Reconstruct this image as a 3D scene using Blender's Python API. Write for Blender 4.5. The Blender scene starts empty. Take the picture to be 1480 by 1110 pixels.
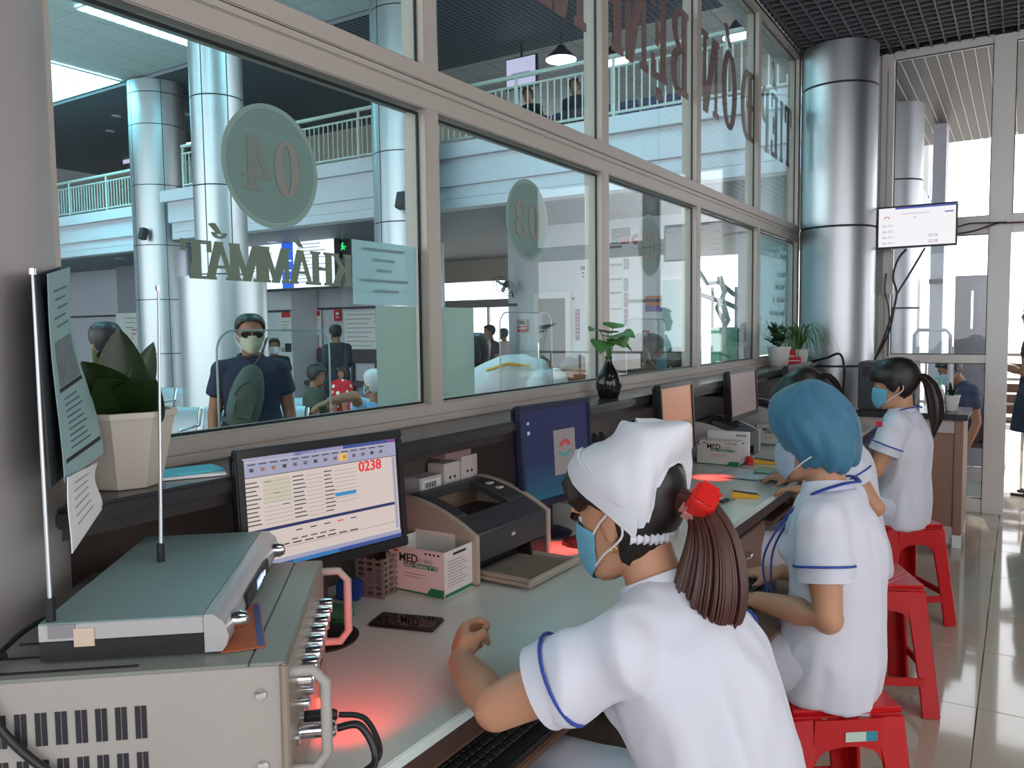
import bpy, bmesh, math, random
from mathutils import Vector, Matrix, noise
R = math.radians
V = Vector
sc = bpy.context.scene
col = sc.collection
random.seed(7)

# ------------------------------------------------------------------ camera
CAM = V((0.0, 0.0, 1.40))
FOC = 1162.287
YAW, PIT, ROL = R(32.33881), R(3.92840), R(-0.70132)
_f = V((-math.sin(YAW) * math.cos(PIT), math.cos(YAW) * math.cos(PIT), -math.sin(PIT)))
_r0 = V((math.cos(YAW), math.sin(YAW), 0))
_u0 = _r0.cross(_f)
C_R = math.cos(ROL) * _r0 + math.sin(ROL) * _u0
C_U = -math.sin(ROL) * _r0 + math.cos(ROL) * _u0
C_F = _f
cd = bpy.data.cameras.new('camera')
cd.sensor_fit = 'HORIZONTAL'
cd.sensor_width = 36.0
cd.lens = FOC * 36.0 / 1480.0
cd.clip_start = 0.05
cd.clip_end = 400
cam = bpy.data.objects.new('camera', cd)
col.objects.link(cam)
mw = Matrix((C_R, C_U, -C_F)).transposed().to_4x4()
mw.translation = CAM
cam.matrix_world = mw
sc.camera = cam

# ------------------------------------------------------------------ world, sun, exposure
wd = bpy.data.worlds.new('sky')
sc.world = wd
wd.use_nodes = True
bgn = wd.node_tree.nodes['Background']
bgn.inputs[0].default_value = (0.96, 0.97, 1.0, 1)
bgn.inputs[1].default_value = 2.9
sd = bpy.data.lights.new('sun', 'SUN')
sd.energy = 3.0
sd.angle = R(1.0)
sd.color = (1.0, 0.95, 0.88)
sun = bpy.data.objects.new('sun', sd)
col.objects.link(sun)
sun.rotation_euler = V((0.10, -0.78, -0.62)).to_track_quat('-Z', 'Y').to_euler()
vs = sc.view_settings
vs.view_transform = 'Standard'
vs.look = 'None'
vs.gamma = 1.0
vs.use_curve_mapping = False
vs.exposure = 0.0
sc.cycles.transparent_max_bounces = 24
sc.cycles.max_bounces = 8
sc.cycles.caustics_reflective = False
sc.cycles.caustics_refractive = False

# ------------------------------------------------------------------ pixel helpers (direction only; the plane gives the distance)
def ray(px, py):
    return C_R * ((px - 740) / FOC) - C_U * ((py - 555) / FOC) + C_F
def onx(px, py, x):
    d = ray(px, py); return CAM + d * ((x - CAM.x) / d.x)
def ony(px, py, y):
    d = ray(px, py); return CAM + d * ((y - CAM.y) / d.y)
def onz(px, py, z):
    d = ray(px, py); return CAM + d * ((z - CAM.z) / d.z)
def dep(px, py, t):
    return CAM + ray(px, py) * t
def proj(p):
    d = V(p) - CAM; return 740 + d.dot(C_R) / d.dot(C_F) * FOC, 555 - d.dot(C_U) / d.dot(C_F) * FOC

# ------------------------------------------------------------------ materials
def lin(c):
    return tuple((v / 12.92 if v <= .04045 else ((v + .055) / 1.055) ** 2.4) for v in c)
def srgb(r, g, b):
    return lin((r / 255, g / 255, b / 255))
MATS = {}
def mat(name, c, rough=.5, metal=0.0, var=.06, scale=8.0, bump=0.0, bscale=60.0, spec=.5, emit=0.0, alpha=1.0, coat=0.0, stretch=None, sheen=0.0):
    if name in MATS: return MATS[name]
    m = bpy.data.materials.new(name)
    m.use_nodes = True
    nt = m.node_tree; N = nt.nodes; L = nt.links
    p = N['Principled BSDF']
    p.inputs['Roughness'].default_value = rough
    p.inputs['Metallic'].default_value = metal
    p.inputs['Specular IOR Level'].default_value = spec
    p.inputs['Alpha'].default_value = alpha
    p.inputs['Coat Weight'].default_value = coat
    if sheen: p.inputs['Sheen Weight'].default_value = sheen
    tc = N.new('ShaderNodeTexCoord')
    mp = N.new('ShaderNodeMapping')
    L.new(tc.outputs['Object'], mp.inputs[0])
    if stretch: mp.inputs['Scale'].default_value = stretch
    nz = N.new('ShaderNodeTexNoise'); nz.inputs['Scale'].default_value = scale; nz.inputs['Detail'].default_value = 4
    L.new(mp.outputs[0], nz.inputs['Vector'])
    mx = N.new('ShaderNodeMix'); mx.data_type = 'RGBA'
    L.new(nz.outputs['Fac'], mx.inputs[0])
    mx.inputs[6].default_value = tuple(max(0, v * (1 - var)) for v in c) + (1,)
    mx.inputs[7].default_value = tuple(min(1, v * (1 + var)) for v in c) + (1,)
    L.new(mx.outputs[2], p.inputs['Base Color'])
    if bump:
        n2 = N.new('ShaderNodeTexNoise'); n2.inputs['Scale'].default_value = bscale; n2.inputs['Detail'].default_value = 3
        L.new(mp.outputs[0], n2.inputs['Vector'])
        b = N.new('ShaderNodeBump'); b.inputs['Strength'].default_value = bump; b.inputs['Distance'].default_value = .01
        L.new(n2.outputs['Fac'], b.inputs['Height']); L.new(b.outputs[0], p.inputs['Normal'])
    if emit:
        p.inputs['Emission Color'].default_value = tuple(c) + (1,)
        p.inputs['Emission Strength'].default_value = emit
    MATS[name] = m
    return m
def glassmat(name, tint=(.90, .962, .962), ior=1.45, rough=0.0, haze=0.0, hazecol=(.8, .85, .83)):
    if name in MATS: return MATS[name]
    m = bpy.data.materials.new(name); m.use_nodes = True
    nt = m.node_tree; N = nt.nodes; L = nt.links
    N.remove(N['Principled BSDF'])
    out = N['Material Output']
    tr = N.new('ShaderNodeBsdfTransparent'); tr.inputs[0].default_value = tint + (1,)
    gl = N.new('ShaderNodeBsdfGlossy'); gl.inputs['Roughness'].default_value = rough
    f0 = ((ior - 1) / (ior + 1)) ** 2
    lw = N.new('ShaderNodeLayerWeight'); lw.inputs[0].default_value = .5
    pw = N.new('ShaderNodeMath'); pw.operation = 'POWER'; pw.inputs[1].default_value = 5; L.new(lw.outputs['Facing'], pw.inputs[0])
    fr = N.new('ShaderNodeMath'); fr.operation = 'MULTIPLY_ADD'; fr.inputs[1].default_value = 1 - f0; fr.inputs[2].default_value = f0
    L.new(pw.outputs[0], fr.inputs[0])
    mx = N.new('ShaderNodeMixShader')
    L.new(fr.outputs[0], mx.inputs[0]); L.new(tr.outputs[0], mx.inputs[1]); L.new(gl.outputs[0], mx.inputs[2])
    last = mx
    if haze:
        df = N.new('ShaderNodeBsdfDiffuse'); df.inputs[0].default_value = hazecol + (1,)
        tl = N.new('ShaderNodeBsdfTranslucent'); tl.inputs[0].default_value = hazecol + (1,)
        ad = N.new('ShaderNodeMixShader'); ad.inputs[0].default_value = .55
        L.new(df.outputs[0], ad.inputs[1]); L.new(tl.outputs[0], ad.inputs[2])
        m2 = N.new('ShaderNodeMixShader'); m2.inputs[0].default_value = haze
        L.new(mx.outputs[0], m2.inputs[1]); L.new(ad.outputs[0], m2.inputs[2]); last = m2
    L.new(last.outputs[0], out.inputs[0])
    MATS[name] = m
    return m
def emitmat(name, c, s):
    if name in MATS: return MATS[name]
    m = mat(name, (.015, .015, .017), var=0.0, rough=.3)
    p = m.node_tree.nodes['Principled BSDF']
    p.inputs['Emission Color'].default_value = tuple(c) + (1,)
    p.inputs['Emission Strength'].default_value = s
    return m

# ------------------------------------------------------------------ mesh builder
def frame(o, x, y, z=None):
    x = V(x).normalized(); y = V(y)
    if z is None: z = x.cross(y)
    z = V(z).normalized(); y = z.cross(x).normalized()
    M = Matrix((x, y, z)).transposed().to_4x4(); M.translation = V(o); return M
def T(x=0, y=0, z=0): return Matrix.Translation((x, y, z))
def RZ(a): return Matrix.Rotation(R(a), 4, 'Z')
def RX(a): return Matrix.Rotation(R(a), 4, 'X')
def RY(a): return Matrix.Rotation(R(a), 4, 'Y')
class MB:
    def __init__(s, M=None):
        s.v = []; s.f = []; s.M = M or Matrix.Identity(4)
    def add(s, vs_, fs):
        n = len(s.v)
        s.v += [tuple(s.M @ V(p)) for p in vs_]
        s.f += [tuple(i + n for i in f) for f in fs]
        return s
    def box(s, x0, x1, y0, y1, z0, z1, M=None):
        p = [(x, y, z) for z in (z0, z1) for y in (y0, y1) for x in (x0, x1)]
        if M is not None: p = [tuple(M @ V(q)) for q in p]
        return s.add(p, [(0, 2, 3, 1), (4, 5, 7, 6), (0, 1, 5, 4), (2, 6, 7, 3), (0, 4, 6, 2), (1, 3, 7, 5)])
    def quad(s, a, b, c, d): return s.add([a, b, c, d], [(0, 1, 2, 3)])
    def loft(s, rings, cap=True, closed=True, wrap=False):
        n = len(rings[0]); vs_ = [p for r in rings for p in r]; fs = []
        m = len(rings)
        for i in range(m if wrap else m - 1):
            j = (i + 1) % m
            for k in range(n if closed else n - 1):
                l = (k + 1) % n
                fs.append((i * n + k, i * n + l, j * n + l, j * n + k))
        if cap and not wrap:
            fs.append(tuple(range(n - 1, -1, -1))); fs.append(tuple((m - 1) * n + k for k in range(n)))
        return s.add(vs_, fs)
    def lathe(s, prof, n=24, c=(0, 0, 0), cap=True):
        rings = [[(c[0] + r * math.cos(2 * math.pi * k / n), c[1] + r * math.sin(2 * math.pi * k / n), c[2] + z) for k in range(n)] for r, z in prof]
        return s.loft(rings, cap)
    def cyl(s, a, b, r, n=12, r2=None): return s.tube([a, b], [r, r if r2 is None else r2], n)
    def tube(s, pts, r, n=8, closed=False, flat=None):
        pts = [V(p) for p in pts]; m = len(pts)
        if not isinstance(r, (list, tuple)): r = [r] * m
        rings = []; up = None
        for i, p in enumerate(pts):
            if closed: t = pts[(i + 1) % m] - pts[i - 1]
            else: t = pts[min(i + 1, m - 1)] - pts[max(i - 1, 0)]
            t.normalize()
            if up is None:
                up = V((0, 0, 1)) if abs(t.z) < .9 else V((1, 0, 0))
            u = (up - t * up.dot(t)).normalized(); w = t.cross(u); up = u
            fl = flat or 1.0
            rings.append([tuple(p + u * (r[i] * fl * math.cos(2 * math.pi * k / n)) + w * (r[i] * math.sin(2 * math.pi * k / n))) for k in range(n)])
        return s.loft(rings, True, True, closed)
    def prism(s, poly, t, M=None):
        n = len(poly)
        p = [(x, y, 0) for x, y in poly] + [(x, y, t) for x, y in poly]
        if M is not None: p = [tuple(M @ V(q)) for q in p]
        return s.add(p, [tuple(range(n - 1, -1, -1)), tuple(range(n, 2 * n))] + [(i, (i + 1) % n, (i + 1) % n + n, i + n) for i in range(n)])
    def sphere(s, c, r, n=12, m=8, M=None):
        if not isinstance(r, (list, tuple)): r = (r, r, r)
        vs_ = [(0, 0, -1)]; fs = []
        for i in range(1, m):
            a = math.pi * i / m - math.pi / 2
            for k in range(n):
                b = 2 * math.pi * k / n
                vs_.append((math.cos(a) * math.cos(b), math.cos(a) * math.sin(b), math.sin(a)))
        vs_.append((0, 0, 1))
        for k in range(n):
            l = (k + 1) % n
            fs.append((0, 1 + l, 1 + k)); fs.append((1 + (m - 2) * n + k, 1 + (m - 2) * n + l, len(vs_) - 1))
            for i in range(m - 2): fs.append((1 + i * n + k, 1 + i * n + l, 1 + (i + 1) * n + l, 1 + (i + 1) * n + k))
        c = V(c)
        q = []
        for p in vs_:
            e = V((p[0] * r[0], p[1] * r[1], p[2] * r[2]))
            if M is not None: e = M @ e
            q.append(tuple(c + e))
        return s.add(q, fs)
    def grid(s, fn, nu, nv, wrapu=False):
        vs_ = [tuple(fn(i / (nu if wrapu else nu - 1), j / (nv - 1))) for j in range(nv) for i in range(nu)]
        fs = []
        for j in range(nv - 1):
            for i in range(nu if wrapu else nu - 1):
                k = (i + 1) % nu
                fs.append((j * nu + i, j * nu + k, (j + 1) * nu + k, (j + 1) * nu + i))
        return s.add(vs_, fs)
    def mesh(s, name, bevel=0, segs=2, smooth=40, thick=0, subd=0):
        me = bpy.data.meshes.new(name)
        me.from_pydata(s.v, [], s.f); me.update()
        bm = bmesh.new(); bm.from_mesh(me)
        bmesh.ops.recalc_face_normals(bm, faces=bm.faces)
        if thick:
            bmesh.ops.solidify(bm, geom=bm.faces[:], thickness=thick)
            bmesh.ops.recalc_face_normals(bm, faces=bm.faces)
        if bevel:
            ed = [e for e in bm.edges if len(e.link_faces) == 2 and e.calc_face_angle(0) > .5]
            bmesh.ops.bevel(bm, geom=ed, offset=bevel, segments=segs, affect='EDGES', clamp_overlap=True)
        if subd:
            bmesh.ops.subdivide_edges(bm, edges=bm.edges[:], cuts=subd, use_grid_fill=True, smooth=0)
        bm.to_mesh(me); bm.free()
        if smooth:
            for p in me.polygons: p.use_smooth = True
            me.set_sharp_from_angle(angle=R(smooth))
        return me
    def build(s, name, m, parent=None, **k):
        return link(name, s.mesh(name, **k), m, parent)
def link(name, me, m, parent=None):
    o = bpy.data.objects.new(name, me); col.objects.link(o)
    if m is not None and not me.materials: me.materials.append(m)
    if parent is not None: par(o, parent)
    return o
def wmat(o):
    return wmat(o.parent) @ o.matrix_parent_inverse @ o.matrix_basis if o.parent else o.matrix_basis.copy()
def par(o, p):
    o.parent = p; o.matrix_parent_inverse = wmat(p).inverted()
def tag(o, label=None, cat=None, group=None, kind=None):
    if label: o['label'] = label
    if cat: o['category'] = cat
    if group: o['group'] = group
    if kind: o['kind'] = kind
    return o
def thing(name, label, cat, loc=(0, 0, 0), group=None):
    o = bpy.data.objects.new(name, None); col.objects.link(o); o.location = loc; o.empty_display_size = .05
    return tag(o, label, cat, group)
def struct(o): o['kind'] = 'structure'; return o
def sroot(name, loc=(0, 0, 0)):
    o = bpy.data.objects.new(name, None); col.objects.link(o); o.location = loc; o['kind'] = 'structure'; return o
CH = {}
def copy_tree(o, M=None, label=None, parent=None):
    c = o.copy(); col.objects.link(c)
    if parent is not None: c.parent = parent
    for ch in list(o.children): copy_tree(ch, None, None, c)
    if M is not None: c.matrix_basis = M
    if label: c['label'] = label
    return c
def inst(name, me, M, parent=None):
    o = bpy.data.objects.new(name, me); col.objects.link(o); o.matrix_basis = M
    if parent is not None: par(o, parent)
    return o
def textmesh(s, size, extrude=.0005, bold=0.0, align='CENTER', spacing=1.0, shear=0):
    c = bpy.data.curves.new('lettering', 'FONT'); c.body = s; c.size = size; c.extrude = extrude; c.offset = bold
    c.align_x = align; c.align_y = 'CENTER'; c.space_character = spacing; c.shear = shear; c.resolution_u = 3
    o = bpy.data.objects.new('lettering', c); col.objects.link(o)
    bpy.context.view_layer.update()
    me = bpy.data.meshes.new_from_object(o.evaluated_get(bpy.context.evaluated_depsgraph_get()))
    bpy.data.objects.remove(o); bpy.data.curves.remove(c)
    me.materials.clear()
    return me
def text(s, size, M, m, parent=None, name='lettering', **k):
    me = textmesh(s, size, **k)
    me.transform(M)
    if M.determinant() < 0: me.flip_normals()
    return link(name, me, m, parent)

# shared materials
M_alu = mat('aluminium_frame', srgb(178, 170, 162), rough=.45, metal=.15, var=.03)
M_aluw = mat('aluminium_white', srgb(225, 220, 217), rough=.4, metal=.1, var=.03)
M_gasket = mat('black_gasket', (.01, .012, .014), rough=.5)
M_glass = glassmat('window_glass', ior=1.36)
M_glass2 = glassmat('partition_glass', (.95, .96, .97))
M_acr = glassmat('acrylic', (.95, .97, .97), ior=1.25)
M_granite = mat('dark_granite', srgb(52, 50, 52), rough=.22, var=.25, scale=90)
M_steel = mat('brushed_steel', srgb(196, 200, 204), rough=.38, metal=1.0, var=.05, scale=3, stretch=(1, 1, 40))
M_steelm = mat('matt_steel', srgb(190, 184, 182), rough=.55, metal=.75, var=.04, scale=3)
M_seam = mat('dark_seam', (.02, .022, .025), rough=.6)
M_white = mat('white_paint', srgb(226, 226, 232), rough=.6, var=.03)
M_lilac = mat('lilac_wall', srgb(206, 204, 214), rough=.5, var=.03)
M_black = mat('black_plastic', (.012, .012, .014), rough=.35)
M_dgrey = mat('dark_grey_plastic', srgb(58, 60, 64), rough=.45)
M_chrome = mat('chrome', (.8, .8, .82), rough=.15, metal=1.0, var=.02)
M_paper = mat('white_paper', srgb(232, 232, 230), rough=.8, var=.03)
M_ink = mat('black_ink', (.02, .02, .025), rough=.7)
M_red = mat('red_print', srgb(200, 30, 40), rough=.6)
# ================================================================== STRUCTURE: the office
CEIL = 3.43
YE = 6.80          # end wall
XW = -1.45         # front face of the window frame
XG = -1.487        # glass plane
HF = -0.18         # hall floor
# --- floor of glossy tiles
M_tile = mat('glossy_beige_tile', srgb(188, 176, 160), rough=.08, var=.05, scale=2.5, coat=.3)
M_grout = mat('tile_joint', srgb(104, 96, 88), rough=.8)
fl = struct(MB().box(-1.62, 4.2, -3.2, 13.0, -.2, -.004).build('floor', M_grout, smooth=0))
tm = MB().box(-.2985, .2985, -.2985, .2985, -.004, 0.0).mesh('tile', bevel=.0012, segs=1)
tm.materials.append(M_tile)
for i in range(9):
    for j in range(23):
        inst('tile', tm, T(-1.0 + .6 * i, -1.2 + .6 * j, 0), fl)
# --- ceiling: open cell grid under a dark plenum
M_cell = mat('dark_grey_cell_grid', srgb(92, 92, 98), rough=.5)
M_plenum = mat('dark_plenum', srgb(34, 34, 38), rough=.9)
ce = struct(MB().box(-1.6, 4.2, -3.2, YE + .1, CEIL + .16, CEIL + .3).build('ceiling', M_plenum, smooth=0))
bx = MB().box(0, 5.65, -.005, .005, 0, .05).mesh('grid_bar'); bx.materials.append(M_cell)
by = MB().box(-.005, .005, 0, YE + 3.0, 0, .05).mesh('grid_bar'); by.materials.append(M_cell)
for k in range(int((YE + 3.0) / .09)):
    inst('grid_bar', bx, T(-1.46, -3.0 + .09 * k, CEIL), ce)
for k in range(62):
    inst('grid_bar', by, T(-1.42 + .09 * k, -3.0, CEIL), ce)
# --- right and back walls of the office (out of view): window openings added to let daylight in, kept out of the glass reflections
wr = struct(MB().box(3.6, 3.75, -3.2, 2.6, 0, .5).box(3.6, 3.75, -3.2, 2.6, 3.25, CEIL + .16).box(3.6, 3.75, 2.6, YE, 0, CEIL + .16).build('wall_right', M_white, smooth=0))
for k in range(4):
    MB().box(3.62, 3.70, -3.2 + 1.9 * k, -3.1 + 1.9 * k, .5, 3.25).build('added_window_post', M_aluw, wr)
wb = struct(MB().box(-1.6, 3.75, -3.35, -3.2, 0, .5).box(-1.6, 3.75, -3.35, -3.2, 3.25, CEIL + .16).build('wall_back', M_white, smooth=0))
for k in range(4):
    MB().box(-1.6 + 1.7 * k, -1.5 + 1.7 * k, -3.33, -3.22, .5, 3.25).build('added_window_post', M_aluw, wb)
# --- wall under the window, ledge
wl = struct(MB().box(-1.62, -1.475, -3.2, 6.25, HF, 1.10).build('wall_left', mat('brown_panel', srgb(92, 80, 74), rough=.5, var=.12, scale=5), smooth=0))
MB().box(-1.64, -1.45, -3.2, YE, CEIL - .02, 6.3).build('upper_wall', M_white, wl)
MB().box(-1.64, -1.45, -3.2, .15, 1.1, CEIL).build('near_wall', M_white, wl)
# --- the glazed window: window_1 with rails, mullions, gaskets and ten panes
win = sroot('window_1', (XW, 3.6, 1.13))
Y0, Y1 = .26, 6.42
zs_low = (1.1855, 2.022); zs_up = (2.158, 3.375)
mulR = [.795, 1.911, 3.060, 4.185, 5.330, 6.42]
mulL = [y - .062 for y in mulR]
def rail(z0, z1, name='rail', x0=XW, x1=-1.535):
    MB().box(x1, x0, Y0, Y1, z0, z1).build(name, M_alu, win, bevel=.003)
rail(1.130, 1.150, x0=XW + .012)
rail(1.150, 1.1815)
rail(1.1815, 1.1855, 'sill_bead', x0=XW - .012)
rail(2.028, 2.0795); rail(2.0815, 2.1015, x0=XW - .002); rail(2.1035, 2.150)
rail(3.380, 3.428)
for a, b in zip(mulL, mulR):
    MB().box(-1.535, XW - .001, a, b, 1.17, 2.04).build('mullion', M_alu, win, bevel=.003)
    MB().box(-1.535, XW - .001, a, b, 2.14, 3.40).build('mullion', M_alu, win, bevel=.003)
edges = [(mulR[i], mulL[i + 1]) for i in range(5)]
for (a, b) in edges:
    for (z0, z1) in (zs_low, zs_up):
        MB().box(XG - .003, XG + .003, a - .005, b + .005, z0 - .005, z1 + .005).build('pane', M_glass, win, smooth=0)
        g = .007
        q = MB()
        q.box(XG + .0035, XG + .009, a, a + g, z0, z1).box(XG + .0035, XG + .009, b - g, b, z0, z1)
        q.box(XG + .0035, XG + .009, a + g, b - g, z0, z0 + g * .8).box(XG + .0035, XG + .009, a + g, b - g, z1 - g, z1)
        q.build('gasket', M_gasket, win, smooth=0)
# --- granite ledge
led = struct(MB().box(-1.62, -1.245, .10, 6.15, 1.098, 1.1298).build('trim_1', M_granite, bevel=.006))
MB().box(-1.475, -1.262, .10, 6.15, 1.076, 1.097).build('ledge_batten', mat('dark_wood', srgb(46, 38, 36), rough=.5), led)
# --- end wall: aluminium frame with glass (YE)
ew = sroot('wall_end', (-.5, YE, 0))
def eb(x0, x1, z0, z1, n='rail', y0=YE, y1=YE + .07): return MB().box(x0, x1, y0, y1, z0, z1).build(n, M_aluw, ew, bevel=.004)
eb(-.995, -.945, 0, CEIL, 'jamb'); eb(-.945, -.895, 0, CEIL, 'jamb', YE - .02); eb(-.893, -.853, 0, 3.30, 'jamb', YE - .045)
eb(-.895, -.862, 3.30, CEIL, 'jamb', YE - .01)
eb(-.215, -.078, 0, CEIL, 'post', YE - .02, YE + .08)
eb(-.86, -.215, 3.385, 3.445); eb(-.86, -.215, 2.045, 2.172); eb(-.86, -.215, 1.106, 1.168); eb(-.86, -.215, 0, .10)
eb(-.078, 3.6, 3.385, 3.445); eb(-.078, 3.6, 2.045, 2.172)
eb(1.05, 1.17, 0, CEIL, 'post'); MB().box(1.17, 3.6, YE + .005, YE + .06, 0, CEIL).build('solid_panel', M_lilac, ew, smooth=0)  # unseen; panel made solid to keep bright outdoors out of the glass reflections
for (x0, x1, z0, z1) in ((-.853, -.215, 2.172, 3.385), (-.853, -.215, 1.168, 2.045), (-.853, -.215, .10, 1.106), (-.078, 1.05, 2.172, 3.385)):
    MB().box(x0 - .004, x1 + .004, YE + .028, YE + .034, z0 - .004, z1 + .004).build('pane', M_glass2, ew, smooth=0)
    g = .006; q = MB()
    q.box(x0, x0 + g, YE + .02, YE + .0275, z0, z1).box(x1 - g, x1, YE + .02, YE + .0275, z0, z1)
    q.box(x0 + g, x1 - g, YE + .02, YE + .0275, z0, z0 + g).box(x0 + g, x1 - g, YE + .02, YE + .0275, z1 - g, z1)
    q.build('gasket', M_gasket, ew, smooth=0)
# --- steel clad columns
def column(name, x, y, r, z0, z1, rings, label, seams=(), cap=None, n=64, m=None):
    m = m or M_steel
    t = thing(name, label, 'column', (x, y, z0), 'steel clad columns')
    zz = [z0] + sorted(rings) + [z1]
    for a, b in zip(zz[:-1], zz[1:]):
        MB().lathe([(r, a + .008), (r, b - .008)], n, (x, y, 0)).build('cladding', m, t, smooth=30)
    for z in rings:
        MB().lathe([(r - .006, z - .012), (r - .006, z + .012)], n, (x, y, 0)).build('seam', M_seam, t, smooth=30)
    for a in seams:
        c, s_ = math.cos(R(a)), math.sin(R(a))
        MB(T(x, y, 0) @ RZ(a)).box(r - .004, r + .0015, -.006, .006, z0, z1).build('seam', M_seam, t)
    if cap:
        MB().lathe([(cap[0], cap[1]), (cap[0], cap[2])], n, (x, y, 0)).build('base_cladding', M_steel, t, smooth=30)
    return t
zr = [ony(1210, 118, 6.2).z, ony(1210, 326, 6.2).z]
dz = zr[0] - zr[1]
column('steel_column', -1.185, 6.46, .265, 0.001, CEIL, [zr[1] - dz, zr[1], zr[0]], 'brushed steel column between the window wall and the glazed end wall')
column('steel_column', -1.46, .465, .285, 0.001, CEIL, [.5], 'brushed steel column beside the big cream flower pot', n=96, m=M_steelm)

# --- beyond the end wall: covered terrace, its ceiling, a parapet and the bright outdoors
M_conc = mat('pale_concrete', srgb(205, 200, 192), rough=.8, var=.06)
tc_ = sroot('ceiling_terrace', (0, 9, CEIL))
M_strip = mat('terrace_slat', srgb(88, 84, 84), rough=.5)
M_strip2 = mat('terrace_strip', srgb(205, 196, 190), rough=.5)
MB().box(-1.6, 4.2, YE + .1, 10.6, CEIL + .06, CEIL + .2).build('soffit', mat('terrace_soffit', srgb(70, 66, 66), rough=.7), tc_, smooth=0)
me1 = MB().box(-.034, .034, YE + .11, 10.6, 0, .03).mesh('slat'); me1.materials.append(M_strip)
me2 = MB().box(-.006, .006, YE + .11, 10.6, 0, .012).mesh('strip'); me2.materials.append(M_strip2)
for k in range(54):
    inst('slat', me1, T(-1.5 + .085 * k, 0, CEIL + .03), tc_)
    inst('strip', me2, T(-1.4575 + .085 * k, 0, CEIL + .03), tc_)
struct(MB().box(-22, 14, 13.0, 60, -.6, -.25).build('ground', mat('outdoor_paving', srgb(214, 208, 198), rough=.9)))
column('steel_column', -1.05, 8.6, .23, 0.001, CEIL + .05, [1.55, 2.2, 2.75], 'steel column standing outside behind the wall-mounted screen')

# --- louvred fluorescent lamps set into the office ceiling (above the frame of the picture)
M_olamp = emitmat('office_tube_light', (1.0, .95, .90), 3.2)
for x, y, l_ in ((.35, .9, 'above the near end of the desk aisle'), (.35, 2.9, 'above the middle of the desk aisle'), (1.9, 1.9, 'above the open office floor')):
    t = thing('office_lamp', 'louvred fluorescent lamp in the cell ceiling ' + l_, 'ceiling lamp', (x, y, CEIL - .02), 'office ceiling lamps')
    MB().box(x - .30, x + .30, y - .60, y + .60, CEIL - .012, CEIL - .004).build('diffuser', M_olamp, t, smooth=0)
    q = MB().box(x - .32, x - .301, y - .62, y + .62, CEIL - .03, CEIL - .001).box(x + .301, x + .32, y - .62, y + .62, CEIL - .03, CEIL - .001)
    q.box(x - .30, x + .30, y - .62, y - .601, CEIL - .03, CEIL - .001).box(x - .30, x + .30, y + .601, y + .62, CEIL - .03, CEIL - .001)
    q.build('lamp_frame', M_aluw, t, smooth=0)
# ================================================================== STRUCTURE: the waiting hall behind the window
def gridmat(name, base, line, cell, w=.2, rough=.6, dirs=(0, 1)):
    if name in MATS: return MATS[name]
    m = bpy.data.materials.new(name); m.use_nodes = True
    nt = m.node_tree; N = nt.nodes; L = nt.links
    p = N['Principled BSDF']; p.inputs['Roughness'].default_value = rough
    tc = N.new('ShaderNodeTexCoord'); sp = N.new('ShaderNodeSeparateXYZ'); L.new(tc.outputs['Object'], sp.inputs[0])
    outs = []
    for ax in dirs:
        a = N.new('ShaderNodeMath'); a.operation = 'DIVIDE'; a.inputs[1].default_value = cell[ax] if isinstance(cell, (list, tuple)) else cell; L.new(sp.outputs[ax], a.inputs[0])
        b = N.new('ShaderNodeMath'); b.operation = 'FRACT'; L.new(a.outputs[0], b.inputs[0])
        c = N.new('ShaderNodeMath'); c.operation = 'LESS_THAN'; c.inputs[1].default_value = w; L.new(b.outputs[0], c.inputs[0])
        outs.append(c)
    mx0 = N.new('ShaderNodeMath'); mx0.operation = 'MAXIMUM'; L.new(outs[0].outputs[0], mx0.inputs[0]); L.new(outs[-1].outputs[0], mx0.inputs[1])
    mx = N.new('ShaderNodeMix'); mx.data_type = 'RGBA'; L.new(mx0.outputs[0], mx.inputs[0])
    mx.inputs[6].default_value = tuple(base) + (1,); mx.inputs[7].default_value = tuple(line) + (1,)
    L.new(mx.outputs[2], p.inputs['Base Color'])
    MATS[name] = m; return m
M_hgrid = gridmat('far_cell_grid', srgb(84, 92, 102), srgb(150, 158, 166), .10, .16)
M_hfloor = gridmat('hall_floor_tile', srgb(168, 160, 150), srgb(130, 124, 116), .6, .012, rough=.12)
struct(MB().box(-24, -1.62, -5, 20, HF - .12, HF).build('floor_hall', M_hfloor, smooth=0))
# tiled white ceiling over the atrium
M_ctile = mat('white_ceiling_tile', srgb(226, 238, 240), rough=.8, var=.02)
M_cbar = mat('ceiling_bar', srgb(150, 160, 164), rough=.6)
hc = struct(MB().box(-24, -1.6, -5, 9.6, 6.312, 6.45).build('ceiling_hall', M_cbar, smooth=0))
tmesh = MB().box(-.293, .293, -.293, .293, 0, .014).mesh('ceiling_tile', bevel=.003, segs=1); tmesh.materials.append(M_ctile)
for i in range(25):
    for j in range(12):
        inst('ceiling_tile', tmesh, T(-18.1 + .6 * i, 2.65 + .6 * j, 6.298), hc)
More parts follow.
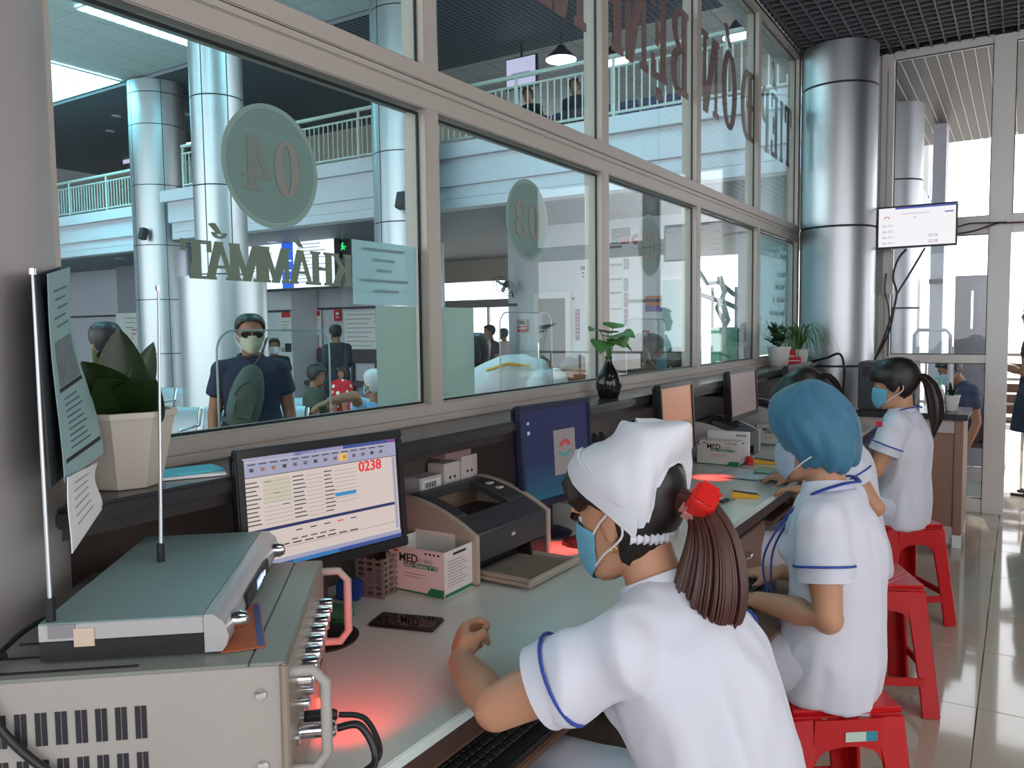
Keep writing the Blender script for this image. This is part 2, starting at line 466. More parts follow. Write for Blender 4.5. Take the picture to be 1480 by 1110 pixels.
# troffer lamps in the atrium ceiling
M_troff = emitmat('troffer_tube_light', (.30, .85, 1.0), 22.0)
def troffer(x, y, lx, ly, lab):
    t = thing('ceiling_troffer', lab, 'ceiling lamp', (x, y, 6.29), 'louvred troffers in the atrium ceiling')
    MB().box(x - lx / 2, x + lx / 2, y - ly / 2, y + ly / 2, 6.286, 6.292).build('diffuser', M_troff, t, smooth=0)
    q = MB()
    nx = max(2, int(lx / .15)); ny = max(2, int(ly / .15))
    for k in range(nx + 1): q.box(x - lx / 2 + lx * k / nx - .008, x - lx / 2 + lx * k / nx + .008, y - ly / 2, y + ly / 2, 6.25, 6.285)
    for k in range(ny + 1): q.box(x - lx / 2, x + lx / 2, y - ly / 2 + ly * k / ny - .008, y - ly / 2 + ly * k / ny + .008, 6.251, 6.284)
    q.build('louvre', M_aluw, t, smooth=0)
a = onz(140, 8, 6.29); b = onz(277, 58, 6.29)
troffer((a.x + b.x) / 2, (a.y + b.y) / 2, abs(b.x - a.x) * .30 + .5, abs(b.y - a.y) + .3, 'long louvred troffer lamp next to the nearer hall column')
a = onz(92, 116, 6.29); b = onz(145, 130, 6.29)
troffer(a.x - .6, 8.6, 3.0, 1.7, 'square louvred troffer lamp by the edge of the dark soffit')
for x, y, l_ in ((-6.0, 1.6, 'over the man in navy'), (-9.5, 1.6, 'over the first waiting bench'), (-13, 1.6, 'toward the far left of the atrium'), (-4.2, 6.4, 'beside the window wall')):  # extra lamps added out of view to brighten the hall
    troffer(x, y, 1.2, 2.4, 'added out-of-view louvred troffer lamp in the white tiled ceiling ' + l_)
# dark soffit of the upper floor and the upper rooms
us = struct(MB().box(-24, -1.7, 9.6, 12.4, 6.25, 6.44).build('ceiling_upper', M_hgrid, smooth=0))
MB().box(-24, -9.4, 12.4, 14.6, 6.25, 6.44).build('soffit', M_hgrid, us, smooth=0)
MB().box(-9.4, -1.7, 12.4, 19, 6.251, 6.44).build('white_soffit', gridmat('far_white_tile', srgb(222, 220, 216), srgb(176, 176, 174), .6, .04), us, smooth=0)
wu = struct(MB().box(-24, -9.4, 14.6, 14.8, 4.0, 6.4).build('wall_upper_back', mat('cream_upper_wall', srgb(196, 190, 172), rough=.7)))
MB().box(-9.4, -1.7, 18.8, 19, 4.0, 6.4).build('far_wall', mat('white_upper_wall', srgb(216, 216, 212), rough=.7), wu)
for x in (-21.0, -19.2, -17.4, -15.9): MB().box(x - .05, x + .05, 14.53, 14.6, 4.06, 6.25).build('wall_strip', M_dgrey, wu)
# balcony slab and stepped fascia
M_fas = mat('white_fascia', srgb(214, 216, 226), rough=.6, var=.03)
bal = struct(MB().box(-14.2, -1.7, 9.85, 20, 3.17, 4.05).build('wall_balcony', M_hgrid, smooth=0))
XL = ony(245, 300, 9.6).x
def fascia(x0, x1, y):
    MB().box(x0 - .12, x1, y - .12, y + .25, 3.86, 4.07).build('fascia_band', M_fas, bal, bevel=.006)
    MB().box(x0, x1, y - .04, y + .25, 3.475, 3.858).build('fascia_band', M_fas, bal, bevel=.006)
    MB().box(x0 + .05, x1, y + .0, y + .25, 3.30, 3.473).build('fascia_band', M_fas, bal, bevel=.004)
    MB().box(x0 + .05, x1, y + .0, y + .25, 3.165, 3.297).build('fascia_band', M_fas, bal, bevel=.004)
fascia(XL, -1.7, 9.6)
fascia(-24, XL + .1, 10.35)
MB().box(-24, -14.2, 10.6, 20, 3.17, 4.05).build('slab', M_hgrid, bal, smooth=0)
# railing
M_rail = mat('pale_green_rail', srgb(196, 208, 202), rough=.4)
bmesh_ = MB().cyl((0, 0, 0), (0, 0, .60), .011, 6).mesh('baluster'); bmesh_.materials.append(M_rail)
def railing(x0, x1, y, lab, step=.105):
    t = thing('balcony_railing', lab, 'railing', (x0, y, 4.07))
    for z, r in ((4.87, .032), (4.735, .018), (4.16, .018)):
        MB().cyl((x0, y, z), (x1, y, z), r, 8).build('handrail', M_rail, t)
    n = int((x1 - x0) / step)
    for k in range(n + 1):
        inst('baluster', bmesh_, T(x0 + k * step, y, 4.15), t)
        if k % 14 == 0: MB().cyl((x0 + k * step + .03, y, 4.0705), (x0 + k * step + .03, y, 4.88), .022, 8).build('railing_post', M_rail, t)
railing(XL + .35, -2.3, 9.66, 'pale railing along the nearer stretch of balcony with the pendant lamps')
railing(-21.5, XL - .35, 10.4, 'pale railing along the set-back stretch of balcony')
# hall columns
column('hall_column', -8.35, 6.55, .31, HF, 6.3, [.9, 2.1, 3.16, 4.21, 5.26], 'steel clad hall column with a wide drum base behind the man in navy', seams=(-70, -15), cap=(.515, HF, 2.07))
column('hall_column', -7.38, 8.95, .47, HF, 6.25, [.95, 1.9, 2.88, 3.83, 4.8, 5.75], 'thick steel clad hall column hidden partly by a window mullion', seams=(-100, -35))
column('hall_column', -14.5, 9.95, .52, HF, 6.25, [1.0, 2.05, 3.1, 4.25, 5.4, 6.0], 'thick steel clad hall column at the end of the set-back balcony', seams=(-95, -25))
# base drum details of the wide column
# ground floor walls of the hall
wa = struct(MB().box(-24, -9.95, 13.0, 13.2, HF, 3.17).build('wall_hall_back', M_lilac, smooth=0))
MB().box(-24, -9.95, 12.97, 12.999, 1.87, 1.92).build('wall_strip', M_dgrey, wa)
MB().box(-20.4, -18.5, 12.6, 12.99, HF, 3.17).build('wall_recess', mat('grey_panel', srgb(150, 150, 156), rough=.6), wa)
a = ony(387, 450, 12.2); b = ony(421, 450, 12.2)
MB().box(a.x, b.x, 12.2, 12.98, HF, 3.17).build('wall_pier', M_white, wa, bevel=.01)
MB().box(a.x, b.x, 12.17, 12.199, 1.82, 1.87).build('wall_strip', M_dgrey, wa)
XB0 = ony(735, 450, 12.2).x; XB1 = ony(998, 450, 12.2).x
wb2 = struct(MB().box(XB0, XB1, 12.2, 12.5, HF, 3.17).build('wall_hall_side', M_white, smooth=0))
MB().box(XB0 - .001, XB0 + 1.25, 12.17, 12.199, 1.80, 1.85).build('wall_strip', M_dgrey, wb2)
q = ony(935, 425, 12.17)
MB().box(q.x - .35, q.x + .35, 12.17, 12.199, 1.80, 1.85).build('wall_strip', M_dgrey, wb2)
MB().lathe([(.5, HF), (.5, 3.17)], 32, (XB0 + .42, 12.62, 0)).build('rounded_corner', M_white, wb2)
# far facade around the bright exit
fa = struct(MB().box(-16, XB0 + .6, 17.0, 17.2, 2.62, 3.17).build('wall_exit', mat('cream_lintel', srgb(190, 184, 168), rough=.7), smooth=0))
MB().box(-16, XB0 + .6, 16.95, 17.15, 1.95, 2.15).build('lintel_beam', mat('grey_beam', srgb(150, 150, 150), rough=.6), fa)
for px in (706, 640):
    c = ony(px, 460, 17.0); MB().box(c.x - .03, c.x + .03, 16.98, 17.06, HF, 1.95).build('door_post', M_aluw, fa)
MB().box(-24, -15.2, 17.0, 17.2, HF, 3.17).build('facade', M_lilac, fa, smooth=0)
struct(MB().box(-24, -1.7, 19.5, 19.6, 4.0, 6.4).build('wall_far_upper', M_white, smooth=0))
struct(MB().box(-24.2, -24, -5, 20, HF, 6.4).build('wall_hall_left', M_white, smooth=0))
wn = struct(MB().box(-24, -1.6, -5.2, -5, HF, .1).box(-24, -1.6, -5.2, -5, 6.1, 6.4).build('wall_hall_near', M_white, smooth=0))  # unseen wall, opened nearly full height to bring more daylight into the hall
for k in range(8): MB().box(-24 + 3.1 * k, -23.85 + 3.1 * k, -5.15, -5.05, .1, 6.1).build('added_window_post', M_aluw, wn)
# door in the side wall
dd = sroot('door_1', (ony(800, 500, 12.1).x, 12.15, HF))
def rect_px(x0, y0, x1, y1, Y):
    a = ony(x0, y0, Y); b = ony(x1, y1, Y); return a.x, b.x, b.z, a.z
x0, x1, z0, z1 = rect_px(772, 424, 826, 548, 12.15)
for (u0, u1, w0, w1) in ((x0, x0 + .10, HF, z1), (x1 - .10, x1, HF, z1), (x0 + .1, x1 - .1, z1 - .1, z1), (x0 + .1, x1 - .1, .55, .68), (x0 + .1, x1 - .1, HF, HF + .15)):
    MB().box(u0, u1, 12.12, 12.199, w0, w1).build('door_frame', M_aluw, dd, bevel=.006)
MB().box(x0 + .1, x1 - .1, 12.16, 12.17, HF + .1, z1 - .1).build('door_pane', mat('dark_door_glass', srgb(50, 60, 62), rough=.35, spec=.2), dd)
MB().box(x0 + .115, x0 + .135, 12.07, 12.10, .85, 1.15).build('door_handle', M_chrome, dd)
# ================================================================== DESK AND ITS THINGS
M_desk = mat('pale_desk_laminate', srgb(206, 218, 212), rough=.18, var=.04, scale=4)
M_wood = mat('brown_wood', srgb(116, 84, 66), rough=.45, var=.18, scale=4, stretch=(1, .15, 6))
M_woodd = mat('dark_brown_wood', srgb(70, 50, 42), rough=.5, var=.18, scale=4, stretch=(1, .15, 6))
DX = -.787; DZ = .75
desk = thing('reception_desk', 'long reception desk with pale green-grey top and brown wooden front under the window', 'desk', (-1.1, 3, 0))
_arc = [(-1.46 + .30 * math.cos(R(a)), .465 + .30 * math.sin(R(a))) for a in range(-90, 91, 10)]
MB().prism([(-1.474, -1.2), (DX, -1.2), (DX, 5.55), (-1.474, 5.55), (-1.474, .765)] + _arc[::-1] + [(-1.474, .165)], DZ - .728, T(0, 0, .728)).build('desk_top', M_desk, desk, bevel=.002, smooth=30)
MB().box(DX - .024, DX - .003, -1.2, 5.55, .690, .7278).build('edge_band', M_woodd, desk)
MB().box(-1.474, -1.45, .80, 5.55, .0, .7275).build('back_panel', M_woodd, desk)
def pedestal(y0, y1, n=3, handles=True):
    MB().box(-1.44, -.83, y0, y1, .03, .70).build('pedestal', M_wood, desk, bevel=.003)
    hh = (.66 - .05) / n
    for k in range(n):
        d = MB().box(-.829, -.812, y0 + .012, y1 - .012, .06 + k * hh, .06 + (k + 1) * hh - .012).build('drawer', M_wood, desk, bevel=.003)
        zc = .06 + (k + .62) * hh; yc = (y0 + y1) / 2
        MB().tube([(-.812, yc - .045, zc), (-.79, yc - .035, zc - .004), (-.786, yc, zc - .008), (-.79, yc + .035, zc - .004), (-.812, yc + .045, zc)], .004, 8).build('drawer_handle', M_chrome, d)
pedestal(2.50, 3.10); pedestal(3.55, 3.95); pedestal(4.55, 4.95)
for y in (1.46, 5.53):
    MB().box(-1.44, -.83, y, y + .02, .0, .70).build('side_panel', M_woodd, desk)
for (y0, y1, xf) in ((.55, 1.45, -.72), (1.62, 2.46, -.50), (3.15, 3.5, -.80), (4.0, 4.5, -.80)):
    MB().box(-1.15, xf, y0, y1, .620, .638).build('keyboard_tray', M_wood, desk, bevel=.003)
    for y in (y0, y1 - .012): MB().box(-1.15, -.83, y, y + .012, .6382, .70).build('tray_slide', M_dgrey, desk)
MB().box(-.8275, -.812, .46, 1.455, .665, .6899).build('apron', M_wood, desk)

# ---------------- lit screens: programs drawn as flat print on the glowing panel
def scr(name, c, s=1.0): return emitmat(name, c, s)
S_white = scr('screen_white', (.80, .68, .62), .78)
S_blue = scr('screen_titlebar', (.06, .12, .45), .6)
S_lav = scr('screen_toolbar', (.55, .55, .78), .6)
S_line = scr('screen_line', (.10, .10, .12), .5)
S_red = scr('screen_red', (.9, .03, .03), .8)
S_cyan = scr('screen_cyan', (.05, .35, .75), .7)
S_cream = scr('screen_field', (.86, .80, .62), .62)
S_orange = scr('screen_orange', (.55, .22, .10), .62)
def gradmat(name, c0, c1, axis, lo, hi, strength):
    m = bpy.data.materials.new(name); m.use_nodes = True
    nt = m.node_tree; N = nt.nodes; L = nt.links; p = N['Principled BSDF']
    tc = N.new('ShaderNodeTexCoord'); sp = N.new('ShaderNodeSeparateXYZ'); L.new(tc.outputs['Object'], sp.inputs[0])
    mr = N.new('ShaderNodeMapRange'); L.new(sp.outputs[axis], mr.inputs[0]); mr.inputs[1].default_value = lo; mr.inputs[2].default_value = hi
    mx = N.new('ShaderNodeMix'); mx.data_type = 'RGBA'; L.new(mr.outputs[0], mx.inputs[0])
    mx.inputs[6].default_value = c0 + (1,); mx.inputs[7].default_value = c1 + (1,)
    p.inputs['Base Color'].default_value = (.01, .01, .012, 1); p.inputs['Roughness'].default_value = .3
    L.new(mx.outputs[2], p.inputs['Emission Color']); p.inputs['Emission Strength'].default_value = strength
    MATS[name] = m; return m
S_dark = gradmat('screen_dark_blue', (.015, .13, .20), (.018, .025, .10), 2, .86, 1.0, .55)
S_teal = scr('screen_teal', (.02, .16, .22), .5)
S_grey = scr('screen_grey_pink', (.30, .22, .20), .5)
S_tv = scr('screen_tv_white', (.92, .90, .93), .95)
def flat(root, M, items, z=.0012):
    for it in items:
        x0, y0, x1, y1, m = it[:5]
        n = it[5] if len(it) > 5 else 'screen_graphic'
        MB(M).box(min(x0, x1), max(x0, x1), min(y0, y1), max(y0, y1), z, z + .0006).build(n, m, root, smooth=0)
def monitor(label, M, w, h, bezel=.018, screen=S_white, base_z=DZ, thick=.035, group='monitors on the reception desk', stand=True, bmat=None):
    """M: frame at the lower edge centre, x along the width (seen from the front), y up, z toward the viewer"""
    bmat = bmat or M_black
    o = M.translation
    t = thing('monitor', label, 'monitor', (o.x, o.y, base_z), group)
    bz = MB(M)
    bz.box(-w / 2, w / 2, 0, bezel * 1.25, -.012, .006).box(-w / 2, w / 2, h - bezel, h, -.012, .006)
    bz.box(-w / 2, -w / 2 + bezel, bezel * 1.25, h - bezel, -.012, .006).box(w / 2 - bezel, w / 2, bezel * 1.25, h - bezel, -.012, .006)
    bz.build('bezel', bmat, t, bevel=.003)
    MB(M).box(-w / 2 + .004, w / 2 - .004, .004, h - .004, -thick, -.0121).build('back_shell', bmat, t, bevel=.008)
    s = MB(M).box(-w / 2 + bezel, w / 2 - bezel, bezel * 1.25, h - bezel, -.0119, .0002).build('screen', screen, t, smooth=0)
    if stand:
        back = M @ V((0, .10, -thick - .012)); fz = M.to_3x3() @ V((0, 0, 1)); fz.z = 0; fz.normalize()
        c = V((back.x, back.y, 0)) - fz * .005
        MB().tube([(back.x, back.y, back.z + .03), (c.x, c.y, back.z - .02), (c.x, c.y, base_z + .012)], .017, 10, flat=1.5).build('stand_neck', bmat, t)
        MB(T(c.x, c.y, base_z)).lathe([(.083, .0005), (.085, .006), (.07, .012), (.02, .018)], 28).build('stand_base', bmat, t)
    return t, s
def face(p_left, p_right, up=(0, 0, 1), tilt=0, bottom=None):
    """frame whose x runs from p_left to p_right (as seen from the front)"""
    a, b = V(p_left), V(p_right); x = (b - a); x.z = 0; x.normalize()
    z = x.cross(V(up)).normalized()   # toward the viewer when left/right are seen from the front
    y = V(up)
    M = frame(((a + b) / 2), x, y, z)
    if tilt: M = M @ RX(tilt)
    return M
# monitor 1: registration program with the number 0238
A = dep(337, 657, 1.50); B = dep(578, 616, 1.79)
w1 = (B - A).length; h1 = .258
Mx = face((A.x, A.y, 0), (B.x, B.y, 0)); Mx.translation.z = (A.z + B.z) / 2 - h1
Mx = Mx @ T(0, h1, 0) @ RX(-4) @ T(0, -h1, 0)
mon1, s1 = monitor('black monitor showing a registration form with the red number 0238', Mx, w1, h1)
Ms = Mx @ T(-w1 / 2 + .018, .0225, .0002); W = w1 - .036; H = h1 - .0405
def fr(x0, y0, x1, y1): return (x0 * W, (1 - y0) * H, x1 * W, (1 - y1) * H)
it = [fr(0, 0, .62, .035) + (S_lav,), fr(.3, 0, 1, .035) + (S_blue,), fr(.94, .003, 1, .025) + (S_red,), fr(0, .04, 1, .17) + (S_lav,), fr(0, .17, 1, .176) + (S_line,)]
flat(s1, Ms, it)
it = []
rnd = random.Random(3)
for k in range(14): it.append(fr(.03 + .065 * k, .095, .03 + .065 * k + .022, .125) + ((S_orange if k in (1, 2) else S_grey if k % 3 else S_line),))
it.append(fr(.585, .075, .645, .145) + (scr('screen_button', (.95, .55, .15), .8),))
for k in range(14): it.append(fr(.02 + .065 * k, .055, .02 + .065 * k + .045, .066) + (S_line,))
for r_ in range(11):
    y = .215 + .037 * r_
    it.append(fr(.0, y, .06 + .03 * rnd.random(), y + .010) + (S_line,))
    it.append(fr(.10, y + .014, .27, y + .0165) + (S_grey,))
    if r_ < 6: it.append(fr(.10, y - .012, .265, y + .012) + (S_cream,))
    it.append(fr(.28, y, .33 + .03 * rnd.random(), y + .010) + (S_line,))
    it.append(fr(.365, y + .014, .47, y + .0165) + (S_grey,))
    it.append(fr(.48, y, .52 + .03 * rnd.random(), y + .010) + (S_line,))
    if r_ < 9: it.append(fr(.545, y + .014, .70, y + .0165) + (S_grey,))
for r_ in range(3):
    it.append(fr(.11 + .05 * r_, .225 + .11 * r_, .15 + .05 * r_, .232 + .11 * r_) + (S_line,))
it.append(fr(.545, .44, .69, .475) + (S_cyan,))
it.append(fr(0, .635, .965, .663) + (scr('screen_navy', (.03, .04, .18), .6),))
for k in range(5): it.append(fr(.28 + .09 * k, .70, .32 + .09 * k, .71) + ((S_red if k == 3 else S_line),))
for k in range(9): it.append(fr(.03 + .075 * k, .80 + .002 * k, .085 + .075 * k, .812 + .002 * k) + (S_line,))
for k in range(5): it.append(fr(.25 + .06 * k, .775, .29 + .06 * k, .785) + (S_line,))
it += [fr(0, .835, .96, .838) + (S_grey,), fr(.965, .18, .985, .90) + (S_lav,), fr(0, .925, 1, .962) + (S_lav,), fr(0, .963, 1, 1) + (S_blue,), fr(.25, .966, .55, .998) + (S_cyan,)]
flat(s1, Ms, it, .002)
text('0238', .030, Ms @ T(.80 * W, (1 - .235) * H, .0026), S_red, s1, bold=.0006)
# monitor 2: dark blue desktop with a pale logo card
M_navyb = mat('dark_blue_bezel', srgb(40, 42, 66), rough=.4)
def mon_edges(label, pl, xL, pr, xR, h, screen, tilt=-3, **k):
    A = onx(pl[0], pl[1], xL); B = onx(pr[0], pr[1], xR)
    w = math.hypot(A.x - B.x, A.y - B.y)
    M = face((A.x, A.y, 0), (B.x, B.y, 0)); M.translation.z = (A.z + B.z) / 2 - h
    M = M @ T(0, h, 0) @ RX(tilt) @ T(0, -h, 0)
    t, s = monitor(label, M, w, h, screen=screen, **k)
    return M, w, t, s
M2, w2, mon2, s2 = mon_edges('navy-rimmed monitor showing a dark blue desktop with a pale logo card', (747, 589), -1.243, (851, 572), -1.20, .315, S_dark, bmat=M_navyb)
Mc = M2 @ T(0, .0, .0006)
flat(s2, Mc, [(-.02, .085, .095, .225, scr('screen_card', (.42, .36, .36), .42)), (-.15, .255, -.14, .263, S_lav), (-.15, .225, -.138, .235, S_lav)], .0012)
lg = [(.0375 + .03 * math.cos(R(a)), .172 + .022 * math.sin(R(a))) for a in range(0, 181, 15)] + [(.0375 + .012 * math.cos(R(a)), .172 + .008 * math.sin(R(a))) for a in range(180, -1, -20)]
MB(Mc).prism(lg, .0006, T(0, 0, .002)).build('logo_arch', scr('screen_logo_red', (.6, .08, .08), .5), s2, smooth=0)
MB(Mc).prism([(.0, .160), (.03, .148), (.07, .158), (.075, .152), (.035, .138), (.002, .150)], .0006, T(0, 0, .002)).build('logo_swoosh', scr('screen_logo_teal', (.05, .35, .35), .5), s2, smooth=0)
M3, w3, mon3, s3 = mon_edges('black monitor with a plain orange-brown screen', (952, 557), -1.20, (1000, 549), -1.19, .31, S_orange)
flat(s3, M3, [(-w3 / 2 + .02, .03, w3 / 2 - .02, .15, scr('screen_orange_dark', (.40, .17, .09), .5))], .0012)
M4, w4, mon4, s4 = mon_edges('black monitor with a dull grey-pink screen behind the second printer', (1053, 536), -1.215, (1092, 531), -1.215, .25, S_grey, stand=False)
M5, w5, mon5, s5 = mon_edges('black monitor in the shade under the spider plant', (1138, 528), -1.17, (1172, 523), -1.16, .30, mat('screen_off', (.02, .02, .022), rough=.6))
_c = M4 @ V((0, .12, -.036)); MB().box(-1.474, _c.x + .004, _c.y - .03, _c.y + .03, _c.z - .015, _c.z + .015).build('wall_arm', M_black, mon4, bevel=.004)

# ---------------- laser printers
M_cream = mat('dusty_cream_plastic', srgb(168, 160, 146), rough=.5, var=.10, scale=14)
M_pale = mat('pale_grey_plastic', srgb(196, 194, 190), rough=.5)
def printer(name, label, M, mside, w=.37, d=.25, tray=True, hs=1.0):
    """local x across the front (0..w), y from front to back (0..d), z up"""
    o = M.translation.copy(); M = M @ Matrix.Diagonal((1, 1, hs, 1))
    t = thing(name, label, 'printer', (o.x, o.y, o.z), 'laser printers on the desk')
    prof = [(0, 0.004), (0, .128), (.012, .134)] + [(.012 + (d - .012) * k / 10, .134 + .076 * math.sin(math.pi / 2 * (k / 10)) ** .9) for k in range(1, 11)] + [(d, .004)]
    for x in (0, w - .018):
        Mp = M @ Matrix(((0, 0, 1, x), (1, 0, 0, 0), (0, 1, 0, 0), (0, 0, 0, 1)))
        MB().prism(prof, .018, Mp).build('side_panel', mside, t, bevel=.002)
    def zt(y): return .134 + .076 * max(0.0, math.sin(math.pi / 2 * max(0, (y - .012) / (d - .012)))) ** .9
    x0, x1 = .0185, w - .0185
    # front cover, paper mouth, chassis
    MB(M).box(x0, x1, .004, .03, .055, .128).build('front_cover', M_dgrey, t, bevel=.004)
    MB(M).box(x0, x1, .05, d - .004, .006, .13).build('chassis', M_black, t)
    MB(M).box(x0 + .25, x1, .006, .05, .006, .054).build('front_foot', M_black, t)
    # curved lid around the output bay
    q = MB(M)
    def strip(xa, xb, ya, yb, dz=-.004, n=8):
        rings = []
        for k in range(n + 1):
            y = ya + (yb - ya) * k / n; z = zt(y) + dz
            rings.append([(xa, y, z - .02), (xb, y, z - .02), (xb, y, z), (xa, y, z)])
        q.loft(rings)
    bx0, bx1, by0, by1 = x0 + .05, x1 - .085, .075, .215
    strip(x0, x1, .006, by0); strip(x0, x1, by1, d - .002); strip(x0, bx0, by0 + .0005, by1 - .0005); strip(bx1, x1, by0 + .0005, by1 - .0005)
    lid = q.build('lid', M_dgrey, t, bevel=.002, segs=1)
    MB(M).add([(bx0, by0, zt(by0) - .024), (bx1, by0, zt(by0) - .024), (bx1, by1, .135), (bx0, by1, .135)], [(0, 1, 2, 3)]).build('output_bay', M_black, t, thick=.003)
    for k in range(2): MB(M).box(bx1 + .03, bx1 + .055, .13 + .035 * k, .145 + .035 * k, zt(.14 + .035 * k) - .006, zt(.14 + .035 * k) - .001).build('button', M_pale, t, bevel=.001)
    MB(M).box(x0 + .15, x0 + .165, .0015, .0045, .095, .103).build('brand_mark', M_pale, t)
    if tray:
        tr = MB(M @ T(0, 0, .004)).box(x0 + .02, x1 - .05, -.135, .048, .004, .012).build('paper_tray', M_cream, t, bevel=.003)
        MB(M @ T(0, 0, .004)).box(x0 + .02, x1 - .05, -.135, -.125, .0125, .024).build('tray_lip', M_cream, tr, bevel=.003)
        for xx in (x0 + .03, x1 - .075): MB(M @ T(0, 0, .004)).box(xx, xx + .012, -.12, .04, .0125, .022).build('tray_guide', M_cream, tr, bevel=.002)
        MB(M @ T(0, 0, .004)).box(x0 + .05, x1 - .09, -.11, .045, .0125, .0150).build('dusty_paper', mat('dusty_paper', srgb(122, 116, 104), rough=.9, var=.2, scale=40), tr)
    return t
# local frame: x -> world y, y(front to back) -> world -x
def desk_frame(xf, y0, z=DZ, rot=0):
    return frame((xf, y0, z), (0, 1, 0), (-1, 0, 0)) @ RZ(rot)
printer('laser_printer', 'cream and black laser printer with a dusty open tray behind the open mask box', desk_frame(-1.145, 1.630, DZ, -1), M_cream)
printer('laser_printer', 'laser printer with pale arched sides behind the second closed mask box', desk_frame(-1.125, 3.80, DZ, 0), M_pale, tray=False, hs=.88)
printer('laser_printer', 'laser printer with pale arched sides farthest along the desk', desk_frame(-1.10, 4.58, DZ, 0), M_pale, tray=False)

# ---------------- barcode scanners: gun on a stand, throwing a red light on the desk
def scanner(label, loc, yaw, h=.17, energy=.0):
    t = thing('barcode_scanner', label, 'scanner', loc, 'barcode scanners')
    M = T(*loc) @ RZ(yaw)
    MB(M).lathe([(.055, .0005), (.056, .012), (.03, .02), (.014, .03), (.012, h * .55)], 24).build('stand', M_black, t)
    MB(M).tube([(-.02, 0, h * .5), (-.005, 0, h * .72), (.0, 0, h * .95)], [.016, .018, .02], 12).build('handle', M_black, t)
    hd = MB(M).tube([(-.055, 0, h + .03), (-.03, 0, h + .035), (.02, 0, h + .02), (.065, 0, h - .004), (.085, 0, h - .018)], [.012, .024, .027, .03, .027], 14, flat=.85).build('scanner_head', M_black, t)
    MB(M).box(.083, .089, -.02, .02, h - .032, h - .006, ).build('scan_window', mat('scan_window', (.25, .01, .01), rough=.1, emit=2.0), hd)
    return t, M
def red_spot(src, tgt, e, size=50, blend=.8):
    l = bpy.data.lights.new('red_beam', 'SPOT'); l.energy = e; l.color = (1, .04, .03); l.spot_size = R(size); l.spot_blend = blend; l.shadow_soft_size = .01
    o = bpy.data.objects.new('red_beam', l); col.objects.link(o); o.location = src
    o.rotation_euler = (V(tgt) - V(src)).to_track_quat('-Z', 'Y').to_euler(); return o
p = onz(800, 752, DZ)
sc1, Msc = scanner('black barcode scanner on a stand before the dark blue monitor', (-1.105, 2.125, DZ), 15, .15)
red_spot((-1.10, 2.06, .90), (-1.135, 2.050, DZ), 5.0, 62)
p = onz(1098, 640, DZ)
sc2, Msc = scanner('black barcode scanner on a stand beside the pale second printer', (-.99, 4.22, DZ), -10, .19)
red_spot(Msc @ V((.10, 0, .2)), onz(1130, 655, DZ), 3.0, 40)
p3 = onz(1025, 690, DZ)
red_spot((p3.x - .04, p3.y + .0, DZ + .13), (p3.x, p3.y, DZ), 7.0, 70, 1.0)

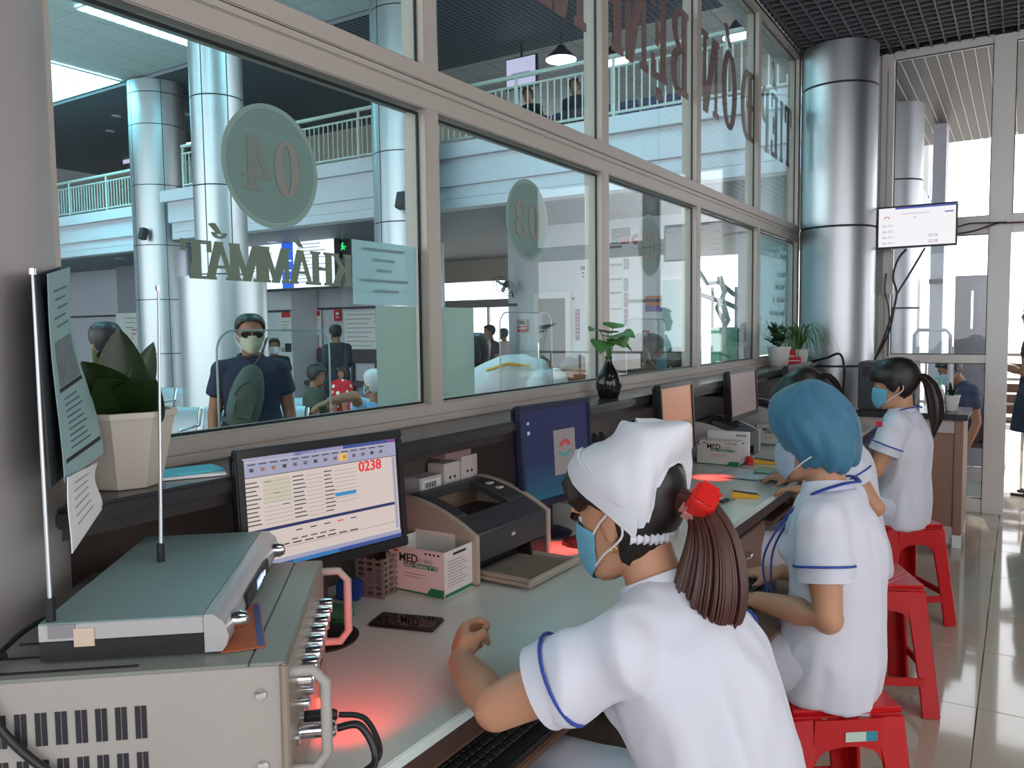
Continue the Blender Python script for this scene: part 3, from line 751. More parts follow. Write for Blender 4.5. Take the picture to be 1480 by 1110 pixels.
# ---------------- mask boxes
M_box = mat('mask_box_card', srgb(222, 218, 214), rough=.35, var=.02)
M_green = mat('mask_box_green', srgb(30, 128, 82), rough=.4)
M_inner = mat('mask_box_inner', srgb(196, 208, 196), rough=.7)
def maskbox(label, x0, x1, y0, y1, h, z=DZ, open_=False, yaw=0):
    c = V(((x0 + x1) / 2, (y0 + y1) / 2, z)); w = x1 - x0; d = y1 - y0
    t = thing('mask_box', label, 'box', c, 'cartons of face masks')
    M = T(*c) @ RZ(yaw)
    if open_:
        q = MB(M); k = .0015
        q.box(-w / 2, w / 2, -d / 2, -d / 2 + k, .001, h).box(-w / 2, w / 2, d / 2 - k, d / 2, .001, h + .012)
        q.box(-w / 2, -w / 2 + k, -d / 2 + k, d / 2 - k, .001, h + .004).box(w / 2 - k, w / 2, -d / 2 + k, d / 2 - k, .001, h)
        q.box(-w / 2 + k, w / 2 - k, -d / 2 + k, d / 2 - k, .001, .003)
        q.build('carton', M_box, t, smooth=0)
        MB(M).box(-w / 2 + .004, w / 2 - .004, -d / 2 + .004, d / 2 - .004, .004, h * .55).build('masks_inside', M_inner, t)
    else:
        MB(M).box(-w / 2, w / 2, -d / 2, d / 2, .001, h).build('carton', M_box, t, bevel=.002)
    Mf = M @ frame((0, -d / 2 - .0004, 0), (1, 0, 0), (0, 0, 1), (0, -1, 0))
    for (a, b, c_, e, m) in ((-.5, .5, 0.01, .07, M_green), (-.19, .40, .56, .68, M_green)):
        MB(Mf).box(a * w + .001, b * w - .001, c_ * h + .002, e * h, 0, .0006).build('print_band', m, t, smooth=0)
    MB(Mf).prism([(.18 * w, .02 * h), (.46 * w, .02 * h), (.5 * w - .001, .12 * h), (.5 * w - .001, .2 * h), (.28 * w, .2 * h)], .0005, T(0, 0, .0006)).build('print_flash', M_green, t, smooth=0)
    text('MED', .029 * w / .18, Mf @ T(-.10 * w, .77 * h, .0006), M_ink, t, bold=.0004)
    text('ISO 9001', .014 * w / .18, Mf @ T(.17 * w, .745 * h, .0006), mat('grey_ink', (.35, .33, .33)), t)
    text('KHẨU TRANG Y TẾ', .0125 * w / .18, Mf @ T(.09 * w, .62 * h, .0008), M_paper, t)
    for k in range(2): MB(Mf).box(-.18 * w, (.2 - .1 * k) * w, (.44 - .07 * k) * h, (.455 - .07 * k) * h, 0, .0006).build('print_line', mat('pink_ink', srgb(180, 130, 130)), t, smooth=0)
    MB(Mf).prism([(-.44 * w + .010 * math.cos(R(a)), .90 * h + .010 * math.sin(R(a))) for a in range(60, 301, 20)] + [(-.425 * w + .007 * math.cos(R(a)), .90 * h + .0075 * math.sin(R(a))) for a in range(290, 69, -20)], .0006).build('print_crescent', M_ink, t, smooth=0)
    MB(Mf).box(-.36 * w, -.27 * w, .88 * h, .92 * h, 0, .0006).build('print_line', M_red, t, smooth=0)
    for k in range(4): MB(Mf).box((.18 + .07 * k) * w, (.215 + .07 * k) * w, .90 * h, .94 * h, 0, .0006).build('print_mark', M_ink, t, smooth=0)
    Mr = M @ frame((w / 2 + .0004, 0, 0), (0, 1, 0), (0, 0, 1), (1, 0, 0))
    MB(Mr).box(-d / 2 + .001, d / 2 - .001, .01 * h + .002, .10 * h, 0, .0006).build('print_band', M_green, t, smooth=0)
    MB(Mr).box(-.2 * d, .25 * d, .88 * h, .93 * h, 0, .0006).build('print_line', M_ink, t, smooth=0)
    for k in range(9): MB(Mr).box(-.38 * d, (.12 + .25 * ((k * 7) % 5) / 5) * d, (.76 - .065 * k) * h, (.775 - .065 * k) * h, 0, .0006).build('print_line', mat('grey_ink', (.35, .33, .33)), t, smooth=0)
    return t
maskbox('open white and green carton of face masks in front of the cream printer', -1.338, -1.157, 1.510, 1.632, .115, open_=True, yaw=1)
maskbox('closed white and green carton of face masks beside the red stamp', -1.285, -1.082, 3.66, 3.755, .115)
maskbox('closed carton of face masks half hidden by the blue hair net', -1.22, -1.06, 4.42, 4.51, .11)
bk = thing('document_box', 'white document box standing behind the closed mask carton', 'box', (-1.17, 3.775, DZ))
MB().box(-1.27, -1.07, 3.762, 3.790, DZ + .0005, DZ + .150).build('carton', M_paper, bk, bevel=.002)
MB().box(-1.13, -1.08, 3.7612, 3.7618, DZ + .128, DZ + .138).build('print_line', mat('grey_ink', (.35, .33, .33)), bk)

# ---------------- smartphone
pc = (onz(533, 908, DZ) + onz(641, 896, DZ)) / 2
dirp = (onz(633, 918, DZ) - onz(533, 908, DZ)); dirp.z = 0
Mp = frame((pc.x, pc.y, DZ + .0006), dirp, V((0, 0, 1)).cross(dirp))
ph = thing('smartphone', 'black smartphone lying on the desk by the nearest clenched hand', 'phone', (pc.x, pc.y, DZ))
MB(Mp).box(-.078, .078, -.037, .037, 0, .0085).build('phone_body', M_black, ph, bevel=.004, segs=3)
MB(Mp).box(-.072, .072, -.0335, .0335, .0086, .0092).build('phone_screen', mat('phone_glass', (.006, .006, .008), rough=.05), ph)

# ---------------- perforated metal pen rack, blue cloth, green clip, papers under the glass
pr = onz(560, 862, DZ)
rk = thing('desk_rack', 'perforated grey metal desk rack beside the open mask carton', 'rack', (-1.37, 1.46, DZ))
M_rack = mat('grey_rack_metal', srgb(150, 144, 136), rough=.4, metal=.5)
Mr = T(-1.365, 1.43, DZ) @ RZ(8)
for (sx, sy, rz) in ((0, 0, 0), (.075, 0, 90)):
    q = MB(Mr @ T(sx, sy, 0) @ RZ(rz))
    for k in range(7):
        q.box(.0, .075, 0, .002, .001 + .0145 * k, .0075 + .0145 * k)
    for k in range(4): q.box(.025 * k - .002, .025 * k + .006, -.0002, .0022, .001, .098)
    q.build('perforated_side', M_rack, rk)
MB(Mr).box(0, .075, 0, .06, .0005, .002).build('rack_floor', M_rack, rk)
cl = thing('blue_case', 'small blue case lying behind the amplifier handle', 'case', onz(506, 866, DZ))
MB(T(*onz(506, 866, DZ)) @ RZ(20)).box(-.03, .03, -.018, .018, .001, .05).build('case_body', mat('blue_plastic', srgb(30, 70, 140), rough=.4), cl, bevel=.006)
gc = tag(MB(T(*onz(487, 893, DZ).to_2d().to_3d(), ) @ T(0, 0, DZ) @ RZ(12)).box(-.035, .035, -.02, .02, .001, .028).build('green_folder', mat('green_plastic', srgb(60, 140, 100), rough=.5), None, bevel=.003), 'small green plastic clip box behind the amplifier handle', 'box')

# ---------------- stapler-like yellow cutters, red stamp, papers
M_yel = mat('yellow_plastic', srgb(222, 168, 40), rough=.4)
def cutter(label, px, py, ang):
    p = onz(px, py, DZ); t = thing('yellow_stapler', label, 'stapler', p, 'yellow staplers')
    M = T(p.x, p.y, DZ) @ RZ(ang)
    MB(M).prism([(-.05, 0), (.05, 0), (.05, .012), (-.045, .024), (-.05, .02)], .02, frame((0, .01, .0008), (1, 0, 0), (0, 0, 1))).build('stapler_body', M_yel, t, bevel=.002)
    MB(M).box(-.046, .044, -.007, .007, .0, .003, T(0, 0, .0215) @ RY(6)).build('stapler_bar', M_black, t)
    MB(M).box(.0505, .054, -.006, .006, .003, .011).build('stapler_nose', M_chrome, t)
cutter('yellow stapler lying alone near the desk edge', 1077, 720, 18)
cutter('yellow stapler lying next to the red stamp', 1105, 671, 12)
p = onz(1083, 672, DZ)
st = thing('red_stamp', 'round red self-inking stamp beside the closed mask carton', 'stamp', p)
MB(T(p.x, p.y, DZ)).lathe([(.016, .0005), (.017, .012), (.0145, .016), (.0165, .022), (.0165, .034), (.011, .042)], 20).build('stamp_body', mat('red_plastic_gloss', srgb(190, 20, 30), rough=.25), st)
def sheet(label, pts, z, m, group=None, name='paper_sheet', curl=.004):
    a, b, c_, d = [V(p) for p in pts]
    def fn(u, v):
        p = (a * (1 - u) + b * u) * (1 - v) + (d * (1 - u) + c_ * u) * v
        p.z = z + curl * abs(math.sin(3 * u + 2 * v)) ; return p
    o = MB().grid(fn, 9, 9).build(name, m, None, thick=.0006)
    return tag(o, label, 'paper', group)
P_ = lambda x, y: onz(x, y, DZ)
sheet('pale printed sheet fanned on the desk beyond the closed mask carton', (P_(1038, 690), P_(1098, 696), P_(1112, 682), P_(1052, 676)), DZ + .0015, mat('blue_white_paper', srgb(206, 216, 220), rough=.8), 'loose papers')
sheet('pale printed sheet hanging to the desk edge beside the first stapler', (P_(1085, 694), P_(1143, 699), P_(1150, 688), P_(1100, 682)), DZ + .0045, mat('blue_white_paper', srgb(206, 216, 220), rough=.8), 'loose papers')
sheet('pale green form lying across the fanned sheets', (P_(1088, 687), P_(1112, 689), P_(1124, 681), P_(1100, 678)), DZ + .0110, mat('green_form', srgb(150, 176, 150), rough=.8), 'loose papers')
p = onz(1012, 722, DZ)
cb = thing('clipboard', 'grey clipboard with a dark clip behind the white cap', 'clipboard', p)
Mq = T(p.x, p.y, DZ) @ RZ(-8)
MB(Mq).box(-.11, .11, -.075, .075, .0006, .004).build('board', mat('grey_board', srgb(150, 152, 148), rough=.5), cb, bevel=.001)
MB(Mq).box(-.10, .09, -.065, .06, .0041, .005).build('sheet', M_paper, cb)
MB(Mq).box(.085, .108, -.03, .03, .0051, .013).build('clip', M_dgrey, cb, bevel=.003)
# pen
pn = onz(1010, 757, DZ)
pe = thing('pen', 'thin blue and white pen at the desk edge', 'pen', pn)
MB().cyl((pn.x, pn.y - .05, DZ + .0055), (pn.x + .01, pn.y + .05, DZ + .0055), .0045, 8).build('barrel', M_paper, pe)
MB().cyl((pn.x + .01, pn.y + .0505, DZ + .0055), (pn.x + .013, pn.y + .08, DZ + .0055), .005, 8).build('cap', mat('blue_plastic', srgb(30, 70, 140)), pe)
# ---------------- keyboards on the trays
M_key = mat('black_key', (.018, .018, .02), rough=.5)
kmesh = MB().box(-.0078, .0078, -.0078, .0078, 0, .006).mesh('key', bevel=.0015, segs=1); kmesh.materials.append(M_key)
def keyboard(label, x, y, z):
    t = thing('keyboard', label, 'keyboard', (x, y, z), 'keyboards on the sliding trays')
    MB().box(x - .075, x + .075, y - .22, y + .22, z + .0005, z + .016).build('keyboard_body', M_black, t, bevel=.004)
    for r_ in range(6):
        for c_ in range(22):
            inst('key', kmesh, T(x - .055 + .019 * r_, y - .20 + .019 * c_, z + .0165), t)
keyboard('black keyboard on the tray below the nearest clenched hand', -.80, 1.16, .638)
keyboard('black keyboard under the hands of the woman in the blue hair net', -.66, 2.14, .638)
# ---------------- boxes stored under the ledge
M_card = mat('white_card', srgb(206, 198, 194), rough=.7)
def smallbox(label, x0, x1, y0, y1, z0, z1, dots=False, m=None, code=False):
    t = thing('carton', label, 'box', ((x0 + x1) / 2, (y0 + y1) / 2, z0), 'small cartons stored under the ledge')
    MB().box(x0, x1, y0, y1, z0 + .0005, z1).build('carton_body', m or M_card, t, bevel=.002)
    if dots:
        for s in (-1, 1): MB(frame((x1 + .0003, (y0 + y1) / 2 + s * .011, (z0 + z1) / 2), (0, 1, 0), (0, 0, 1))).lathe([(.005, 0), (.005, .0006)], 12).build('hole', M_ink, t)
    if code:
        MB().box(x1 + .0002, x1 + .0008, y0 + .01, y1 - .01, z0 + .012, z1 - .008).build('label', M_paper, t)
        for k in range(9): MB().box(x1 + .0009, x1 + .0013, y0 + .02 + .006 * k, y0 + .0225 + .006 * k + .002 * (k % 2), z0 + .03, z1 - .015).build('bar', M_ink, t, smooth=0)
Y_ = lambda px, py, x: onx(px, py, x)
smallbox('plain brown carton at the bottom of the stored stack behind the cream printer', -1.468, -1.405, 1.70, 2.02, DZ, .925, m=mat('brown_card', srgb(140, 118, 96), rough=.8))
smallbox('small white carton with two round holes next to the barcode label', -1.466, -1.405, 1.845, 1.925, .925, 1.01, True)
smallbox('small white carton with two round holes leaning on the dark panel', -1.466, -1.405, 1.93, 2.015, .925, 1.02, True)
smallbox('little white carton with a barcode label', -1.466, -1.405, 1.735, 1.835, .925, .985, code=True)
smallbox('red and white carton laid on top of the two holed cartons', -1.466, -1.41, 1.86, 1.99, 1.02, 1.055, m=mat('pinkish_card', srgb(170, 140, 136), rough=.7))
smallbox('pinkish carton on the shelf between the two screens', -1.46, -1.34, 2.60, 2.95, DZ, .96, m=mat('pinkish_card', srgb(170, 140, 136), rough=.7))
for k, (y, zz) in enumerate(((2.58, .96), (2.72, .96))):
    t = thing('sunglasses', ('black sunglasses folded on the pinkish carton next to the navy-rimmed monitor', 'black sunglasses folded on the pinkish carton below the vase')[k], 'glasses', (-1.37, y + .04, zz), 'sunglasses on the carton')
    for s in (0, 1): MB(T(-1.355, y + .06 * s, zz + .022) @ RY(80)).lathe([(.005, -.002), (.021, -.001), (.021, .001), (.005, .002)], 16).build('lens', M_black, t)
    MB().tube([(-1.356, y + .02, zz + .026), (-1.352, y + .03, zz + .028), (-1.356, y + .04, zz + .026)], .002, 6).build('bridge', M_black, t)
    MB().tube([(-1.36, y - .02, zz + .026), (-1.41, y - .01, zz + .006)], .002, 6).build('temple', M_black, t)
# ================================================================== AMPLIFIER AND RECEIVER
U_ = V((-.645, .764, 0)).normalized(); V_ = V((-U_.y, U_.x, 0))
MA = frame((-.785, .694, DZ), U_, V_)
M_ampc = mat('aged_cream_metal', srgb(168, 162, 156), rough=.5, var=.10, scale=6)
M_ampt = mat('aged_green_grey_metal', srgb(140, 146, 138), rough=.45, var=.14, scale=5)
AW, AD, AH = .46, .40, .2268
amp = thing('amplifier', 'large aged cream rack amplifier with chrome knobs under the silver receiver', 'amplifier', MA.translation)
MB(MA).box(.004, AW - .004, .010, AD, .012, AH - .004).build('chassis', M_ampc, amp, bevel=.003)
MB(MA).box(0, AW, .05, AD + .002, AH - .0035, AH).build('top_cover', M_ampt, amp, bevel=.001)
MB(MA).box(0, AW, .004, .048, AH - .0035, AH + .0005).build('top_front_strip', M_ampt, amp, bevel=.001)
MB(MA).box(0, .0035, .010, AD, .012, AH - .004).build('side_cover', M_ampc, amp, bevel=.001)
MB(MA).box(-.006, AW + .006, 0, .0095, .010, AH - .001).build('front_panel', mat('front_panel_beige', srgb(150, 138, 124), rough=.45, var=.1), amp, bevel=.002)
slot = MB().box(-.0012, .0006, -.003, .003, -.021, .021).mesh('vent_slot'); slot.materials.append(M_ink)
for r_ in range(2):
    for k in range(9):
        for j in range(2):
            inst('vent_slot', slot, MA @ T(0, .178 + .0235 * k + .0075 * j, AH - .125 + .060 * r_), amp)
slt = MB().box(-.003, .003, -.012, .012, -.0004, .0012).mesh('vent_slot'); slt.materials.append(M_ink)
for r_ in range(3):
    for k in range(9):
        inst('vent_slot', slt, MA @ T(.018 + .05 * r_, .20 + .02 * k, AH), amp)
for (y, z) in ((.035, AH - .04), (.035, AH - .135), (.085, AH - .15), (.33, AH - .155)):
    MB(MA @ frame((-.001, y, z), (0, 1, 0), (0, 0, 1), (-1, 0, 0))).lathe([(.007, 0), (.007, .002), (.003, .0025)], 14).build('screw', M_chrome, amp)
for x in (.03, AW - .03):
    for y in (.04, AD - .04): MB(MA).lathe([(.012, .0005), (.014, .011)], 14, (x, y, 0)).build('foot', M_black, amp)
for x in (.012, AW - .012):
    MB(MA).tube([(x, .002, AH - .15), (x, -.03, AH - .15), (x, -.045, AH - .13), (x, -.045, AH - .035), (x, -.03, AH - .018), (x, .002, AH - .018)], .0075, 8, flat=1.0).build('handle', M_ampc, amp, smooth=60)
for k in range(8):
    kb = MB(MA @ frame((.075 + .042 * k, 0, AH - .055), (1, 0, 0), (0, 0, 1), (0, -1, 0))).lathe([(.013, 0), (.013, .02), (.0115, .024)], 18).build('knob', M_chrome, amp)
    MB(MA @ frame((.075 + .042 * k, 0, AH - .09), (1, 0, 0), (0, 0, 1), (0, -1, 0))).lathe([(.008, 0), (.008, .016), (.006, .018)], 14).build('small_knob', M_chrome, amp)
for k in range(4):
    MB(MA @ frame((.06 + .055 * k, 0, AH - .13), (1, 0, 0), (0, 0, 1), (0, -1, 0))).lathe([(.012, 0), (.012, .004), (.007, .005)], 16).build('jack', M_chrome, amp)
MB(MA).box(.30, .40, -.003, 0, AH - .16, AH - .11).build('meter_window', M_black, amp)
MB(MA @ frame((.075, 0, AH - .13), (1, 0, 0), (0, 0, 1), (0, -1, 0))).lathe([(.011, .005), (.011, .05), (.009, .052)], 16).build('mic_plug', M_chrome, amp)
MB(MA @ frame((.115, 0, AH - .13), (1, 0, 0), (0, 0, 1), (0, -1, 0))).lathe([(.009, .005), (.009, .045), (.006, .05)], 12).build('plug', M_black, amp)
lampm = MB(MA @ frame((.30, 0, .03), (1, 0, 0), (0, 0, 1), (0, -1, 0))).lathe([(.008, 0), (.008, .006), (.004, .009)], 12).build('red_lamp', mat('red_lamp_glow', (1, .04, .03), emit=6.0), amp)
_s = MA @ V((.12, -.06, .11)); _t = onz(505, 962, DZ)
red_spot(_s, _t, 4.5, 85, 1.0)  # spot added for the red glow beside the amplifier, no scanner here
# cables of the amplifier
def cable(label, pts, r=.005, m=None, n=40):
    pts = [V(p) for p in pts]
    out = []
    P4 = [pts[0]] + pts + [pts[-1]]
    for i in range(len(pts) - 1):
        p0, p1, p2, p3 = P4[i:i + 4]
        for k in range(10):
            t = k / 10
            out.append(.5 * ((2 * p1) + (p2 - p0) * t + (2 * p0 - 5 * p1 + 4 * p2 - p3) * t * t + (3 * p1 - p0 - 3 * p2 + p3) * t ** 3))
    out.append(pts[-1])
    o = MB().tube(out, r, 8).build('cable', m or M_black, None, smooth=60)
    return tag(o, label, 'cable')
L_ = lambda x, y, z: MA @ V((x, y, z))
cable('black cable looping from the microphone plug of the amplifier', [L_(.075, -.053, AH - .13), L_(.075, -.085, AH - .13), L_(.06, -.105, AH - .17), L_(.03, -.08, .03), L_(.02, -.03, .008), L_(.05, -.012, .008)], .0055)
cable('thinner black cable hanging from the amplifier jack', [L_(.115, -.052, AH - .13), L_(.115, -.09, AH - .14), L_(.09, -.11, AH - .18), L_(.06, -.075, .03), L_(.05, -.03, .007), L_(.08, -.014, .007)], .0042)
cable('black cable draped down the cream side of the amplifier', [L_(.05, .36, AH + .012), L_(.015, .375, AH + .014), L_(-.010, .365, AH - .01), L_(-.012, .33, AH - .07), L_(-.012, .27, AH - .13), L_(-.012, .20, .05), L_(-.014, .14, .0075), L_(-.014, .10, .0075)], .0055)
cable('black cable running behind the silver receiver', [L_(.03, .375, AH + .005), L_(.12, .365, AH + .02), L_(.22, .350, AH + .014), L_(.28, .345, AH + .006)], .004)
# wireless receiver
rcv = thing('wireless_receiver', 'silver wireless microphone receiver with a lit display lying on the amplifier', 'receiver', MA @ V((.26, .2, AH)))
M_rtop = mat('blue_grey_paint', srgb(132, 158, 158), rough=.5, var=.05)
M_silver = mat('silver_plastic', srgb(190, 188, 190), rough=.35, metal=.4, var=.03)
x0, x1, y0, y1, z0, z1 = .040, .484, .112, .315, AH + .004, AH + .054
MB(MA).box(x0, x1, y0, y1, z1 - .002, z1).build('top_plate', M_rtop, rcv, bevel=.001)
MB(MA).box(x0 + .001, x1 - .001, y0, y1, z0 + .026, z1 - .0022).build('upper_body', M_silver, rcv, bevel=.001)
MB(MA).box(x0 + .001, x1 - .001, y0, y1, z0, z0 + .0258).build('lower_body', M_black, rcv, bevel=.001)
prof = [(0, z0), (0, z1), (-.012, z1), (-.026, z1 - .012), (-.031, z1 - .03), (-.028, z0 + .008), (-.022, z0)]
MB().prism(prof, x1 - x0, MA @ Matrix(((0, 0, 1, x0), (1, 0, 0, y0 - .0005), (0, 1, 0, 0), (0, 0, 0, 1)))).build('front_face', M_silver, rcv, smooth=50)
MB(MA).box(x0 + .12, x1 - .13, y0 - .0335, y0 - .028, z0 + .012, z1 - .014).build('display_bezel', M_black, rcv, bevel=.002)
dsp = MB(MA).box(x0 + .20, x1 - .20, y0 - .0342, y0 - .0337, z0 + .016, z1 - .018).build('display', mat('lcd_blue', (.25, .4, .75), emit=.8, var=0), rcv, smooth=0)
for k in range(4): MB(MA).box(x0 + .205 + .018 * k, x0 + .216 + .018 * k, y0 - .0348, y0 - .0343, z0 + .020, z1 - .022).build('display_digit', mat('lcd_white', (.9, .95, 1), emit=1.2, var=0), dsp, smooth=0)
for x in (x0 + .045, x1 - .045):
    MB(MA @ frame((x, y0 - .029, z0 + .026), (1, 0, 0), (0, 0, 1), (0, -1, 0))).lathe([(.013, 0), (.013, .010), (.009, .018), (.004, .020)], 18).build('knob', M_chrome, rcv)
for (px, py, lx, ly) in ((47, 397, x0 + .012, y1 - .012), (229, 420, x1 - .055, y1 - .075)):
    if px > 100: lx = min([x0 + .01 * i for i in range(44)], key=lambda q: abs(proj(MA @ V((q, ly, z1)))[0] - 234))
    b = MA @ V((lx, ly, z1)); d_ = (b - CAM).dot(C_F); tp = dep(px, py, d_)
    an = MB().cyl(b, tp, .0032, 8, .0018).build('antenna', M_steel, rcv)
    MB().cyl(tp, tp + V((0, 0, .008)), .0045, 10).build('antenna_tip', M_chrome, an)
    MB().cyl(b, b + V((0, 0, .03)), .006, 10).build('antenna_socket', M_black, an)
MB(MA).box(x0 - .0006, x0 + .0006, y0 + .135, y0 + .16, z0 + .018, z0 + .042).build('sticker', mat('cream_sticker', srgb(212, 190, 170)), rcv)
MB(MA).box(x0 - .0004, x0 + .0006, y1 - .045, y1 - .012, z0 + .03, z0 + .048).build('worn_print', mat('worn_print', srgb(140, 138, 140)), rcv)
for x in (x0 + .02, x1 - .02):
    for y in (y0 + .02, y1 - .02): MB(MA).lathe([(.008, AH + .0006), (.008, z0 - .0002)], 10, (x, y, 0)).build('foot', M_black, rcv)
lf = tag(MB(MA @ T(.13, .075, AH + .0012) @ RZ(12)).box(-.085, .10, -.022, .035, 0, .0012).build('leaflet', mat('orange_leaflet', srgb(190, 104, 62), rough=.6, var=.4, scale=40)), 'orange and blue leaflet slipped under the silver receiver', 'leaflet')
MB(MA @ T(.13, .075, AH + .0012) @ RZ(12)).box(-.08, .095, -.02, -.012, .0013, .0016).build('leaflet_stripe', mat('leaflet_blue', srgb(60, 80, 150)), lf)
# ================================================================== notices on the near column
def curved_sheet(name, label, pts, m, cat='notice', amp_=.008, thick=.0015, group=None):
    a, b, c_, d = [V(p) for p in pts]      # TL, TR, BR, BL
    nrm = (b - a).cross(d - a).normalized()
    def fn(u, v): return (a * (1 - u) + b * u) * (1 - v) + (d * (1 - u) + c_ * u) * v + nrm * (amp_ * math.sin(math.pi * v * 1.6) * (.3 + u))
    t = thing(name, label, cat, (a + c_) / 2, group)
    MB().grid(fn, 8, 16).build('sheet', m, t, thick=thick)
    return t, fn, nrm
M_teal = mat('teal_tinted_paper', srgb(146, 176, 176), rough=.6, var=.05)
TL, TR, BR, BL = dep(68, 396, 1.13), dep(100, 386, 1.33), dep(139, 656, 1.335), dep(90, 697, 1.13)
nt_, fn, nn = curved_sheet('notice', 'teal tinted printed notice with a grey photo taped to the near column', (TL, TR, BR, BL), M_teal)
sg = 1 if (CAM - fn(.5, .5)).dot(nn) > 0 else -1
def onsheet(u0, u1, v0, v1, m, n_='print_line', off=.0018):
    MB().grid(lambda u, v: fn(u0 + (u1 - u0) * u, v0 + (v1 - v0) * v) + nn * (sg * off), 5, 5).build(n_, m, nt_, thick=.0003)
M_tprint = mat('teal_print', srgb(84, 108, 112), rough=.7)
onsheet(.12, .88, .34, .56, mat('grey_photo', srgb(112, 122, 126), rough=.6, var=.5, scale=60), 'printed_photo')
onsheet(.1, .9, .565, .585, M_ink); onsheet(.05, .95, .90, .92, M_ink)
for k in range(5): onsheet(.2 + .08 * (k % 3), .85 - .1 * (k % 2), .09 + .045 * k, .10 + .045 * k, M_tprint)
for k in range(9): onsheet(.2, .6 + .05 * (k % 3), .62 + .03 * k, .628 + .03 * k, M_tprint)
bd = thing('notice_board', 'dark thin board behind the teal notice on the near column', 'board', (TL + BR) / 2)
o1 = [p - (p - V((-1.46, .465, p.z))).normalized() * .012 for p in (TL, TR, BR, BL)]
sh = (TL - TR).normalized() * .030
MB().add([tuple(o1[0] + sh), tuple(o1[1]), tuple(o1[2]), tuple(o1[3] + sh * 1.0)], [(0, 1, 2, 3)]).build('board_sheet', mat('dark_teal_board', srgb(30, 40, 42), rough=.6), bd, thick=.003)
TL2, TR2, BR2, BL2 = dep(97, 690, 1.12), dep(140, 668, 1.30), dep(142, 735, 1.30), dep(102, 800, 1.12)
n2, f2, m2 = curved_sheet('notice', 'white printed sheet in a clear sleeve below the teal notice', (TL2, TR2, BR2, BL2), M_paper, amp_=.004)
for k in range(6): MB().grid(lambda u, v, k=k: f2(.2 + .5 * u, .12 + .12 * k + .02 * v) + m2 * (sg * .0018), 4, 2).build('print_line', mat('grey_ink', (.35, .33, .33)), n2, thick=.0003)
# ================================================================== PLANTS
M_leafd = mat('dark_green_leaf', srgb(32, 54, 22), rough=.4, var=.25, scale=18)
M_leafm = mat('mid_green_leaf', srgb(78, 120, 62), rough=.4, var=.25, scale=18)
M_leafl = mat('pale_green_leaf', srgb(120, 150, 84), rough=.45, var=.25, scale=18)
M_soil = mat('soil', srgb(52, 38, 28), rough=.95, var=.4, scale=60)
M_potc = mat('cream_pot', srgb(196, 186, 172), rough=.45, var=.04)
def leaf(name, base, tip, width, normal, m, parent, droop=.0, cup=.25, shape=.55, n=12, wave=0):
    base, tip = V(base), V(tip); ax = tip - base; L = ax.length; ax.normalize()
    nrm = V(normal); nrm = (nrm - ax * nrm.dot(ax)).normalized(); sd = ax.cross(nrm)
    def fn(u, v):
        wv = width * (math.sin(math.pi * min(1, v ** shape)) ** .8 if 0 < v < 1 else .0) + .0008
        s_ = (u - .5) * 2
        return base + ax * (L * v) + sd * (s_ * wv / 2) + nrm * (cup * abs(s_) ** 1.5 * wv / 2 + wave * math.sin(v * 9 + s_ * 2)) - V((0, 0, 1)) * (droop * L * v * v)
    return MB().grid(fn, 7, n).build(name, m, parent, thick=.0008, smooth=80)
def pot(t, c, rt, rb, h, m, n=32, rim=.006, wall=.006):
    MB(T(*c)).lathe([(rb * .96, .0006), (rb, .004), (rt, h - rim * 2), (rt + rim, h - rim * 2), (rt + rim, h), (rt - wall, h), (rt - wall - .002, h - .02)], n).build('pot', m, t, smooth=30)
    MB(T(*c)).lathe([(rt - wall - .003, h - .022), (rt - wall - .003, h - .016), (.001, h - .013)], n).build('soil', M_soil, t)
bp = thing('potted_plant', 'broad-leaved dark plant in a big cream octagonal pot', 'plant', (-1.345, .832, 1.13))
pot(bp, (-1.345, .832, 1.13), (.086), .060, .135, M_potc, n=8, rim=.005)
c0 = V((-1.345, .832, 1.255))
def lp(px, py, d_): return dep(px, py, d_)
for (px, py, dd_, w, nx) in ((118, 522, 1.36, .10, -.3), (172, 474, 1.44, .085, 0), (222, 494, 1.47, .05, .5), (205, 510, 1.50, .065, .3), (143, 508, 1.50, .07, -.4), (226, 548, 1.36, .10, .4), (140, 548, 1.33, .11, -.1)):
    tp = lp(px, py, dd_); d0 = (tp - c0); d0.z = 0
    leaf('leaf', c0 + d0 * .12, tp, w, (CAM - c0).normalized() + V((nx, 0, .2)), M_leafd, bp, cup=.3, shape=.75)
leaf('leaf', c0 + V((-.01, .01, 0)), lp(133, 503, 1.5), .05, (0, 0, 1), M_leafl, bp)
bkl = thing('booklets', 'cyan folded booklet and papers on the granite ledge by the cream pot', 'booklet', onz(258, 692, 1.13))
p = onz(262, 690, 1.13)
for k, (m, a, dx) in enumerate(((M_paper, 10, .0), (mat('cyan_cover', srgb(60, 170, 190), rough=.5), 22, -.012))):
    MB(T(p.x + dx, p.y + .02, 1.1306 + .0055 * k) @ RZ(a + 50)).box(-.06, .06, -.035, .035, 0, .005).build('booklet_cover', m, bkl, bevel=.001)
va = thing('vase', 'glossy black bottle vase holding a leafy green stem on the ledge', 'vase', (-1.337, 2.807, 1.13))
MB(T(-1.337, 2.807, 1.13)).lathe([(.036, .0006), (.040, .01), (.050, .045), (.048, .07), (.036, .10), (.018, .128), (.012, .15), (.015, .160), (.011, .160), (.009, .15)], 32).build('vase_body', mat('black_ceramic', (.008, .008, .009), rough=.12), va, smooth=60)
tv0 = V((-1.337, 2.807, 1.285))
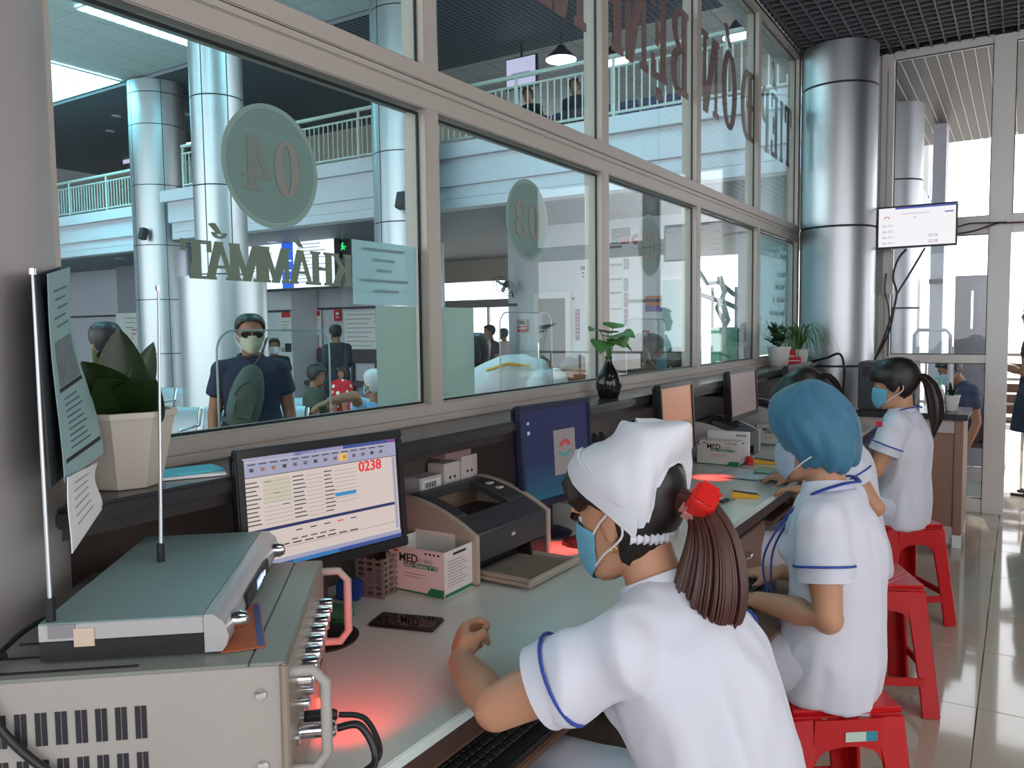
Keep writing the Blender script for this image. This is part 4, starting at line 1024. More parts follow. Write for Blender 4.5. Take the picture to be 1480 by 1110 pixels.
for i, (px, py, dd_, w) in enumerate(((852, 469, 2.92, .07), (892, 462, 3.15, .09), (918, 482, 3.0, .08), (868, 502, 2.92, .10), (902, 494, 2.92, .09), (914, 503, 3.1, .06), (878, 476, 3.05, .085), (890, 484, 2.95, .09))):
    tp = lp(px, py, dd_)
    kn = tv0 * .55 + tp * .45 + V((0, 0, .045))
    MB().tube([tv0 - V((0, 0, .03)), tv0 * .6 + kn * .4 + V((0, 0, .02)), kn], .0022, 6).build('stem', M_leafm, va)
    leaf('leaf', kn, tp, w, (CAM - tp).normalized() * .5 + V((0, 0, 1)), M_leafm, va, droop=.25, cup=.2)
wp = thing('potted_plant', 'small-leaved bushy plant in a white pot on the far ledge', 'plant', (-1.36, 5.47, 1.13))
pot(wp, (-1.36, 5.47, 1.13), .072, .058, .13, mat('white_pot', srgb(216, 214, 210), rough=.4))
rr = random.Random(5)
c1 = V((-1.36, 5.47, 1.245))
for k in range(16):
    a = rr.uniform(0, 6.28); r_ = rr.uniform(.02, .13); h = rr.uniform(.03, .19) if k else .19
    if k in (3, 7): a, r_, h = (4.2, .17, .10) if k == 3 else (4.5, .14, .06)
    tp = c1 + V((r_ * math.cos(a), r_ * math.sin(a), h))
    tp.x = max(tp.x, -1.43)
    MB().tube([c1, c1 * .5 + tp * .5 + V((0, 0, .02)), tp], .0018, 5).build('stem', M_leafd, wp)
    for j in range(5):
        b = c1 * (.6 - .1 * j) + tp * (.4 + .1 * j)
        d_ = V((rr.uniform(-1, 1), rr.uniform(-1, 1), rr.uniform(-.2, .6))).normalized()
        e = b + d_ * .055; e.x = max(e.x, -1.44)
        leaf('leaf', b, e, .034, (0, 0, 1), M_leafm if j % 2 else M_leafd, wp, n=6, cup=.1)
sp = thing('potted_plant', 'spider plant with long arching leaves at the far end of the ledge', 'plant', (-1.33, 5.93, 1.13))
pot(sp, (-1.33, 5.93, 1.13), .062, .05, .10, mat('white_pot', srgb(216, 214, 210)))
c2 = V((-1.33, 5.93, 1.22))
for k in range(56):
    a = rr.uniform(0, 6.28); L = rr.uniform(.18, .42); r_ = L * rr.uniform(.5, .9)
    dr = V((math.cos(a), math.sin(a), 0))
    hgt = rr.uniform(.08, .21)
    pts = []
    for j in range(7):
        t_ = j / 6
        q = c2 + dr * (r_ * t_) + V((0, 0, hgt * 4 * t_ * (1 - t_) * .9 + (.03 if t_ < 1 else 0) * t_ - .10 * max(0, t_ - .6)))
        q.x = max(q.x, -1.44)
        q.y = min(q.y, 6.18)
        pts.append(q)
    sd_ = V((-dr.y, dr.x, 0))
    MB().grid(lambda u, v, pts=pts, sd_=sd_: pts[int(round(v * 6))] + sd_ * ((u - .5) * .014 * (1.05 - v) ** .6), 2, 7).build('leaf', M_leafm if k % 3 else M_leafl, sp, thick=.0006, smooth=80)
for k, (y, x, h, lab) in enumerate(((5.66, -1.31, .055, 'red carton lying behind the white flower pot'), (5.72, -1.36, .105, 'taller red carton between the white pot and the spider plant'))):
    t = thing('red_carton', lab, 'box', (x, y, 1.13), 'red cartons on the far ledge')
    MB(T(x, y, 1.13) @ RZ(8)).box(-.05, .05, -.028, .028, .0006, h).build('carton_body', mat('red_card', srgb(196, 24, 30), rough=.5), t, bevel=.002)
    MB(T(x, y, 1.13) @ RZ(8)).box(-.045, .045, -.0288, -.0282, h * .5, h * .6).build('print_line', M_paper, t)
# ================================================================== STOOLS
M_stool = mat('red_plastic_stool', srgb(190, 10, 20), rough=.25, var=.04)
def make_stool():
    t = thing('plastic_stool', 'x', 'stool', (0, 0, 0), 'red plastic stools')
    H_ = .47; tw = .142; bw = .185
    q = MB().box(-tw - .004, tw + .004, -tw - .004, tw + .004, H_ - .022, H_)
    seat = q.build('seat', M_stool, t, bevel=.012, segs=3)
    for k in range(9):
        MB(T(0, 0, H_ + .0006) @ RZ(45)).box(-.15 + abs(k - 4) * .012 + .02, .15 - abs(k - 4) * .012 - .02, -.10 + .025 * k - .003, -.10 + .025 * k + .003, -.0004, .0012).build('seat_rib', mat('pale_red_rib', srgb(226, 120, 120), rough=.4), seat)
    for i in range(4):
        M = RZ(90 * i)
        rings = []
        for z, s_, w in ((0.001, bw, .062), (.10, bw - .009, .060), (.34, tw + .010, .066), (H_ - .022, tw, .080)):
            th = .012
            rings.append([(s_, s_, z), (s_ - w, s_, z), (s_ - w, s_ - th, z), (s_ - th, s_ - th, z), (s_ - th, s_ - w, z), (s_, s_ - w, z)])
        MB(M).loft(rings).build('leg', M_stool, t, bevel=.003, segs=1)
        # arched apron between two legs
        poly = [(-.085, H_ - .023), (.085, H_ - .023), (.092, .33)] + [(.082 * math.cos(R(a)), .325 + .055 * math.sin(R(a)) ** .6) for a in range(8, 173, 12)] + [(-.092, .33)]
        MB().prism(poly, .009, M @ frame((0, tw + .006, 0), (1, 0, 0), (0, 0, 1), (0, -1, 0))).build('apron', M_stool, t)
        MB(M).box(-bw + .055, bw - .055, bw - .016, bw - .006, .115, .145).build('stretcher', M_stool, t, bevel=.002)
    return t
st0 = make_stool()
stl = thing
lab = 'red plastic stool under the woman in the blue hair net, with a small sticker'
st0.location = (-.415, 2.14, 0); st0.rotation_euler = (0, 0, R(36.7)); st0['label'] = lab
def stool_at(x, y, a, label): return copy_tree(st0, T(x, y, 0) @ RZ(a), label)
st3 = stool_at(-.45, 3.22, 25, 'red plastic stool under the bowed woman in white')
st4 = stool_at(-.475, 4.20, 38, 'red plastic stool under the woman with a long dark ponytail')
st1 = stool_at(-.36, 1.22, 20, 'red plastic stool under the nurse in the white cap')
stk = MB(T(-.415, 2.14, 0) @ RZ(36.7) @ frame((.03, -.1493, .405), (1, 0, 0), (0, 0, 1), (0, -1, 0))).box(-.04, .04, -.012, .012, 0, .0015).build('sticker', mat('pale_green_sticker', srgb(190, 212, 200)), st0)
MB(T(-.415, 2.14, 0) @ RZ(36.7) @ frame((.03, -.1493, .405), (1, 0, 0), (0, 0, 1), (0, -1, 0))).box(.012, .04, -.012, .012, .0016, .0022).build('sticker_blue', mat('teal_sticker', srgb(40, 140, 160)), stk)
# ================================================================== END COUNTER, SCREEN, CABLES
ct = thing('end_counter', 'low brown wooden counter with a black granite top before the glazed end wall', 'counter', (-.6, 5.9, 0))
M_wood2 = mat('pinkish_wood_veneer', srgb(150, 112, 96), rough=.5, var=.12, scale=5, stretch=(6, 1, .6))
MB().box(-.90, -.335, 5.66, 6.14, .10, .80).build('carcass', M_wood2, ct, bevel=.003)
MB().box(-.90, -.335, 5.645, 5.6595, .72, .80).build('top_rail', mat('pale_rail', srgb(190, 176, 172), rough=.5), ct)
MB().box(-.90, -.335, 5.645, 5.6595, .06, .13).build('bottom_rail', mat('pale_rail', srgb(190, 176, 172), rough=.5), ct)
MB().box(-.334, -.285, 5.645, 6.14, .08, .80).build('corner_post', M_wood2, ct, bevel=.004)
MB().box(-.334, -.285, 5.645, 5.70, 0.001, .0795).build('foot', M_paper, ct)
MB().box(-.334, -.285, 6.08, 6.14, 0.001, .0795).build('foot', M_paper, ct)
MB().box(-.90, -.85, 5.66, 5.70, 0.001, .0595).build('foot', M_paper, ct)
MB().box(-.91, -.262, 5.62, 6.16, .801, .84).build('counter_top', M_granite, ct, bevel=.005)
cc = thing('computer_case', 'dark grey desktop computer case on the end counter behind the ponytailed woman', 'computer', (-.72, 5.85, .84))
a = ony(1240, 540, 5.70).x; b = ony(1323, 540, 5.70).x
MB().box(a, b, 5.70, 6.02, .8415, 1.155).build('case_body', M_dgrey, cc, bevel=.008)
MB().box(a + .03, a + .10, 5.694, 5.6995, 1.06, 1.125).build('front_badge', M_black, cc)
for k in range(6): MB().box(b - .20, b - .04, 5.695, 5.6995, .90 + .02 * k, .908 + .02 * k).build('vent', M_black, cc)
MB().box(a + .12, a + .19, 5.695, 5.6995, 1.02, 1.04).build('drive_slot', M_black, cc)
p = ony(1357, 582, 5.80)
bt = thing('pump_bottle', 'white bottle with a green pump on the end counter', 'bottle', (p.x, 5.80, .84))
MB(T(p.x, 5.80, .8405)).lathe([(.028, 0), (.030, .004), (.030, .12), (.024, .14), (.011, .15), (.011, .165)], 24).build('bottle_body', mat('white_plastic', srgb(222, 224, 220), rough=.35), bt)
MB(T(p.x, 5.80, .8405)).lathe([(.013, .1655), (.013, .185), (.005, .186), (.005, .205)], 16).build('pump_collar', mat('mint_plastic', srgb(120, 200, 170)), bt)
MB(T(p.x, 5.80, .8405)).box(-.03, .012, -.008, .008, .2055, .218).build('pump_head', mat('mint_plastic', srgb(120, 200, 170)), bt, bevel=.003)
p = ony(1375, 580, 5.86)
zp = thing('potted_plant', 'little dark plant in a white basket pot beside the pump bottle', 'plant', (p.x, 5.86, .84))
pot(zp, (p.x, 5.86, .8405), .05, .034, .10, mat('white_plastic', srgb(222, 224, 220)), n=14, rim=.003, wall=.004)
for k in range(7):
    a_ = k * .9; leaf('leaf', (p.x, 5.86, .925), (p.x + .05 * math.cos(a_), 5.86 + .05 * math.sin(a_), 1.0 + .012 * (k % 3)), .025, (-math.cos(a_), -math.sin(a_), .4), M_leafd, zp, n=8)
# wall screen
tvY = 6.50
a = ony(1268, 299, tvY); b = ony(1385, 292, tvY); c_ = ony(1380, 353, tvY)
tw_ = b.x - a.x; th_ = a.z - c_.z
Mtv = frame(((a.x + b.x) / 2, tvY, (a.z + b.z) / 2 - th_), (1, 0, 0), (0, 0, 1), (0, -1, 0)) 
tv, ts = monitor('wall-mounted queue screen with four numbered rows on the frame of the end wall', Mtv, tw_, th_, bezel=.012, screen=S_tv, stand=False, group='screens hung on walls')
tv['category'] = 'screen'
G_ = scr('screen_pale_grey', (.40, .40, .46), .6)
Ws, Hs = tw_ - .024, th_ - .027
Mt = Mtv @ T(-Ws / 2, .015, .0002)
flat(ts, Mt, [(.22 * Ws, .955 * Hs, Ws, Hs, scr('screen_tv_blue', (.10, .14, .60), .7)), (.86 * Ws, .80 * Hs, .97 * Ws, .83 * Hs, scr('screen_tv_blue', (.10, .14, .60), .7))])
text('Chuyên khoa phòng khám', .017, Mt @ T(.48 * Ws, .83 * Hs, .0022), G_, ts); text('Mắt', .015, Mt @ T(.48 * Ws, .72 * Hs, .0022), G_, ts)
for k in range(4):
    text('Bàn Số %d' % (k + 1), .021, Mt @ T(.13 * Ws, (.54 - .15 * k) * Hs, .0022), G_, ts)
    if k > 1: text(('0236', '0238')[k - 2], .030, Mt @ T(.72 * Ws, (.54 - .15 * k) * Hs, .0022), G_, ts)
lgp = [(.11 * Ws + .02 * math.cos(R(q)), .73 * Hs + .016 * math.sin(R(q))) for q in range(-10, 191, 20)] + [(.11 * Ws + .013 * math.cos(R(q)), .73 * Hs + .010 * math.sin(R(q))) for q in range(190, -11, -20)]
MB(Mt).prism(lgp, .0006, T(0, 0, .002)).build('logo_arch', scr('screen_logo_pink', (.8, .25, .25), .7), ts, smooth=0)
MB().box((a.x + b.x) / 2 - .28, (a.x + b.x) / 2 - .05, tvY + .036, tvY + .06, a.z - .20, a.z - .10).build('wall_bracket', M_dgrey, tv)
MB().box((a.x + b.x) / 2 - .28, (a.x + b.x) / 2 - .24, tvY + .06, YE - .046, a.z - .17, a.z - .13).build('bracket_arm', M_dgrey, tv)
ccol = mat('brown_cable', srgb(90, 50, 48), rough=.5)
def pxpts(Y, pts): return [ony(x, y, Y) for x, y in pts]
cable('thin brown cable running from the wall screen along the door transom', pxpts(6.74, [(1384, 338), (1410, 333), (1440, 323), (1455, 322), (1480, 321)]), .006, ccol)
cable('thin dark cable sagging from the wall screen to the transom', pxpts(6.72, [(1384, 328), (1402, 323), (1430, 322), (1455, 321)]), .005)
cable('black cable dropping from the wall screen into the bundle', pxpts(6.66, [(1337, 358), (1315, 395), (1297, 425), (1292, 450), (1285, 480), (1270, 510), (1258, 530)]), .007)
cable('black cable hanging beside the steel column into the bundle', pxpts(6.64, [(1310, 360), (1298, 375), (1291, 400), (1296, 425), (1289, 455), (1277, 490), (1262, 525)]), .008)
cable('thin black cable running straight down the end wall jamb', pxpts(6.66, [(1281, 395), (1279, 420), (1285, 450), (1284, 490), (1283, 515)]), .005)
cable('loose black cable curling over the far end of the ledge', [(-1.27, 6.0, 1.139), (-1.15, 5.93, 1.17), (-1.05, 5.86, 1.20), (-1.0, 5.75, 1.12), (-.985, 5.66, 1.0), (-.98, 5.60, .86)], .008)
wd_ = thing('cable_duct', 'white cable duct standing on the jamb below the wall screen', 'duct', (-.9, 6.7, 1.5))
a = ony(1276, 362, 6.68); b = ony(1290, 425, 6.68)
MB().box(a.x, b.x, 6.68, 6.735, b.z, a.z).build('duct_body', M_aluw, wd_, bevel=.004)
# ================================================================== PEOPLE
def apply_mods(ob):
    bpy.context.view_layer.update()
    me = bpy.data.meshes.new_from_object(ob.evaluated_get(bpy.context.evaluated_depsgraph_get()))
    old = ob.data; bpy.data.objects.remove(ob); bpy.data.meshes.remove(old)
    return me
def blob(mb, name, m, parent, voxel=.01, smooth=4, folds=None):
    me = bpy.data.meshes.new(name); me.from_pydata(mb.v, [], mb.f); me.update()
    bm = bmesh.new(); bm.from_mesh(me); bmesh.ops.recalc_face_normals(bm, faces=bm.faces); bm.to_mesh(me); bm.free()
    ob = bpy.data.objects.new(name, me); col.objects.link(ob)
    r = ob.modifiers.new('r', 'REMESH'); r.mode = 'VOXEL'; r.voxel_size = voxel; r.use_smooth_shade = True
    if smooth:
        s = ob.modifiers.new('s', 'SMOOTH'); s.factor = .5; s.iterations = smooth
    me = apply_mods(ob); me.name = name
    if folds:
        nor = [v.normal.copy() for v in me.vertices]
        for v, n in zip(me.vertices, nor): v.co = v.co + n * folds(v.co, n)
        me.update()
    for p in me.polygons: p.use_smooth = True
    me.materials.clear()
    return link(name, me, m, parent)
def limb(mb, pts, rad, n=14):
    pts = [V(p) for p in pts]
    mb.tube(pts, list(rad), n)
    for p, r in zip(pts, rad): mb.sphere(p, r * .995, 12, 8)
def spine_loft(mb, secs, right, n=22):
    """secs: (centre, half width, half depth)"""
    rings = []; right = V(right).normalized()
    for i, (c, a, b) in enumerate(secs):
        t = V(secs[min(i + 1, len(secs) - 1)][0]) - V(secs[max(i - 1, 0)][0]); t.normalize()
        r_ = (right - t * right.dot(t)).normalized(); f = t.cross(r_)
        rings.append([tuple(V(c) + r_ * (a * math.cos(2 * math.pi * k / n)) + f * (b * math.sin(2 * math.pi * k / n))) for k in range(n)])
    mb.loft(rings)
HS = [(-.118, .018, .078, .045), (-.106, .036, .089, .012), (-.08, .051, .091, -.03), (-.05, .061, .088, -.055), (-.02, .068, .086, -.085), (.01, .072, .085, -.098), (.04, .074, .087, -.102), (.07, .069, .079, -.095), (.095, .054, .057, -.075), (.112, .031, .024, -.045), (.1185, .010, .0, -.02)]
def hsec(z):
    if z <= HS[0][0]: return HS[0][1:]
    for a, b in zip(HS[:-1], HS[1:]):
        if z <= b[0]:
            t = (z - a[0]) / (b[0] - a[0]); return tuple(a[i] + (b[i] - a[i]) * t for i in (1, 2, 3))
    return HS[-1][1:]
def hsurf(az, z, off=0.0):
    w, yf, yb = hsec(z); mid = (yf + yb) / 2; h = (yf - yb) / 2
    s_, c_ = math.sin(az), math.cos(az)
    n = V((s_ / max(w, .02), c_ / max(h, .02), (z - .02) / .11 * 6)); n.normalize()
    return V((w * s_, mid + h * c_, z)) + n * off
def head_mb(mb, Mh, nose=True):
    M0 = mb.M; mb.M = M0 @ Mh
    rings = []
    for z, w, yf, yb in HS:
        mid = (yf + yb) / 2; h = (yf - yb) / 2
        rings.append([(w * math.sin(2 * math.pi * k / 24), mid + h * math.cos(2 * math.pi * k / 24), z) for k in range(24)])
    mb.loft(rings)
    if nose:
        mb.tube([(0, .078, .012), (0, .090, -.008), (0, .101, -.028), (0, .092, -.040)], [.008, .010, .014, .013], 10)
        mb.sphere((0, .084, -.066), (.024, .012, .010))      # lips
        mb.sphere((0, .080, .022), (.055, .012, .010))       # brow
    for s in (-1, 1):
        mb.sphere((s * .074, -.012, -.014), (.009, .019, .032), 12, 8, Matrix.Rotation(R(12), 3, 'X'))
        mb.sphere((s * .078, -.020, -.002), (.008, .012, .022), 10, 6)
    mb.M = M0
def hand_mb(mb, wrist, dr, pn, side, curl=25, sc=1.0, spread=6, thumb=35, r=1.0):
    f = V(dr).normalized(); n = V(pn); n = (n - f * n.dot(f)).normalized(); w = f.cross(n) * side   # w: toward the thumb side
    W = V(wrist); S = sc
    rings = []
    for d, a, b, sh in ((-.01, .026, .019, 0), (.015, .030, .018, 0), (.045, .038, .016, 0), (.075, .041, .014, 0), (.088, .039, .011, 0)):
        c = W + f * (d * S)
        rings.append([tuple(c + w * (a * S * math.cos(2 * math.pi * k / 14)) + n * (b * S * math.sin(2 * math.pi * k / 14))) for k in range(14)])
    mb.loft(rings)
    mb.sphere(W + f * (.03 * S) + w * (.022 * S) + n * (.008 * S), (.022 * S,) * 3)
    for i in range(4):
        off = (.029 - .0195 * i) * S
        L = ((.041, .025, .021), (.045, .029, .022), (.042, .027, .021), (.033, .021, .018))[i]
        p = W + f * (.082 * S) + w * off
        ang = R(curl * .55); sp = R((1.5 - i) * spread)
        pts = [p - f * .012 * S, p]; rr_ = [.0098 * S * r, .0097 * S * r]
        for j in range(3):
            d = (f * math.cos(ang) + n * math.sin(ang)).normalized(); d = (d + w * math.sin(sp) * .6).normalized()
            p = p + d * (L[j] * S); pts.append(p); rr_.append((.0090, .0082, .0070)[j] * S * r); ang += R(curl)
        limb(mb, pts, rr_, 10)
    p0 = W + f * (.022 * S) + w * (.028 * S) + n * (.006 * S)
    d1 = (f * math.cos(R(thumb)) + w * math.sin(R(thumb)) + n * .25).normalized(); p1 = p0 + d1 * (.040 * S)
    d2 = (f * math.cos(R(thumb * .3)) + w * math.sin(R(thumb * .1)) + n * (.2 + curl / 70)).normalized(); p2 = p1 + d2 * (.030 * S)
    if curl > 60:
        d1 = (f * .55 + w * .35 + n * .6).normalized(); p1 = p0 + d1 * (.036 * S)
        d2 = (f * .45 - w * .55 + n * .45).normalized(); p2 = p1 + d2 * (.028 * S)
    p3 = p2 + d2 * (.022 * S)
    limb(mb, [p0, p1, p2, p3], [.0135 * S * r, .0115 * S * r, .0100 * S * r, .0075 * S * r], 10)
    return [W + f * (.082 * S)]
M_skin = mat('skin', srgb(196, 146, 116), rough=.5, var=.06, scale=12, spec=.35)
M_skind = mat('tanned_skin', srgb(158, 108, 82), rough=.5, var=.06, scale=12, spec=.35)
M_hair = mat('black_hair', srgb(26, 20, 19), rough=.42, var=.35, scale=60, stretch=(30, 30, 2), spec=.5)
M_hairb = mat('brown_hair', srgb(70, 34, 26), rough=.42, var=.4, scale=60, stretch=(30, 30, 2), spec=.5)
M_uni = mat('white_uniform', srgb(214, 216, 228), rough=.75, var=.02, sheen=.2, bump=.15, bscale=14)
M_trim = mat('blue_trim', srgb(44, 70, 160), rough=.6)
M_mask = mat('blue_mask', srgb(110, 178, 206), rough=.7, var=.04)
M_maskw = mat('mask_loop', srgb(226, 226, 226), rough=.7)
M_eye = mat('eye_white', srgb(214, 208, 204), rough=.2)
M_iris = mat('iris_dark', (.012, .008, .006), rough=.1)
def eyes(parent, Mh, closed=False):
    for s in (-1, 1):
        e = MB(Mh).sphere((s * .031, .0668, .004), .0122).build('eye', M_eye, parent)
        MB(Mh).sphere((s * .0312, .0755, .003), (.0055, .0045, .0055)).build('iris', M_iris, e)
        MB(Mh).tube([(s * .014, .0905, .026), (s * .032, .086, .031), (s * .050, .072, .026)], [.0022, .003, .0015], 6).build('eyebrow', M_hair, parent)
        MB(Mh).tube([(s * .018, .0780, .009), (s * .031, .0790, .014), (s * .046, .0680, .010)], [.0016, .0024, .0016], 6).build('eyelid', M_hair, parent)
def smooth_path(pts, n=6):
    pts = [V(p) for p in pts]; P4 = [pts[0]] + pts + [pts[-1]]; out = []
    for i in range(len(pts) - 1):
        p0, p1, p2, p3 = P4[i:i + 4]
        for q in range(n):
            x = q / n; out.append(.5 * ((2 * p1) + (p2 - p0) * x + (2 * p0 - 5 * p1 + 4 * p2 - p3) * x * x + (3 * p1 - p0 - 3 * p2 + p3) * x ** 3))
    return out + [pts[-1]]
def mask(parent, Mh, m=None, loops=True):
    m = m or M_mask
    def fn(u, v):
        az = R(-72 + 144 * u); t = abs(u - .5) * 2
        z = (.000 - .022 * t * t) * (1 - v) + (-.113 + .030 * t * t) * v
        b = math.exp(-(az / .42) ** 2)
        off = .007 + .020 * b * math.sin(math.pi * min(1, .12 + v * .9)) + .0022 * abs(math.sin(v * math.pi * 3)) - .004 * t
        return hsurf(az, max(z, -.1165), off)
    o = MB(Mh).grid(fn, 23, 15).build('face_mask', m, parent, thick=.0012, smooth=70)
    if loops:
        for s in (-1, 1):
            a = hsurf(R(72 * s), -.022, .006); b = hsurf(R(72 * s), -.080, .006)
            q = V((s * .086, -.034, .012)); q2 = V((s * .087, -.040, -.030))
            MB(Mh).tube(smooth_path([a, a * .5 + q * .5 + V((s * .004, 0, .005)), q, q2, b * .6 + q2 * .4 + V((s * .008, 0, 0)), b]), .0021, 6).build('ear_loop', M_maskw, o)
    return o
def hair(parent, Mh, m=None, front=.075, temple=.035, side=-.015, nape=-.085, thick=.013, name='hair', seed=0, nose_fringe=None, top=.016):
    m = m or M_hair
    def zh(a):
        d = abs(math.degrees(a))
        pts = [(0, front), (40, front - .005), (62, temple), (78, side + .015), (92, side), (104, .0 if side > -.04 else side), (120, nape * .75), (150, nape), (180, nape)]
        for (x0, y0), (x1, y1) in zip(pts[:-1], pts[1:]):
            if d <= x1: t = (d - x0) / (x1 - x0); t = t * t * (3 - 2 * t); return y0 + (y1 - y0) * t
        return nape
    def fn(u, v):
        az = 2 * math.pi * u - math.pi
        z = .1184 + (zh(az) - .1184) * v ** 1.5
        off = (top + (thick - top) * v) * (1 if v < .93 else .55) + .0016 * noise.noise(V((math.sin(az) * 14, math.cos(az) * 14, z * 12 + seed)))
        return hsurf(az, z, off)
    return MB(Mh).grid(fn, 64, 22, wrapu=True).build(name, m, parent, thick=-.010, smooth=80)
def ponytail(parent, pts, rad, m, n_strand=120, seed=1, name='ponytail'):
    pts = [V(p) for p in pts]; rr_ = random.Random(seed)
    q = MB(); q.tube(pts, [r_ * .86 for r_ in rad], 18)
    N_ = len(pts)
    for k in range(n_strand):
        a = rr_.uniform(0, 6.28); f_ = rr_.uniform(.80, 1.06); path = []
        for i, p in enumerate(pts):
            t = pts[min(i + 1, N_ - 1)] - pts[max(i - 1, 0)]; t.normalize()
            u = t.orthogonal().normalized() if i == 0 else (u - t * u.dot(t)).normalized()
            w = t.cross(u); ext = 0
            path.append(p + (u * math.cos(a) + w * math.sin(a)) * (rad[i] * f_))
        e = (path[-1] - path[-2]).normalized() * rr_.uniform(.005, .045); path.append(path[-1] + e)
        
        fine = []
        P4 = [path[0]] + path + [path[-1]]
        for i in range(len(path) - 1):
            a0, a1, a2, a3 = P4[i:i + 4]
            for q_ in range(3):
                x = q_ / 3; fine.append(.5 * ((2 * a1) + (a2 - a0) * x + (2 * a0 - 5 * a1 + 4 * a2 - a3) * x * x + (3 * a1 - a0 - 3 * a2 + a3) * x ** 3))
        fine.append(path[-1])
        q.tube(fine, [.0026] * (len(fine) - 2) + [.0022, .0006], 5)
    return q.build(name, m, parent, smooth=70)
def headframe(pos, fwd, up=(0, 0, 1), s=1.0):
    f = V(fwd).normalized(); x = f.cross(V(up)).normalized()
    M = frame(pos, x, f, x.cross(f)); return M @ Matrix.Diagonal((s, s, s, 1))
def torso_secs(P, W, C, N, k=1.0, wide=1.0, sh=None):
    P, W, C, N = V(P), V(W), V(C), V(N)
    d = (P - W).normalized()
    return [(P + d * .10 * k, .10 * k * wide, .075 * k), (P + d * .05 * k, .158 * k * wide, .115 * k), (P, .168 * k * wide, .124 * k), (P * .5 + W * .5, .152 * k * wide, .114 * k), (W, .138 * k * wide, .104 * k), (C * .5 + W * .5, .146 * k * wide, .110 * k), (C, .156 * k * wide, .116 * k), (C * .55 + N * .45, .160 * k * wide, .100 * k), (C * .2 + N * .8, .125 * k * wide, .072 * k), (N, .066 * k, .058 * k)]
def body(name, label, J, k=1.0, voxel=.010, skin=None, cat='person', group=None, Hs=1.0, hands=(25, 25), pn=None, hdirs=None, legs=True, smooth=4, armr=1.0, wide=1.0):
    """J: joints P W C N H(frame) sL eL wL sR eR wR hL kL aL hR kR aR"""
    t = thing(name, label, cat, (J['P'][0], J['P'][1], J.get('floor', 0.0)), group)
    mb = MB()
    right = V(J['sR']) - V(J['sL'])
    secs = [(c, a * .88, b * .88) for c, a, b in torso_secs(J['P'], J['W'], J['C'], J['N'], k, wide)]
    spine_loft(mb, secs, right)
    Nk = V(J['N']); Hc = J['H'].translation
    hb = J['H'] @ V((0, -.022, -.062))
    limb(mb, [Nk - (hb - Nk) * .25, Nk, Nk * .45 + hb * .55, hb], [.060 * k, .056 * k, .050 * k, .050 * k])
    head_mb(mb, J['H'])
    for S_, sg in (('L', -1), ('R', 1)):
        s, e, w = V(J['s' + S_]), V(J['e' + S_]), V(J['w' + S_])
        limb(mb, [V(J['C']) * .25 + Nk * .75 , s, s * .6 + e * .4, e, e * .6 + w * .4, w], [.045 * k, .056 * k, .047 * k * armr, .040 * k * armr, .038 * k * armr, .026 * k])
        if ('h' + S_ + 'd') in J or hdirs is None:
            d = J.get('h' + S_ + 'd') or (w - e)
            p_ = J.get('h' + S_ + 'n') or (0, 0, -1)
            hand_mb(mb, w + V(d).normalized() * .008, d, p_, J.get('side' + S_, sg), hands[0 if S_ == 'L' else 1], k * .98)
        if legs and ('k' + S_) in J:
            h_, kn, a = V(J['h' + S_]), V(J['k' + S_]), V(J['a' + S_])
            limb(mb, [h_, h_ * .5 + kn * .5, kn, kn * .6 + a * .4, a], [.085 * k, .072 * k, .052 * k, .050 * k, .034 * k])
            toe = J.get('t' + S_)
            if toe: limb(mb, [a, (V(a) + V(toe)) / 2 - V((0, 0, .02)), V(toe)], [.034 * k, .036 * k, .026 * k])
    b = blob(mb, 'body', skin or M_skin, t, voxel, smooth)
    return t
def fold_fn(scale=9.0, amp=.006, stretch=(1, 1, .35), seed=0.0):
    def f(p, n):
        q = V((p.x * stretch[0] * scale, p.y * stretch[1] * scale, p.z * stretch[2] * scale + seed))
        a = noise.noise(q); b = noise.noise(q * 2.3 + V((7, 3, 1)))
        return amp * ((1 - abs(a) * 2.2) * .7 + b * .4)
    return f
